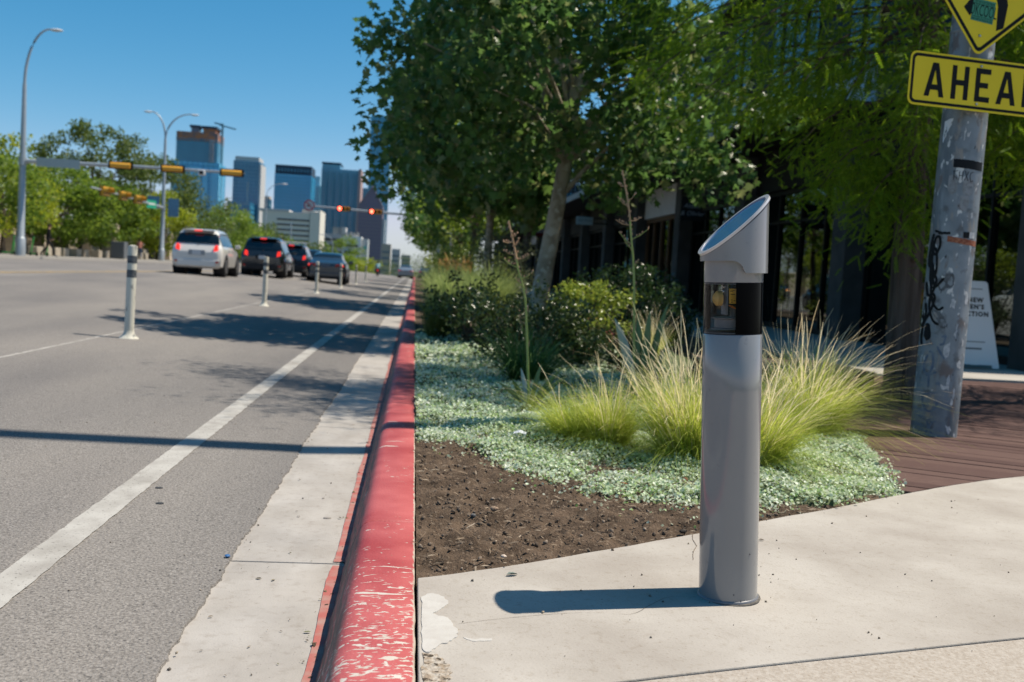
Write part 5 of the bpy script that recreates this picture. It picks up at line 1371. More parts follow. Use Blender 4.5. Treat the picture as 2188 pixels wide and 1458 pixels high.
# second mast: its signal arm points away down the side street
Y2 = 85.0
mast('second tall grey mast with two curved lamp arms, farther up the far pavement', -20.9, Y2, .60, 12.1, 4.35, .3, -19.4, lamp=(2.0, 2.2), double=True)
for k, (yy, lb) in enumerate([(76.0, 'side-on yellow signal nearest the second mast'), (72.2, 'side-on yellow signal in the middle of the second arm'), (68.2, 'side-on yellow signal farthest along the second arm')]):
    s = thing('traffic_signal', lb, 'signal', (-20.45, yy, 5.02), rz=PI / 2 - .12, group='traffic signals on the second arm')
    signal_body(s, back=False); s.scale = (1.0, 1.5, 1.7)
gs = thing('street_name_sign', 'green street name sign hanging beside the second mast', 'sign', (-20.6, 80.2, 4.95), rz=1.05)
mb = MB(); mb.box((0, 0, 0), (1.0, .03, .62)); mb.build('board', mat('sign_green', (.03, .33, .20), .5), gs); mb = MB(); mb.box((0, -.02, .02), (.7, .005, .16)); mb.build('lettering', mat('sign_pale', (.55, .62, .58), .6), gs)
for dx, w, lb in ((-.75, .95, 'blue banner board left of the second mast'), (.85, .85, 'blue banner board right of the second mast')):
    s = thing('banner_board', lb, 'sign', (-20.9 + dx, Y2 - .1, 5.35 if dx < 0 else 5.0), group='blue banner boards on the second mast')
    mb = MB(); mb.box((0, 0, 0), (w, .03, 1.0 if dx < 0 else 1.5)); mb.build('panel', mat('banner_blue', (.09, .20, .32), .6, col2=(.16, .30, .42), nscale=9), s)
    mb = MB(); mb.box((-dx * .25, .03, .35), (abs(dx), .04, .05)); mb.build('bracket', M_mast, s)
# signal arm on the right with two red lights, carried by a post hidden in the trees
t = thing('signal_mast', 'grey signal arm reaching out from behind the street trees with two red lights', 'mast', (1.9, 85.0, .12))
mb = MB(); mb.lathe([(.25, 0), (.19, 1), (.15, 7.2)], 16); mb.build('pole', M_mast, t, smooth=True)
mb = MB(); mb.tube([(0, 0, 5.45), (-5, 0, 5.58), (-10.9, 0, 5.76)], [.13, .10, .07], 10); mb.build('mast_arm', M_mast, t, smooth=True)
for x, z, lb in ((-6.2, 5.79, 'signal head with red light lit, left of the pair'), (-3.55, 5.70, 'signal head with red light lit, right of the pair by the leaves')):
    s = thing('traffic_signal', lb, 'signal', (x, 84.7, z), group='lit signals over the street'); signal_body(s, back=False, lit=0); s.scale = (.9, 1, 1.05)
nu = thing('no_turn_sign', 'round white sign with red ring and black arrow at the end of the signal arm', 'sign', (-9.02, 84.7, 5.90))
mb = MB(); mb.lathe([(.46, 0), (.46, .02)], 32); mb.v = [(a, -c, b) for a, b, c in mb.v]; d_ = mb.build('disc', M_white_b, nu)
mb = MB(); ro = [(.45 * math.cos(a), .45 * math.sin(a)) for a in np.linspace(0, 2 * PI, 32, endpoint=False)]; frame_prism(mb, ro, [(x * .80, y * .80) for x, y in ro], lambda x, z, d: (x, -d, z), .022, .03); mb.box((0, -.026, 0), (.80, .006, .075), ry=PI / 4); mb.build('red_ring', mat('sign_red', (.45, .04, .05), .5), d_)
mb = MB(); mb.tube([(.13, -.028, -.22), (.13, -.028, .06), (.06, -.028, .17), (-.06, -.028, .17), (-.12, -.028, .06), (-.12, -.028, -.04)], .035, 6, flat=.3); mb.prism([(-.23, -.02), (-.01, -.02), (-.12, -.17)], lambda x, z, d: (x, -d, z), .022, .032); mb.build('arrow', M_sigb, d_)
def street_lamp(label, x, y, h, side=1, arm=2.2):
    l = thing('street_lamp', label, 'lamp', (x, y, .3), group='street lamps up the street')
    mb = MB(); mb.lathe([(.16, 0), (.12, 1), (.08, h - 1.8)], 12); mb.build('pole', M_mast, l, smooth=True)
    pts = [(side * arm * (1 - math.cos(a)), 0, h - 1.8 + 1.8 * math.sin(a)) for a in np.linspace(0, PI / 2, 9)]
    mb = MB(); mb.tube(pts, .05, 8); mb.build('lamp_arm', M_mast, l, smooth=True)
    mb = MB(); mb.ball((side * (arm + .3), 0, h), .45, 10, (1, .45, .25)); mb.build('lamp_head', M_white_b, l, smooth=True)
    return l
street_lamp('tall thin street lamp standing in front of the pale blue square tower', -22.2, 150, 12.2)
street_lamp('street lamp rising between the beige building and the SUVs', -18.5, 150, 8.4, 1, 3.2)
street_lamp('distant street lamp above the dark saloon car', -15.2, 185, 6.2, -1, 1.6)
np_ = thing('parking_sign', 'narrow white parking sign with red print on a post among the street trees', 'sign', (1.36, 40, .15))
mb = MB(); mb.cyl((0, .02, 0), (0, .02, 3.3), .03); mb.build('post', M_mast, np_)
mb = MB(); mb.box((-.02, -.02, 2.95), (.24, .01, .62)); pl = mb.build('plate', M_white_b, np_); mb = MB(); mb.box((-.02, -.02, 2.52), (.24, .01, .18)); mb.build('lower_plate', M_white_b, np_)
mb = MB(); ro = [(.075 * math.cos(a), .075 * math.sin(a)) for a in np.linspace(0, 2 * PI, 20, endpoint=False)]; frame_prism(mb, ro, [(x * .75, y * .75) for x, y in ro], lambda x, z, d: (x - .02, -.026 - d, z + 3.12), 0, .004)
for z in (2.98, 2.92, 2.86, 2.78, 2.72): mb.box((-.02, -.027, z), (.17, .004, .022))
mb.build('red_print', mat('sign_red', (.45, .04, .05), .5), pl)
stk = thing('marker_stake', 'short thin white stake in the planting strip by the tan shrubs', 'stake', (1.98, 27.5, .12)); mb = MB(); mb.box((0, 0, .55), (.07, .04, 1.1)); mb.build('stake', M_white_b, stk)

# ------------------------------------------------------------------ park edge on the far side: limestone wall, blocks, cabinet
M_lime = mat('limestone', (.40, .335, .26), .9, col2=(.50, .43, .35), nscale=.9, col3=(.25, .20, .15), n3scale=6, n3lo=.58, n3hi=.68, bump=.5, bscale=9, bdist=.05)
wl = thing('stone_wall', 'rough tan limestone wall with buttresses in the shade behind the park trees', 'wall', (-27.2, 62, .55))
mb = MB(); mb.box((0, 32, 1.25), (.7, 90, 2.5)); mb.build('wall', M_lime, wl)
for k in range(14):
    mb = MB(); mb.box((.75, -9 + k * 5.2, 1.45), (.9, 1.5 + .4 * math.sin(k * 3), 2.9 + .3 * math.sin(k * 2)), taper=.72); mb.build('buttress', M_lime, wl)
for k in range(44):
    mb = MB(); mb.box((.1, -12.5 + k * 2.05, 2.62), (.95, 1.98, .2)); mb.build('coping_stone', M_lime, wl, bev=.03)
M_blk = mat('cream_block', (0.4, 0.3538, 0.2846), .9, col2=(0.3385, 0.2923, 0.2308), nscale=1.5, bump=.3, bscale=12)
for k in range(16):
    y = 63 + k * 1.55 + (.9 if k > 3 else 0)
    if k in (6,): continue
    mb = MB(); mb.box((0, 0, .27), (.55, .95, .54)); o = mb.build('stone_block', M_blk, loc=(-22.9, y, .60), bev=.03)
    nm = ('first', 'second', 'third', 'fourth', 'fifth', 'sixth', '', 'seventh', 'eighth', 'ninth', 'tenth', 'eleventh', 'twelfth', 'thirteenth', 'fourteenth', 'fifteenth')[k]
    tag(o, 'cream limestone block, %s in its row counted from the scooters toward the grey cabinet' % nm, 'stone block', 'limestone blocks along the far pavement')
cb = thing('utility_cabinet', 'dark grey speckled utility cabinet beyond the cream blocks', 'cabinet', (-21.2, 74.2, .60))
mb = MB(); mb.box((0, 0, .62), (.95, .9, 1.24)); mb.build('case', mat('cabinet_grey', (.09, .10, .11), .6, col2=(.15, .16, .17), nscale=12), cb, bev=.03); mb = MB(); mb.box((0, -.46, .62), (.8, .03, 1.05)); mb.build('door', mat('cabinet_door', (.11, .12, .13), .6), cb); mb = MB(); mb.box((0, 0, -.0), (1.05, 1, .08)); mb.build('plinth', M_blk, cb)
sp_ = thing('stone_pillar', 'stacked tan stone pillar behind the grey cabinet', 'pillar', (-23.4, 79.5, .60))
for k in range(5):
    mb = MB(); mb.box((.05 * math.sin(k * 2), 0, .27 + k * .54), (1.3 - .12 * k, 1.2, .52), rz=.1 * math.sin(k * 3)); mb.build('stone', M_lime, sp_, bev=.05)

# ------------------------------------------------------------------ skyline
M_gl = [mat('tower_glass_%d' % i, c, .10, spec=.9, col2=c2, nscale=.05, nlo=.4, nhi=.6) for i, (c, c2) in enumerate([((.07, .33, .52), (.09, .40, .60)), ((.035, .16, .27), (.05, .22, .35)), ((.07, .45, .70), (.09, .50, .78)), ((.04, .22, .34), (.06, .29, .43)), ((.15, .42, .56), (.19, .48, .62))])]
M_slab = [mat('tower_slab_%d' % i, c, .8) for i, c in enumerate([(.10, .26, .36), (.12, .30, .42), (.06, .30, .48), (.16, .30, .38), (.30, .36, .41)])]
M_rustc = mat('raw_concrete_orange', (.48, .20, .10), .9, col2=(.22, .16, .16), nscale=.16, nlo=.42, nhi=.58)
def tower(name, label, x0, x1, y, top, gi, si, floors, cols, depth=26, z0=-6, cat='tower', cap=None, group=None):
    xc = (x0 + x1) / 2; w = x1 - x0; h = top - z0
    t = thing(name, label, cat, (xc, y, z0), group=group)
    mb = MB(); mb.box((0, depth / 2, h / 2), (w, depth, h)); mb.build('glass_body', M_gl[gi], t)
    fh = h / floors
    mb = MB()
    for k in range(1, floors): mb.box((0, depth / 2, k * fh), (w + .3, depth + .3, fh * .20))
    o = mb.build('floor_slabs', M_slab[si], t); o['kind'] = 'stuff'
    mb = MB()
    for k in range(cols + 1): mb.box((-w / 2 + w * k / cols, -.12, h / 2), (max(.22, w * .011), .5, h))
    for k in range(5): mb.box((w / 2, depth * k / 4, h / 2), (.5, .35, h))
    o = mb.build('mullions', M_slab[si], t); o['kind'] = 'stuff'
    if cap:
        mb = MB(); mb.box((0, depth / 2, h + cap[0] / 2), (w * cap[1], depth * cap[1], cap[0])); mb.build('roof_cap', cap[2], t)
    return t
M_capw = mat('cap_pale', (.50, .50, .50), .7); M_capd = mat('cap_dark', (.04, .07, .11), .6)
t = tower('construction_tower', 'tall blue tower still under construction with bare orange concrete top', -215.5, -175.0, 900, 84, 2, 2, 28, 9, 30)
w = 35; zb = 90
mb = MB(); mb.box((.4, 16, zb + 9), (35, 28, 18.5)); mb.build('upper_floors', M_gl[0], t)
mb = MB()
for k in range(9): mb.box((.4, 15, zb + 1 + k * 2.3), (35.6, 29, .6))
o = mb.build('bare_slabs', M_slab[1], t); o['kind'] = 'stuff'
mb = MB(); mb.box((.4, 15.5, zb + 22), (35.2, 28.6, 7.5)); mb.build('raw_top', M_rustc, t)
mb = MB(); mb.box((-2.8, 12, zb + 15.5), (7, 8, 31)); mb.build('stair_core', mat('core_blue', (.12, .20, .27), .8), t)
mb = MB(); mb.box((10.5, 12, zb + 26), (10.5, 20, 7)); mb.build('lift_core', M_rustc, t); mb = MB(); mb.box((10.5, 12, zb + 30.5), (13, 22, 2)); mb.build('core_deck', M_capd, t); mb = MB(); mb.box((-2.8, 12, zb + 31.5), (9.5, 10, 2)); mb.build('core_deck', M_capd, t)
for k, (x, ww, zz0, zz1) in enumerate([(-9.5, 5.2, 6, 84), (.6, 9.5, 6, 86), (9.0, 4.5, 6, 84), (17, 5.5, 6, 84)]):
    mb = MB(); mb.box((x, -.5, (zz0 + zz1) / 2), (ww, 1.2, zz1 - zz0)); mb.build('glass_bay', M_gl[2], t)
mb = MB()
for k in range(11): mb.box((13.3, -.6, zb + 1 + k * 1.75), (3.6, 1.2, .8))
mb.build('hoist', mat('hoist_pale', (.45, .42, .44), .8), t)
cr = thing('tower_crane', 'thin blue-grey tower crane beside the unfinished tower', 'crane', (-175.5, 912, -6))
M_cr = mat('crane_blue', (.16, .30, .36), .6)
mb = MB(); mb.box((0, 0, 63), (1.5, 1.5, 126)); mb.build('mast', M_cr, cr)
mb = MB(); mb.box((4.2, 0, 123.2), (15, 1.1, 1.1), ry=.20); mb.build('jib', M_cr, cr); mb = MB(); mb.box((-3.8, 0, 125.6), (7, 1.2, 1.2), ry=.15); mb.build('counter_jib', M_cr, cr)
t = tower('office_tower', 'dark blue glass tower with pale flat cap, second from left on the skyline', -144.5, -124.6, 800, 78, 1, 1, 30, 7, 24, cap=(3.4, .92, M_capw))
mb = MB(); mb.box((10.6, 11, 41), (1.4, 24.6, 82)); mb.build('pale_edge', M_capw, t); mb = MB(); mb.box((1.5, -.4, 34), (.7, .8, 68)); mb.build('white_line', M_capw, t)
t = tower('office_block', 'low dark blue block at the foot of the second tower', -143.5, -127, 776, 45, 1, 2, 14, 8, 20)
t = tower('office_block', 'small tan-topped block between the second and third towers', -131.0, -124.0, 852, 53, 1, 3, 12, 3, 14, cap=(2.0, 1.0, mat('cap_tan', (.42, .34, .27), .8)))
t = tower('office_tower', 'bright blue square glass tower with dark crown, alone in mid skyline', -98.6, -74.1, 700, 61.3, 2, 2, 30, 12, 26, cap=(6.2, 1.0, M_capd))
mb = MB()
for k in range(12): mb.box((-12 + k * 2.2, -.2, 73.6 - 6 + 2.5), (.5, .6, 2.0))
mb.build('crown_fins', M_gl[0], t)
t = tower('office_tower', 'pale blue stepped tower peeping out between two nearer towers', -98.5, -88, 905, 71, 4, 0, 26, 5, 20)
mb = MB(); mb.box((2.2, 10, 80), (5.5, 16, 10)); mb.build('upper_step', M_gl[4], t)
t = tower('apartment_tower', 'dark blue-grey twin-height tower with balconies and one pinkish edge', -62.3, -38.6, 650, 62.3, 3, 1, 33, 16, 24)
mb = MB(); mb.box((-6.1, 11.5, 66.6), (11.4, 22, 9)); mb.build('upper_step', M_gl[3], t); mb = MB(); mb.box((-6.1, 11.5, 71.9), (12, 22.6, .9)); mb.build('roof_rim', M_capd, t)
mb = MB(); mb.box((12.3, 11, 34.6), (1.6, 24.5, 69.2)); mb.build('pink_edge', mat('pink_stone', (.40, .28, .27), .8), t)
for k in range(5):
    mb = MB(); mb.box((-8.5 + k * 4.4, -.6, 33), (1.1, 1.2, 66)); mb.build('balcony_stack', M_slab[0], t)
tower('office_tower', 'slim dark tower squeezed right of the twin-height tower', -51.2, -45.6, 902, 71, 1, 0, 26, 3, 16)
t = tower('office_tower', 'tallest blue tower on the skyline, rising behind the tree leaves', -50.4, -31, 1000, 150, 0, 0, 46, 8, 24)
t = thing('gabled_tower', 'purple-brown stone tower with a pointed gable roof', 'tower', (-28.1, 600, -6))
M_pur = mat('purple_stone', (.20, .17, .23), .7)
mb = MB(); mb.box((0, 10, 21.6), (14.2, 20, 43.2)); mb.build('body', M_pur, t)
mb = MB()
for k in range(20): mb.box((0, 10, 2 + k * 2.1), (14.5, 20.3, .6))
o = mb.build('floor_bands', mat('purple_band', (.24, .21, .24), .8), t); o['kind'] = 'stuff'
mb = MB(); mb.prism([(-7.1, 43.2), (7.1, 43.2), (.6, 55.2)], lambda x, z, d: (x, d, z), 0, 20); mb.build('gable', M_pur, t)
mb = MB(); mb.tube([(-7.1, -.1, 43.2), (.6, -.1, 55.2), (7.1, -.1, 43.2)], .35, 6); mb.build('gable_trim', mat('purple_band', (.24, .21, .24), .8), t)
mb = MB(); mb.box((7.9, 10, 18), (1.6, 18, 36)); mb.build('pale_flank', M_slab[4], t)
M_beige = mat('beige_concrete', (.68, .65, .58), .85); M_win = mat('dark_window', (.03, .045, .05), .2)
t = thing('parking_building', 'long low beige building with banded floors and a taller end block', 'building', (-43, 350, -6))
mb = MB(); mb.box((-2, 9, 12.2), (16, 18, 24.4)); mb.build('deck_block', M_beige, t); mb = MB(); mb.box((7.9, 9, 12.8), (3.4, 19, 25.6)); mb.build('end_block', M_beige, t); mb = MB(); mb.box((-6, 9, 24.7), (10, 18.4, .8)); mb.build('roof_slab', M_capw, t); mb = MB(); mb.box((4.6, 5, 25), (3, 5, 1.6)); mb.build('plant_room', mat('grey_box', (.36, .35, .33), .8), t)
for k in range(6):
    mb = MB(); mb.box((.5, -.05, 13.0 + k * 1.75), (11, .3, .55)); mb.build('window', M_win, t)
t = thing('grey_building', 'long pale grey low building with a white box on its roof', 'building', (-29.5, 380, -6))
mb = MB(); mb.box((0, 10, 9.4), (13.6, 20, 18.8)); mb.build('wall', mat('pale_grey', (.42, .43, .45), .85), t); mb = MB(); mb.box((-.4, 5, 20), (3.4, 8, 2.6)); mb.build('roof_box', mat('grey_box', (.36, .35, .33), .8), t); mb = MB(); mb.box((2.1, 4, 20), (1.5, 8, 2.8)); mb.build('white_box', M_capw, t)
for k in range(3): mb = MB(); mb.box((0, -.1, 12 + k * 2.3), (12.5, .3, .9)); mb.build('window', M_win, t)
t = thing('white_building', 'white boxy building with five dark window bands and a teal mark on its side', 'building', (-15.9, 250, -5))
mb = MB(); mb.box((0, 4, 6.7), (4.6, 8, 13.4)); mb.build('wall', mat('white_render', (.74, .74, .72), .8), t)
mb = MB(); mb.box((3.1, 5, 6.5), (1.5, 8, 13)); mb.build('side_wall', mat('pale_side', (.40, .43, .44), .8), t)
for k in range(6): mb = MB(); mb.box((-.1, -.06, 3.0 + k * 1.62), (3.3, .3, .62)); mb.build('window', M_win, t)
mb = MB(); mb.prism([(-.3, -.4), (.3, -.3), (.35, .3), (0, .5), (-.35, .2)], lambda x, z, d: (3.2 + x, .93 - d, 10.8 + z), 0, .1); mb.build('teal_mark', mat('teal', (.05, .35, .33), .6), t)
for k in range(4): mb = MB(); mb.box((-1.4 + k * .9, 1 + k % 2, 13.9), (.5, .6, 1.0 + .3 * (k % 2))); mb.build('roof_unit', mat('grey_box', (.36, .35, .33), .8), t)
for x0, x1, y, top, lb, c in [(-17.2, -12.6, 500, 13.0, 'small hazy beige block low at the street end', (.40, .35, .30)), (-12.4, -8.2, 520, 11.2, 'paler hazy block at the very end of the street', (.46, .46, .47)), (-8.0, -3.0, 560, 9.0, 'hazy tan block partly behind leaves at the street end', (.42, .37, .33))]:
    t = thing('distant_building', lb, 'building', ((x0 + x1) / 2, y, -6)); h = top + 6
    mb = MB(); mb.box((0, 5, h / 2), (x1 - x0, 10, h)); mb.build('wall', mat('hazy_%.2f' % c[0], c, .9), t)
    for k in range(4): mb = MB(); mb.box((0, -.05, 6 + k * (h - 7) / 4), ((x1 - x0) * .8, .3, .9)); mb.build('window', mat('hazy_window', (.16, .20, .24), .5), t)

# ------------------------------------------------------------------ trees
M_bark = mat('bark_dark', (.075, .058, .045), .95, col2=(.13, .105, .085), nscale=9, stretch=(1, 1, .25), bump=.9, bscale=30, bdist=.02)
M_syb = mat('bark_sycamore', (.40, .35, .27), .85, col2=(.27, .23, .17), nscale=5, nlo=.45, nhi=.6, col3=(.50, .46, .38), n3scale=7, n3lo=.55, n3hi=.62, bump=.4, bscale=25, bdist=.01) if True else mat('bark_sycamore_old', (0.25, 0.225, 0.1833), .85, col2=(0.1667, 0.1417, 0.1083), nscale=5, nlo=.45, nhi=.6, col3=(0.35, 0.3333, 0.2833), n3scale=7, n3lo=.55, n3hi=.62, bump=.4, bscale=25, bdist=.01)
M_cyb = mat('bark_cypress', (.060, .043, .033), .95, col2=(.135, .10, .08), nscale=16, stretch=(1, 1, .09), nlo=.35, nhi=.65, bump=1.0, bscale=30, bdist=.02)
def bark_stretch(m, s=(1, 1, .12)):
    """long furrows up the trunk"""
    t = m.node_tree
    b = [n for n in t.nodes if n.type == 'BUMP'][0]; nz = b.inputs['Height'].links[0].from_node
    tc = t.nodes.new('ShaderNodeTexCoord'); mp = t.nodes.new('ShaderNodeMapping'); mp.inputs['Scale'].default_value = s
    t.links.new(tc.outputs['Object'], mp.inputs[0]); t.links.new(mp.outputs[0], nz.inputs['Vector']); b.inputs['Distance'].default_value = .03
bark_stretch(M_cyb); bark_stretch(M_bark, (1, 1, .2))
L_oak = leafmat('oak_leaves', [(.080, .145, .018), (.12, .20, .022), (.165, .24, .026), (.095, .165, .020)], .46, .5)
L_oakd = leafmat('dark_oak_leaves', [(.055, .092, .018), (.08, .125, .022), (.105, .145, .026)], .38, .5)
L_yel = leafmat('yellow_green_leaves', [(.16, .225, .016), (.21, .27, .02), (.26, .30, .022), (.14, .20, .016)], .48, .5)
L_syc = leafmat('sycamore_leaves', [(.046, .115, .032), (.070, .155, .038), (.10, .19, .042), (.052, .125, .038), (.22, .25, .10)], .42, .38, spec=.5)

def clumps(center, rad, n, rng, inner=.45, flat=1.0):
    d = rng.normal(size=(n, 3)); d /= np.linalg.norm(d, axis=1)[:, None]
    r = inner + (1 - inner) * rng.random(n) ** .5
    return np.array(center) + d * r[:, None] * np.array(rad)
def leaf_points(cl, N, size, rng, squash=.75):
    k = rng.integers(0, len(cl), N); d = rng.normal(size=(N, 3)); d /= np.linalg.norm(d, axis=1)[:, None]
    r = size * (rng.random(N) ** .45)
    return cl[k] + d * r[:, None] * np.array([1, 1, squash])
def trunk_and_limbs(parent, base, top, r0, r1, cl, m, nl=10, bend=.1, rng=None, fork=.55):
    mb = MB(); b, t = Vector(base), Vector(top)
    pts = []; rad = []
    for i in range(9):
        q = i / 8; p = b.lerp(t, q) + Vector((bend * math.sin(q * 3.1 + b.y), bend * .6 * math.sin(q * 4 + b.x), 0)) * min(1, q * 2)
        pts.append(p); rad.append((r0 * (1.35 if i == 0 else 1)) + (r1 - r0) * q)
    mb.tube(pts, rad, 14); mb.build('trunk', m, parent, smooth=True)
    mb = MB()
    sel = cl[rng.permutation(len(cl))[:nl]]
    for c in sel:
        c = Vector(c); q = fork + (1 - fork) * rng.random(); i = int(q * 8); s = pts[i]
        mid = s.lerp(c, .5) + Vector((0, 0, .12 * (c - s).length)); r = rad[i] * .42
        mb.tube([s, s.lerp(mid, .5) + Vector((0, 0, .05)), mid, c], [r, r * .75, r * .5, r * .15], 7)
    mb.build('limbs', m, parent, smooth=True)
    return pts
def tree(name, label, x, y, z, h, crown, rad, lm, bm, N, leaf=.16, ncl=46, csize=.9, r0=.18, lean=(0, 0), seed=1, group=None, tmpl=LEAF_TRI, inner=.4, cut=None):
    rng = np.random.default_rng(seed)
    t = thing(name, label, 'tree', (x, y, z), group=group)
    cl = clumps(crown, rad, ncl, rng, inner)
    cl = cl[cl[:, 2] > crown[2] - rad[2] * .75]
    trunk_and_limbs(t, (0, 0, 0), (lean[0], lean[1], crown[2] - rad[2] * .1), r0, r0 * .5, cl, bm, 12, .12, rng)
    C = leaf_points(cl, N, csize, rng)
    if cut is not None: C = C[cut(C)]
    me = scatter_mesh('crown', *tmpl, C, leaf * (.7 + .6 * rng.random(len(C))), rots(len(C), .38, .3, rng))
    o = link_mesh('crown', me, lm, t)
    return t

# park trees on the far side
PT = [(-25.5, 50, 8.2, 3.2, L_yel, 'yellow-green park tree cut by the left picture edge'),
      (-24.2, 57.5, 7.0, 3.1, L_oak, 'park tree just right of the first mast, over the scooters'),
      (-25.2, 64, 7.6, 3.3, L_yel, 'yellowish park tree above the walking person in black'),
      (-24.3, 70.5, 6.6, 3.0, L_oak, 'mid green park tree over the cream stone blocks'),
      (-25.0, 77.5, 6.9, 3.2, L_oak, 'park tree above the grey cabinet'),
      (-23.2, 93, 6.6, 3.1, L_yel, 'bright yellow-green park tree right behind the second mast'),
      (-25.0, 86, 6.5, 2.9, L_oak, 'park tree left of the second mast'),
      (-22.8, 104, 8.4, 3.6, L_oakd, 'dark park tree behind the white SUV roof'),
      (-22.0, 116, 7.2, 3.6, L_oak, 'green park tree above the black SUV'),
      (-22.8, 131, 6.9, 3.6, L_oak, 'green tree up the street left of the beige building'),
      (-23.4, 150, 6.7, 3.8, L_oakd, 'round dark tree in front of the beige building'),
      (-22.4, 172, 5.9, 4.0, L_oak, 'tree over the roof of the dark SUV, far up'),
      (-21.0, 195, 5.6, 4.2, L_oakd, 'distant tree between the SUVs and the saloon'),
      (-16.5, 215, 7.2, 5.0, L_oak, 'distant tree above the dark saloon roof')]
for i, (x, y, top, r, lm, lb) in enumerate(PT):
    z = .6 if y < 140 else -2.0
    hh = top - z
    tree('park_tree', lb, x, y, z, hh, (0, 0, hh - r * .92), (r * 1.12, r * 1.1, r * .92), lm, M_bark, 7800 if y < 100 else 4600, .17 + y * .0008, 46, .85 + .002 * y, .17, (R.uniform(-.4, .4), 0), 100 + i, 'trees along the far side of the street')
# two big dark live oaks rising behind
for i, (x, y, top, r, lb) in enumerate([(-27.5, 88, 11.9, 4.7, 'largest dark oak crown rising above the row behind the long signal arm'), (-26.0, 101, 10.6, 4.4, 'tall dark oak crown between the second mast and the unfinished tower')]):
    hh = top - .6
    tree('live_oak', lb, x, y, .6, hh, (0, 0, hh - r * .80), (r * 1.05, r, r * .80), L_oakd, M_bark, 8500, .25, 60, 1.0, .34, (.5, 0), 300 + i, 'big oaks behind the park trees', inner=.5)
# far trees where the street drops away, and the trees right of it
for i, (x, y, top, r, lm, lb) in enumerate([(-12.5, 165, 2.9, 2.6, L_oak, 'small roadside tree right of the dark saloon'), (-9.3, 185, 3.2, 3.0, L_yel, 'light green small tree below the white building'), (-14, 240, 3.6, 5.0, L_oakd, 'dark distant tree in front of the pale grey building'), (-4.5, 320, 5.2, 6.2, L_oakd, 'hazy distant tree where the street dips'), (3, 300, 8.0, 7, L_oakd, 'distant tree right of the far street end'), (-7.5, 420, 4.5, 8, L_oakd, 'farthest tree clump seen down the street')]):
    z = -4; hh = top - z
    tree('roadside_tree', lb, x, y, z, hh, (0, 0, hh - r * .8), (r, r, r * .85), lm, M_bark, 2200, .3, 30, r * .33, .2, (0, 0), 400 + i, 'distant trees down the street')

# the street trees on the right: the nearest one is a sycamore with star leaves
def sycamore():
    rng = np.random.default_rng(5)
    x, y = 1.93, 16.0
    t = thing('sycamore_tree', 'leaning pale-trunked sycamore with big star-shaped leaves, nearest street tree', 'tree', (x, y, .12))
    cen = np.array((.0, -.55, 4.95)); rad = np.array((2.65, 3.0, 3.45))
    cl = clumps(cen, rad, 170, rng, .40)
    # the lower rim hangs irregularly; keep the trunk visible
    low = 2.15 + .35 * np.sin(cl[:, 0] * 2.1 + 1) + .25 * np.sin(cl[:, 1] * 1.7)
    cl = cl[cl[:, 2] > low + .35]
    extra = np.array([(-2.35, -1.6, 3.35), (-2.45, -1.4, 2.75), (-2.2, -1.2, 2.3), (-2.4, -1.0, 4.1), (2.1, -2.2, 2.75), (2.3, -2.0, 2.5), (1.9, -2.4, 3.1), (-.9, -1.8, 2.45), (2.75, -2.6, 3.4), (1.2, -2.5, 2.75)])
    cl = np.vstack([cl, extra])
    trunk_and_limbs(t, (0.02, 0, 0), (.48, -.2, 4.4), .155, .09, cl, M_syb, 22, .05, rng, .62)
    C = leaf_points(cl, 19000, .58, rng, .8)
    C = C[C[:, 2] > 1.95]
    # leaves near the camera that show one by one
    v = np.array([0, 0, 1.05]) - (C + np.array([x, y, .12])); d = np.linalg.norm(v, axis=1)
    vis = C[:, 2] < 5.2
    order = np.argsort(d + (~vis) * 50)[:1500]
    pick = rng.permutation(order)[:300]
    mask = np.ones(len(C), bool); mask[pick] = False
    S = .088 * (.7 + .6 * rng.random(len(C))); Rm = rots(len(C), .42, .9, rng)
    o = link_mesh('crown', scatter_mesh('crown', *LEAF_STAR, C[mask], S[mask], Rm[mask]), L_syc, t); o['kind'] = 'stuff'
    T, F = LEAF_STAR
    me = bpy.data.meshes.new('leaf'); me.from_pydata(T, [], F); me.materials.append(L_syc)
    for i in pick:
        lo = bpy.data.objects.new('leaf', me); COL.objects.link(lo); lo.parent = t
        M4 = Matrix([[*(Rm[i][0] * S[i]), C[i][0]], [*(Rm[i][1] * S[i]), C[i][1]], [*(Rm[i][2] * S[i]), C[i][2]], [0, 0, 0, 1]])
        lo.matrix_local = M4
sycamore()
ST = [(1.92, 26.5, 'second sycamore up the kerb with a curved pale trunk'), (1.95, 37.0, 'third street tree with a thin dark trunk'), (1.95, 48.0, 'fourth street tree up the kerb, by the parking sign'), (1.9, 60.0, 'fifth street tree up the kerb'), (1.9, 74.0, 'sixth street tree up the kerb'), (2.0, 90.0, 'seventh street tree, near the red signals post'), (2.2, 118.0, 'street tree beyond the signal arm at the kerb')]
for i, (x, y, lb) in enumerate(ST):
    tree('street_tree', lb, x, y, .12, 8, (0 if y < 100 else 2.5, 0, 4.9), (2.7, 3.4, 2.9), L_syc if i % 2 == 0 else L_oak, M_syb if i == 0 else M_bark, 5200, .17 + y * .001, 70, .72, .12 if i else .13, (.1 if i else -.25, 0), 500 + i, 'street trees along the kerb', tmpl=LEAF_STAR if i == 0 else LEAF_TRI, inner=.5, cut=(lambda C: C[:, 2] > 2.05))

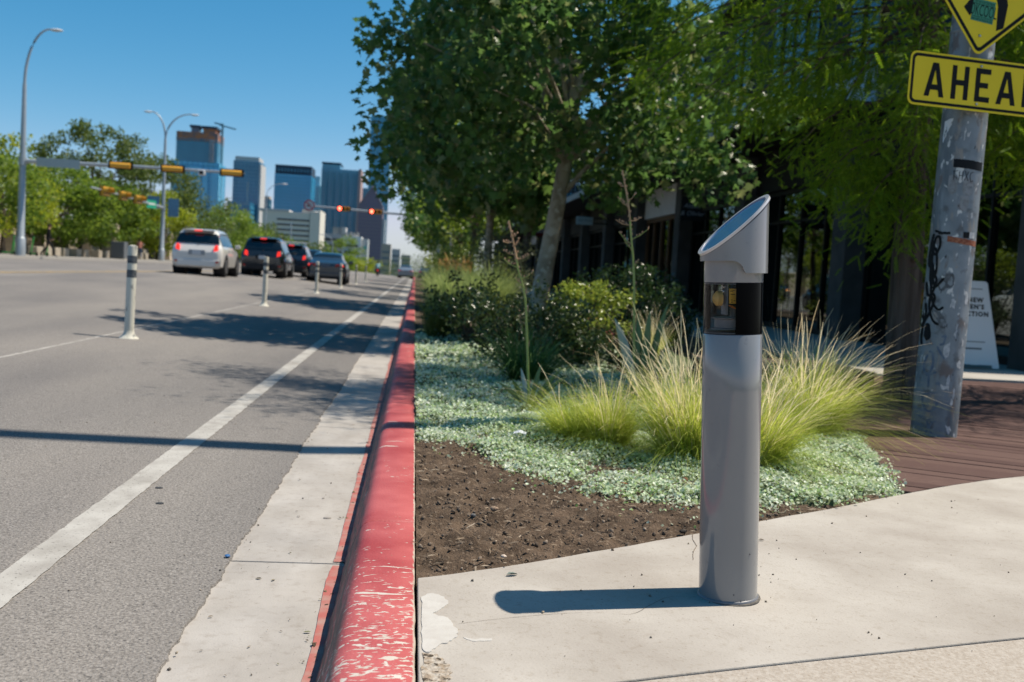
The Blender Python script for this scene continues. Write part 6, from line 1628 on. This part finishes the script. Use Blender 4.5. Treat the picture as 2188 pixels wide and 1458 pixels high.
# bald cypresses by the deck: drooping feather sprays
L_cyp = leafmat('cypress_needles', [(.075, .165, .010), (.105, .21, .012), (.16, .25, .014), (.05, .12, .010)], .52, .6, spec=.25)
def spray_template():
    T = []; F = []
    def q(a, b, w):
        d = (b[0] - a[0], b[1] - a[1]); l = math.hypot(*d) or 1; nx, ny = -d[1] / l * w, d[0] / l * w
        i = len(T); T.extend([(a[0], a[1], a[2]), ((a[0] + b[0]) / 2 + nx, (a[1] + b[1]) / 2 + ny, (a[2] + b[2]) / 2), b, ((a[0] + b[0]) / 2 - nx, (a[1] + b[1]) / 2 - ny, (a[2] + b[2]) / 2)]); F.append((i, i + 1, i + 2, i + 3))
    q((0, 0, 0), (0, 1, -.12), .022)
    for k in range(7):
        y = .05 + .13 * k; l = .115 * math.sin(.7 + 2.0 * (k + .5) / 7)
        for s in (-1, 1): q((0, y, -.12 * y * y), (s * l, y + .12, -.12 * y * y - .03), .034)
    return T, F
SPRAY = spray_template()
def cypress(label, x, y, ht, seed, N, cen, rad, r0=.135, lowb=(), show_trunk=True):
    rng = np.random.default_rng(seed)
    t = thing('cypress_tree', label, 'tree', (x, y, .148), group='feathery cypresses by the deck')
    mb = MB(); pts = [(0, 0, -.02), (.0, 0, .12), (-.005, 0, .5), (-.02, 0, 1.2), (-.03, .02, 2.2), (-.02, .03, 3.4), (0, 0, 5.5), (0, 0, ht)]
    rad_ = [r0 * 1.22, r0 * 1.06, r0, r0 * .95, r0 * .86, r0 * .72, r0 * .5, .02]
    n = 40; vs = []
    for i, p in enumerate(pts):
        for j in range(n):
            a = 2 * PI * j / n; q = rad_[i] * (1 + .05 * math.sin(a * 9 + i * .4) + .05 * nz1(math.cos(a) * 2, math.sin(a) * 2, p[2]))
            vs.append((p[0] + q * math.cos(a), p[1] + q * math.sin(a), p[2]))
    mb.add(vs, [(i * n + j, i * n + (j + 1) % n, (i + 1) * n + (j + 1) % n, (i + 1) * n + j) for i in range(len(pts) - 1) for j in range(n)])
    mb.ball((r0 * .85, -.05, 1.02), .035, 8); mb.ball((-r0 * .2, -r0 * .9, 1.25), .03, 8)
    mb.build('trunk', M_cyb, t, smooth=True, ang=60)
    # branches
    C = []; D = []; mb = MB()
    nb = 135
    ends = clumps(cen, rad, nb, rng, .55); ends = [tuple(e) for e in ends if e[2] > cen[2] - rad[2] * .8] + list(lowb)
    for e in ends:
        e = Vector(e); z0 = max(1.6, min(ht - 1, e.z + .55 + .35 * math.hypot(e.x, e.y) * .4))
        s = Vector((0, 0, z0)); L_ = (e - s).length
        mid = s.lerp(e, .55) + Vector((0, 0, .10 * L_))
        P = [s.lerp(mid, q / 4) for q in range(4)] + [mid.lerp(e, q / 5) + Vector((0, 0, .05 * L_ * math.sin(PI * q / 5))) for q in range(6)]
        mb.tube(P, [.014 * (1 - .9 * i / (len(P) - 1)) + .0015 for i in range(len(P))], 5)
        m = int(N / len(ends))
        for _ in range(m):
            q = .28 + .72 * rng.random() ** .8; f = q * (len(P) - 1); i = min(int(f), len(P) - 2)
            p = P[i].lerp(P[i + 1], f - i); d = (P[i + 1] - P[i]).normalized()
            side = Vector(rng.normal(size=3)); side -= side.dot(d) * d; side.normalize()
            off = side * (.05 + .26 * rng.random()) * (1.15 - q * .6)
            C.append(p + off - Vector((0, 0, .12 * rng.random()))); D.append((d * .75 + side * .9 + Vector((0, 0, -.12 - .55 * rng.random()))).normalized())
    mb.build('limbs', M_cyb, t)
    # loose fans of sprays around the branch ends fill the crown
    E_ = np.array(ends); kx = rng.integers(0, len(E_), int(N * .45)); off = rng.normal(size=(len(kx), 3)) * np.array([.30, .30, .16])
    for k_, o_ in zip(kx, off):
        c_ = Vector(E_[k_]) * (.62 + .4 * rng.random()) + Vector((0, 0, .0)); c_.z = E_[k_][2] + .25 * rng.random()
        C.append(c_ + Vector(o_)); D.append(Vector((E_[k_][0] * .3 + rng.normal() * .7, E_[k_][1] * .3 + rng.normal() * .7, -.25 - .4 * rng.random())).normalized())
    C = np.array([tuple(c) for c in C]); D = np.array([tuple(d) for d in D]); n_ = len(C)
    nn = rng.normal(size=(n_, 3)); nn[:, 2] += .6; nn -= (nn * D).sum(1)[:, None] * D; nn /= np.linalg.norm(nn, axis=1)[:, None]
    Rm = np.stack([np.cross(D, nn), D, nn], axis=2)
    o = link_mesh('crown', scatter_mesh('crown', *SPRAY, C, .085 + .085 * rng.random(n_), Rm), L_cyp, t); o['kind'] = 'stuff'
cypress('bald cypress with furrowed brown trunk and drooping feathery sprays beside the big pole', 4.43, 8.62, 9.5, 31, 25000, (-.4, -.1, 4.1), (2.8, 2.0, 2.9), .135,
        lowb=[(-.72, -.5, 1.55), (-.45, -.6, 1.35), (-1.05, -.4, 1.8), (-.2, -.7, 1.6), (-1.4, -.5, 2.0), (-1.9, -.7, 2.3), (-2.3, -.5, 2.35), (-2.0, -1.0, 2.7), (-1.2, -1.1, 2.4), (-.6, -1.0, 2.1), (-2.5, .2, 2.6), (-2.4, -.3, 3.0), (-1.6, -1.2, 3.1), (-.5, -1.3, 2.7), (-2.8, .8, 5.2), (-3.2, .5, 4.8), (-2.9, 1.4, 5.6), (-3.4, 1.0, 5.0), (-2.6, 1.8, 5.0), (-3.1, .9, 5.9), (-2.4, .4, 5.6), (-3.5, 1.5, 5.5)])  # last eight ends, above the view, added to deepen shade on the lane
cypress('second feathery cypress at the right picture edge, its sprays hanging beside the yellow signs', 7.35, 8.9, 8.2, 37, 14000, (-.4, .0, 4.4), (2.6, 2.2, 2.9), .14, lowb=[(-2.3, -.3, 2.2), (-2.5, -.5, 2.5), (-2.1, -.7, 2.0), (-1.8, -.4, 1.9), (-2.6, .3, 2.4), (-2.0, .6, 2.1), (-2.8, -.1, 2.8)])

# ------------------------------------------------------------------ planting strip
def blades(name, n, base_r, h, spread, m, parent, rng, w=.0022, seg=5, droop=.5, up=1.0, hv=.35, lean=(0, 0), bulge=0.0):
    """tuft of narrow ribbons from one crown"""
    a = rng.random(n) * 2 * PI; rb = base_r * np.sqrt(rng.random(n))
    bx, by = rb * np.cos(a), rb * np.sin(a)
    a2 = a + rng.normal(size=n) * .5
    dr = .35 + 1.3 * rng.random(n); droop_ = droop; wob = .05 * h * rng.normal(size=n)
    hh = h * (1 - hv + hv * 1.3 * rng.random(n)); tilt = spread * rng.random(n) ** .7
    s = np.linspace(0, 1, seg + 1)
    dx, dy = np.cos(a2) * tilt + lean[0], np.sin(a2) * tilt + lean[1]
    V = np.zeros((n, seg + 1, 2, 3)); pa = a2 + PI / 2 + rng.normal(size=n) * .7
    for k, q in enumerate(s):
        out = hh * (q * .55 + q ** 2.2 * .6 * droop * dr)
        z = hh * (up * q - droop * dr * .42 * q ** 2.6 * (.4 + tilt))
        cx, cy = bx + dx * out + wob * math.sin(q * 3.4), by + dy * out + wob * .6 * math.sin(q * 4.6)
        ww = w * (1 - q * .82) * (1 + bulge * math.exp(-((q - .88) / .10) ** 2))
        for j, sg in enumerate((-1, 1)):
            V[:, k, j, 0] = cx + sg * ww * np.cos(pa); V[:, k, j, 1] = cy + sg * ww * np.sin(pa); V[:, k, j, 2] = z
    nv = (seg + 1) * 2
    f = np.array([(2 * k, 2 * k + 1, 2 * k + 3, 2 * k + 2) for k in range(seg)])
    loops = (f[None] + (np.arange(n) * nv)[:, None, None]).reshape(-1)
    nf = n * seg
    me = np_mesh(name, V.reshape(-1, 3), np.arange(nf) * 4, np.full(nf, 4), loops, True)
    o = link_mesh(name, me, m, parent); o['kind'] = 'stuff'
    return o
L_fg = leafmat('feather_green', [(.25, .34, .04), (.35, .43, .06), (.48, .52, .14), (.20, .29, .035)], .48, .5)
L_fs = leafmat('feather_seed', [(.66, .57, .34), (.76, .67, .44), (.82, .74, .53), (.58, .47, .27)], .36, .6)
L_muh = leafmat('muhly_green', [(.05, .11, .03), (.075, .15, .04), (.11, .19, .05)], .35, .45)
L_lg = leafmat('pale_grass', [(.17, .25, .075), (.23, .31, .10), (.29, .36, .13)], .4, .5)
L_pl = leafmat('orange_plume', [(.48, .30, .10), (.58, .38, .15), (.42, .25, .08)], .3, .6)
def feather(label, x, y, h, seed, n=1500, spread=.9, ns=170, lean=(0, 0), sh=1.25, base=.07):
    rng = np.random.default_rng(seed)
    t = thing('feather_grass', label, 'grass', (x, y, .135), group='feather grass clumps')
    blades('leaf_blades', int(n * .95), base, h * .78, spread, L_fg, t, rng, .0022, 6, .8, 1.0, .6, lean)
    blades('leaf_blades', n // 3, base, h * .6, spread * 1.6, L_fg, t, rng, .0020, 6, 1.3, .9, .5, lean)
    blades('seed_stalks', int(ns * .45), base * .9, h * sh, spread * .85, L_fs, t, rng, .0032, 8, .6, 1.0, .4, lean, .9)
    blades('seed_stalks', int(ns * .5), base * .9, h * sh * .92, spread * 1.0, L_fs, t, rng, .0019, 8, .8, 1.0, .5, lean, 1.4)
feather('small feather grass tuft with upright straw seed heads, left of the big one', 1.09, 5.25, .50, 61, 1700, .75, 110, (-.05, 0), 1.12)
feather('low feather grass tuft leaning to the left at the edge of the clumps', .93, 5.38, .44, 62, 1000, .9, 14, (-.40, 0), 1.15)
feather('large feather grass clump with blond plumes directly left of the bollard', 1.44, 4.92, .66, 63, 2900, .80, 330, (-.03, .05), 1.22, .11)
feather('feather grass clump showing right behind the bollard', 1.72, 4.78, .60, 64, 2300, .80, 200, (.20, 0), 1.15, .10)
feather('wide feather grass clump at the deck edge with long arching plumes', 2.46, 5.95, .76, 65, 2600, .95, 300, (.14, 0), 1.18, .12)
feather('feather grass clump in the gap behind the bollard top of the bed', 2.0, 5.75, .50, 66, 1000, .9, 190, (.02, 0), 1.2, .09)
feather('faint feather grass tuft far behind the sword-leaved plant', 2.75, 11.2, .62, 67, 700, .7, 150, (0, 0), 1.15)
def tuft(label, x, y, h, seed, m, n, spread, w, droop=.9, cat='grass', name='grass_tuft', base=.1, z=.12, plume=None):
    rng = np.random.default_rng(seed); t = thing(name, label, cat, (x, y, z))
    blades('leaf_blades', n, base, h, spread, m, t, rng, w, 6, droop, 1.0, .45)
    if plume: blades('plumes', plume, base * .8, h * 1.3, spread * .4, L_pl, t, rng, w * 3, 6, .3, 1.0, .25, (0, 0), 3.0)
tuft('dark strappy grass tuft in the shade around the left flower stalk', .98, 8.3, .66, 71, L_muh, 420, 1.25, .0075, 1.0)
tuft('small yellow-green grass tuft beside the red kerb, in half shade', .33, 13.0, .62, 72, leafmat('tuft_green', [(.085, .115, .022), (.12, .15, .03), (.16, .17, .05)], .35, .5), 700, .55, .004, .5)
for i, (x, y, h, n, lb) in enumerate([(.82, 20.0, 1.15, 900, 'big pale green grass by the kerb, nearest of its kind'), (.80, 23.0, 1.2, 900, 'big pale green grass farther along the kerb'), (1.65, 22.0, 1.3, 900, 'big pale green grass next to the white stake'), (.85, 27.5, 1.25, 800, 'big pale green grass below the orange plumes'), (.6, 17.2, .75, 700, 'low pale green grass behind the dark shrub'), (.95, 33, 1.2, 700, 'farthest pale green grass by the kerb')]):
    tuft(lb, x, y, h, 80 + i, L_lg, n, .75, .009, .75, base=.28)
tuft('low grass tuft pressed against the kerb in front of the tall pale ones', .48, 15.4, .55, 93, L_lg, 500, .6, .006, .9, base=.2)
tuft('grass with orange plumes standing against the blue car', 1.0, 31.0, 1.15, 90, L_lg, 400, .6, .009, .6, base=.25, plume=46)
tuft('grass with orange plumes, right of its twin up the kerb', 1.5, 32.5, 1.2, 91, L_lg, 400, .6, .009, .6, base=.25, plume=46)
tuft('grass in deep shade at the foot of the leaning sycamore', 2.45, 14.3, .55, 92, L_muh, 600, .9, .007, .9, base=.3)

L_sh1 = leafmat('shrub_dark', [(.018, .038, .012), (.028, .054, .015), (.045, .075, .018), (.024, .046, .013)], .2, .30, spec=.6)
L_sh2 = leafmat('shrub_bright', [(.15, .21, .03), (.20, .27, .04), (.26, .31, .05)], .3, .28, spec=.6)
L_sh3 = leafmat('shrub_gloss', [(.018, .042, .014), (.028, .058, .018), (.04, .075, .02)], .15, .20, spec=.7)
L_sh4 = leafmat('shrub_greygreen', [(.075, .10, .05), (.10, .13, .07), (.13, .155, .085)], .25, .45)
def shrub(label, x, y, cen, rad, m, N, leaf, seed, ncl=40, cs=.16, z=.12, name='shrub', cat='shrub', flowers=None, inner=.35):
    rng = np.random.default_rng(seed); t = thing(name, label, cat, (x, y, z))
    cl = clumps(cen, rad, ncl, rng, inner); cl = np.array(cen) + (cl - np.array(cen)) * (.72 + .62 * rng.random(len(cl)) ** 1.6)[:, None]; cl = cl[cl[:, 2] > .04]
    mb = MB()
    for c in cl[:26]: mb.tube([(0, 0, 0), Vector(tuple(c)) * .5 + Vector((0, 0, .08)), tuple(c)], [.012, .008, .003], 5)
    mb.build('stems', M_bark, t)
    C = leaf_points(cl, N, cs, rng, .85); C = C[C[:, 2] > .0]
    o = link_mesh('foliage', scatter_mesh('foliage', *LEAF_OVAL, C, leaf * (.7 + .6 * rng.random(len(C))), rots(len(C), .45, -.4, rng)), m, t); o['kind'] = 'stuff'
    if flowers:
        C = leaf_points(cl, flowers, cs * 1.2, rng); C = C[C[:, 2] > .08]
        o = link_mesh('flowers', scatter_mesh('flowers', *LEAF_OVAL, C, .022 * np.ones(len(C)), rots(len(C), .2, 0, rng)), leafmat('pink_flower', [(.55, .10, .12), (.62, .18, .18)], .3, .6), t); o['kind'] = 'stuff'
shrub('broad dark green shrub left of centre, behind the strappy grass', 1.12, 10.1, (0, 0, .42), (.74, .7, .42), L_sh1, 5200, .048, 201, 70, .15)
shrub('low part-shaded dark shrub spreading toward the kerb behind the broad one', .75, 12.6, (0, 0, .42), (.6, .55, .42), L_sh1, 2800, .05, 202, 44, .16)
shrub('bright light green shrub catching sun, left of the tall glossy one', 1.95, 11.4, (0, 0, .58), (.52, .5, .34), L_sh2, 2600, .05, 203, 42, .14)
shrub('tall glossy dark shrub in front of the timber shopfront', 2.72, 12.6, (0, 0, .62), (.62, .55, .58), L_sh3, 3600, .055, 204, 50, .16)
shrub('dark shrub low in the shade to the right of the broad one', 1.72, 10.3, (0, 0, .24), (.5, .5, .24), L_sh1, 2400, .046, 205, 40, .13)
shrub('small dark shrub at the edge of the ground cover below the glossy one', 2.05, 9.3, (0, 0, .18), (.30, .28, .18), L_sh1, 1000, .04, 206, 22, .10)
shrub('loose pink-flowered plant between the dark shrubs', 2.10, 11.0, (0, 0, .26), (.22, .2, .24), leafmat('pink_plant', [(.10, .14, .04), (.16, .18, .06), (.22, .16, .10)], .3, .5), 700, .025, 207, 18, .09, name='flowering_plant', cat='plant', flowers=220)
shrub('grey-green fine-leaved bush behind the left flower stalk', 2.25, 24.5, (0, 0, 1.15), (.95, .9, 1.15), L_sh4, 4200, .06, 208, 60, .28)
shrub('yellow-green bush beyond the parking sign', 1.7, 29.5, (0, 0, 1.0), (1.2, 1.0, 1.0), L_sh2, 3600, .075, 209, 50, .3)
shrub('yellow-green bush farther up the planting strip', 1.7, 35.5, (0, 0, 1.05), (1.2, 1.1, 1.05), L_sh2, 2600, .09, 210, 40, .32)
shrub('dark evergreen bush in the shade before the concrete pier', 4.1, 17.0, (0, 0, .6), (.8, .8, .6), L_sh3, 2400, .07, 211, 40, .2)
shrub('shade-dark bush in front of the black shop windows', 3.6, 14.2, (0, 0, .38), (.6, .6, .38), L_sh3, 2000, .06, 212, 36, .17)
shrub('green hedge-like bush far up the planting strip', 1.6, 43, (0, 0, 1.0), (1.3, 2.2, 1.0), L_sh2, 2600, .1, 213, 40, .4)

# ------------------------------------------------------------------ red yuccas
M_stalk = mat('stalk_green', (.27, .33, .09), .55, col2=(.34, .37, .13), nscale=6); M_stalkr = mat('stalk_brown', (.42, .27, .16), .6)
M_yl = mat('sword_leaf', (.085, .15, .05), .45, col2=(.12, .19, .07), nscale=5, stretch=(1, 1, .2)); M_yl2 = mat('pale_sword_leaf', (.30, .36, .30), .4, col2=(.36, .42, .36), nscale=4)
M_pod = mat('dry_pod', (.42, .26, .17), .7)
def yucca(label, base, path, sprigs, leaves, seed):
    rg = random.Random(seed)
    t = thing('red_yucca', label, 'plant', base)
    P = smooth_line([(p[0], p[2]) for p in path], 6); Yc = np.interp(np.linspace(0, 1, len(P)), np.linspace(0, 1, len(path)), [p[1] for p in path])
    pts = [Vector((a, y, b)) for (a, b), y in zip(P, Yc)]
    k = int(len(pts) * .74)
    mb = MB(); mb.tube(pts[:k + 1], [.0098 - .004 * i / len(pts) for i in range(k + 1)], 10); mb.build('stalk', M_stalk, t, smooth=True)
    mb = MB(); mb.tube(pts[k:], [.0098 - .004 * (k + i) / len(pts) - .001 * i / len(pts) for i in range(len(pts) - k)], 8); mb.build('stalk_tip', M_stalkr, t, smooth=True)
    for q, side, ln, up in sprigs:
        s = pts[int(q * (len(pts) - 1))]; e = s + Vector((side * ln, rg.uniform(-.05, .05), up)); mid = s.lerp(e, .5) + Vector((0, 0, -.012))
        mb = MB(); mb.tube([s, mid, e], [.004, .0032, .0022], 6); tw = mb.build('side_sprig', M_stalk if q < .72 else M_stalkr, t)
        mb = MB()
        for _ in range(5):
            c = s.lerp(e, rg.uniform(.2, 1)); mb.ball(c + Vector((rg.uniform(-.006, .006), rg.uniform(-.006, .006), rg.uniform(-.004, .008))), .0052, 5, (1, 1, 1.5))
        mb.build('pods', M_pod, tw)['kind'] = 'stuff'
    mb = MB()
    for i in range(16):
        c = pts[int((.60 + .4 * i / 16) * (len(pts) - 1))]; mb.ball(c + Vector((rg.choice((-1, 1)) * .008, 0, .003)), .0062, 5, (1, 1, 1.5))
    for q in (.12, .25, .40, .52): 
        c = pts[int(q * (len(pts) - 1))]; mb.tube([c + Vector((.007, 0, 0)), c + Vector((.012, -.004, .045))], [.006, .001], 5)
    mb.build('bracts', M_pod, t)['kind'] = 'stuff'
    for (bx, by, tx, ty, tz, w, pale) in leaves:
        mb = MB(); n = 9; vs = []
        for i in range(n + 1):
            q = i / n; c = Vector((bx + (tx - bx) * q, by + (ty - by) * q, tz * (q + .10 * math.sin(PI * q)) ))
            ww = w * (.55 + 1.7 * q * (1 - q)) * (1 - q ** 5) + .0006
            d = Vector((tx - bx, ty - by, tz)).normalized(); sd = d.cross(Vector((0, 1, .15))).normalized()
            vs += [c - sd * ww, c + Vector((0, .010, 0)) * (1 - q), c + sd * ww]
        mb.add(vs, [(3 * i + j, 3 * i + j + 1, 3 * i + 4 + j, 3 * i + 3 + j) for i in range(n) for j in range(2)])
        lf = mb.build('leaf', M_yl2 if pale else M_yl, t, smooth=True)
        sol = lf.modifiers.new('t', 'SOLIDIFY'); sol.thickness = .0025
        mb = MB(); mb.tube([Vector(v) + Vector((0, -.001, 0)) for v in vs[2::3]], .0011, 4); mb.build('yellow_edge', mat('leaf_edge', (.42, .36, .10), .5), lf)
yucca('slender flower stalk with stubby side sprigs at left, rising from a short leaf rosette', (.83, 6.8, .15),
      [(0, 0, 0), (-.02, 0, .25), (-.05, 0, .58), (-.075, 0, .78), (-.125, 0, .93), (-.165, 0, 1.10), (-.215, 0, 1.27)],
      [(.58, -1, .06, .05), (.63, 1, .085, .06), (.70, -1, .10, .055), (.735, -.2, .03, .08), (.775, 1, .085, .035), (.80, -1, .085, .03), (.86, 1, .03, .06), (.88, -1, .075, .0), (.90, 1, .03, .03)],
      [(-.02, 0, -.22, .05, .16, .016, 0), (-.03, 0, -.14, -.1, .20, .016, 0), (-.01, 0, -.06, .1, .26, .016, 1), (.01, 0, .08, .06, .30, .016, 0), (.02, 0, .2, -.05, .27, .018, 0), (.03, 0, .26, .05, .22, .016, 0), (0, 0, .12, -.12, .12, .011, 0), (-.02, 0, -.10, -.14, .10, .011, 1), (0, 0, .03, -.1, .16, .012, 0)], 3)
yucca('taller flower stalk with side sprigs beside broad upright sword leaves', (1.655, 7.2, .15),
      [(0, 0, .0), (-.02, 0, .38), (-.04, 0, .72), (-.065, 0, 1.02), (-.10, 0, 1.25), (-.13, 0, 1.45), (-.195, 0, 1.71)],
      [(.42, .6, .02, .03), (.50, .7, .03, .04), (.585, -1, .07, .07), (.63, -1, .10, .09), (.655, 1, .115, .085), (.735, -1, .105, .035), (.77, 1, .085, .03), (.85, -1, .085, .07), (.885, 1, .055, .06), (.92, -1, .06, .03)],
      [(.03, .0, -.20, -.08, .64, .036, 1), (.04, 0, .005, .06, .68, .034, 0), (.06, 0, .085, .02, .70, .032, 0), (.08, .05, .225, .05, .76, .028, 0), (.08, 0, .15, -.05, .50, .016, 0), (.02, .05, -.38, .05, .24, .022, 1), (.05, .05, .12, .12, .55, .02, 0), (.0, 0, -.06, .1, .42, .018, 0), (.1, 0, .26, .1, .48, .018, 0), (.02, 0, -.10, -.05, .30, .014, 0)], 5)

# ------------------------------------------------------------------ silver ground cover
def ground_cover():
    rng = np.random.default_rng(77)
    edge = [(.05, 5.34), (.2, 5.23), (.36, 5.10), (.42, 4.66), (.55, 4.42), (.68, 4.25), (.92, 4.10), (1.07, 4.0), (1.22, 3.96), (1.51, 3.97), (1.83, 4.06), (2.3, 4.38)]
    ex, ey = [p[0] for p in edge], [p[1] for p in edge]
    L_sp = leafmat('silver_leaves', [(.34, .42, .27), (.48, .55, .43), (.62, .67, .57), (.74, .78, .70), (.24, .37, .10), (.40, .48, .27)], .28, .45, spec=.6)
    t_ = L_sp.node_tree; N_ = t_.nodes; P_ = [n for n in N_ if n.type == 'BSDF_PRINCIPLED'][0]; T_ = [n for n in N_ if n.type == 'BSDF_TRANSLUCENT'][0]
    src_ = P_.inputs['Base Color'].links[0].from_socket
    tc_ = N_.new('ShaderNodeTexCoord'); nz_ = N_.new('ShaderNodeTexNoise'); nz_.inputs['Scale'].default_value = 4.5; nz_.inputs['Detail'].default_value = 4
    t_.links.new(tc_.outputs['Object'], nz_.inputs['Vector'])
    rp_ = N_.new('ShaderNodeValToRGB'); rp_.color_ramp.elements[0].position = .42; rp_.color_ramp.elements[0].color = (.84, .94, .76, 1); rp_.color_ramp.elements[1].position = .62; rp_.color_ramp.elements[1].color = (1, 1, 1, 1)
    t_.links.new(nz_.outputs[0], rp_.inputs[0])
    mx_ = N_.new('ShaderNodeMix'); mx_.data_type = 'RGBA'; mx_.blend_type = 'MULTIPLY'; mx_.inputs[0].default_value = 1
    t_.links.new(src_, mx_.inputs[6]); t_.links.new(rp_.outputs[0], mx_.inputs[7]); t_.links.new(mx_.outputs[2], P_.inputs['Base Color'])
    def near_edge(x): return np.interp(x, ex, ey)
    def right_edge(y): return np.interp(y, [4.38, 5.13, 5.84, 6.1, 7.5, 9.0], [2.32, 2.56, 2.76, 2.72, 3.2, 3.5])
    def height(x, y): return .150 + .055 * (np.sin(x * 4.2 + 1) * np.sin(y * 3.1) * .5 + .5) + .022 * np.sin(x * 11 + 3) * np.sin(y * 9) + .012 * np.sin(x * 23 + y * 7) * np.sin(y * 19)
    # mounded mat beneath
    nx, ny = 90, 260
    xs = np.linspace(.05, 3.4, nx); ys = np.linspace(3.9, 14.5, ny)
    X, Yy = np.meshgrid(xs, ys); Z = height(X, Yy) - .022
    out = (Yy < near_edge(X) + .03 + .03 * np.sin(X * 23) * np.sin(X * 41 + 1)) | (X > right_edge(Yy) - .01)
    Z[out] = .06
    V = np.stack([X, Yy, Z], -1).reshape(-1, 3); idx = np.arange(nx * ny).reshape(ny, nx)
    q = np.stack([idx[:-1, :-1], idx[:-1, 1:], idx[1:, 1:], idx[1:, :-1]], -1).reshape(-1, 4)
    me = np_mesh('ground_cover_mat', V, np.arange(len(q)) * 4, np.full(len(q), 4), q.ravel(), True)
    tag(link_mesh('ground_cover_mat', me, mat('cover_shade', (.055, .075, .035), .9, col2=(.09, .115, .06), nscale=30, bump=.8, bscale=60)), 'dense stems and old leaves beneath the silver ground cover', kind='stuff')
    def scat(n, y0, y1, x1, size, dens=1.0):
        x = .05 + rng.random(n) * (x1 - .05); y = y0 + rng.random(n) * (y1 - y0)
        rag = .06 * np.sin(x * 23) * np.sin(x * 41 + 1) + .05 * rng.normal(size=n) * .6
        k = (y > near_edge(x) + rag) & (x < right_edge(y) + .03 * rng.normal(size=n))
        x, y = x[k], y[k]; m = len(x)
        z = height(x, y) + rng.normal(size=m) * .010 - .006
        # thin out and sink towards the soil edge
        d = y - near_edge(x); z -= np.clip(.10 - d, 0, .10) * .22
        return np.stack([x, y, z], 1), size * (.6 + .75 * rng.random(m))
    T = [(0, 0, 0), (.30, -.02, .02), (.52, .30, .09), (.40, .72, .06), (0, .86, -.02), (-.40, .72, .06), (-.52, .30, .09), (-.30, -.02, .02)]
    F = [(0, 1, 2, 3, 4), (0, 4, 5, 6, 7)]
    parts = [scat(64000, 3.9, 6.2, 3.0, .0125), scat(38000, 6.2, 9.0, 3.3, .016), scat(15000, 9.0, 14.0, 2.6, .027)]
    C = np.vstack([p[0] for p in parts]); S = np.concatenate([p[1] for p in parts])
    me = scatter_mesh('ground_cover', T, F, C, S, rots(len(C), .50, 0, rng))
    tag(link_mesh('ground_cover', me, L_sp), 'low mat of tiny round silver-green leaves', kind='stuff')
    # a few seedlings out on the soil
    n = 260; x = .1 + rng.random(n) * 1.5; y = near_edge(x) - rng.random(n) ** 2 * .5
    k = y > np.interp(x, [e[0] for e in EDGE], [e[1] for e in EDGE]) + .03; x, y = x[k], y[k]
    me = scatter_mesh('seedlings', T, F, np.stack([x, y, np.full(len(x), .158)], 1), np.full(len(x), .012), rots(len(x), .5, 0, rng))
    tag(link_mesh('seedlings', me, L_sp), 'stray seedlings of the ground cover on the bare soil', kind='stuff')
ground_cover()
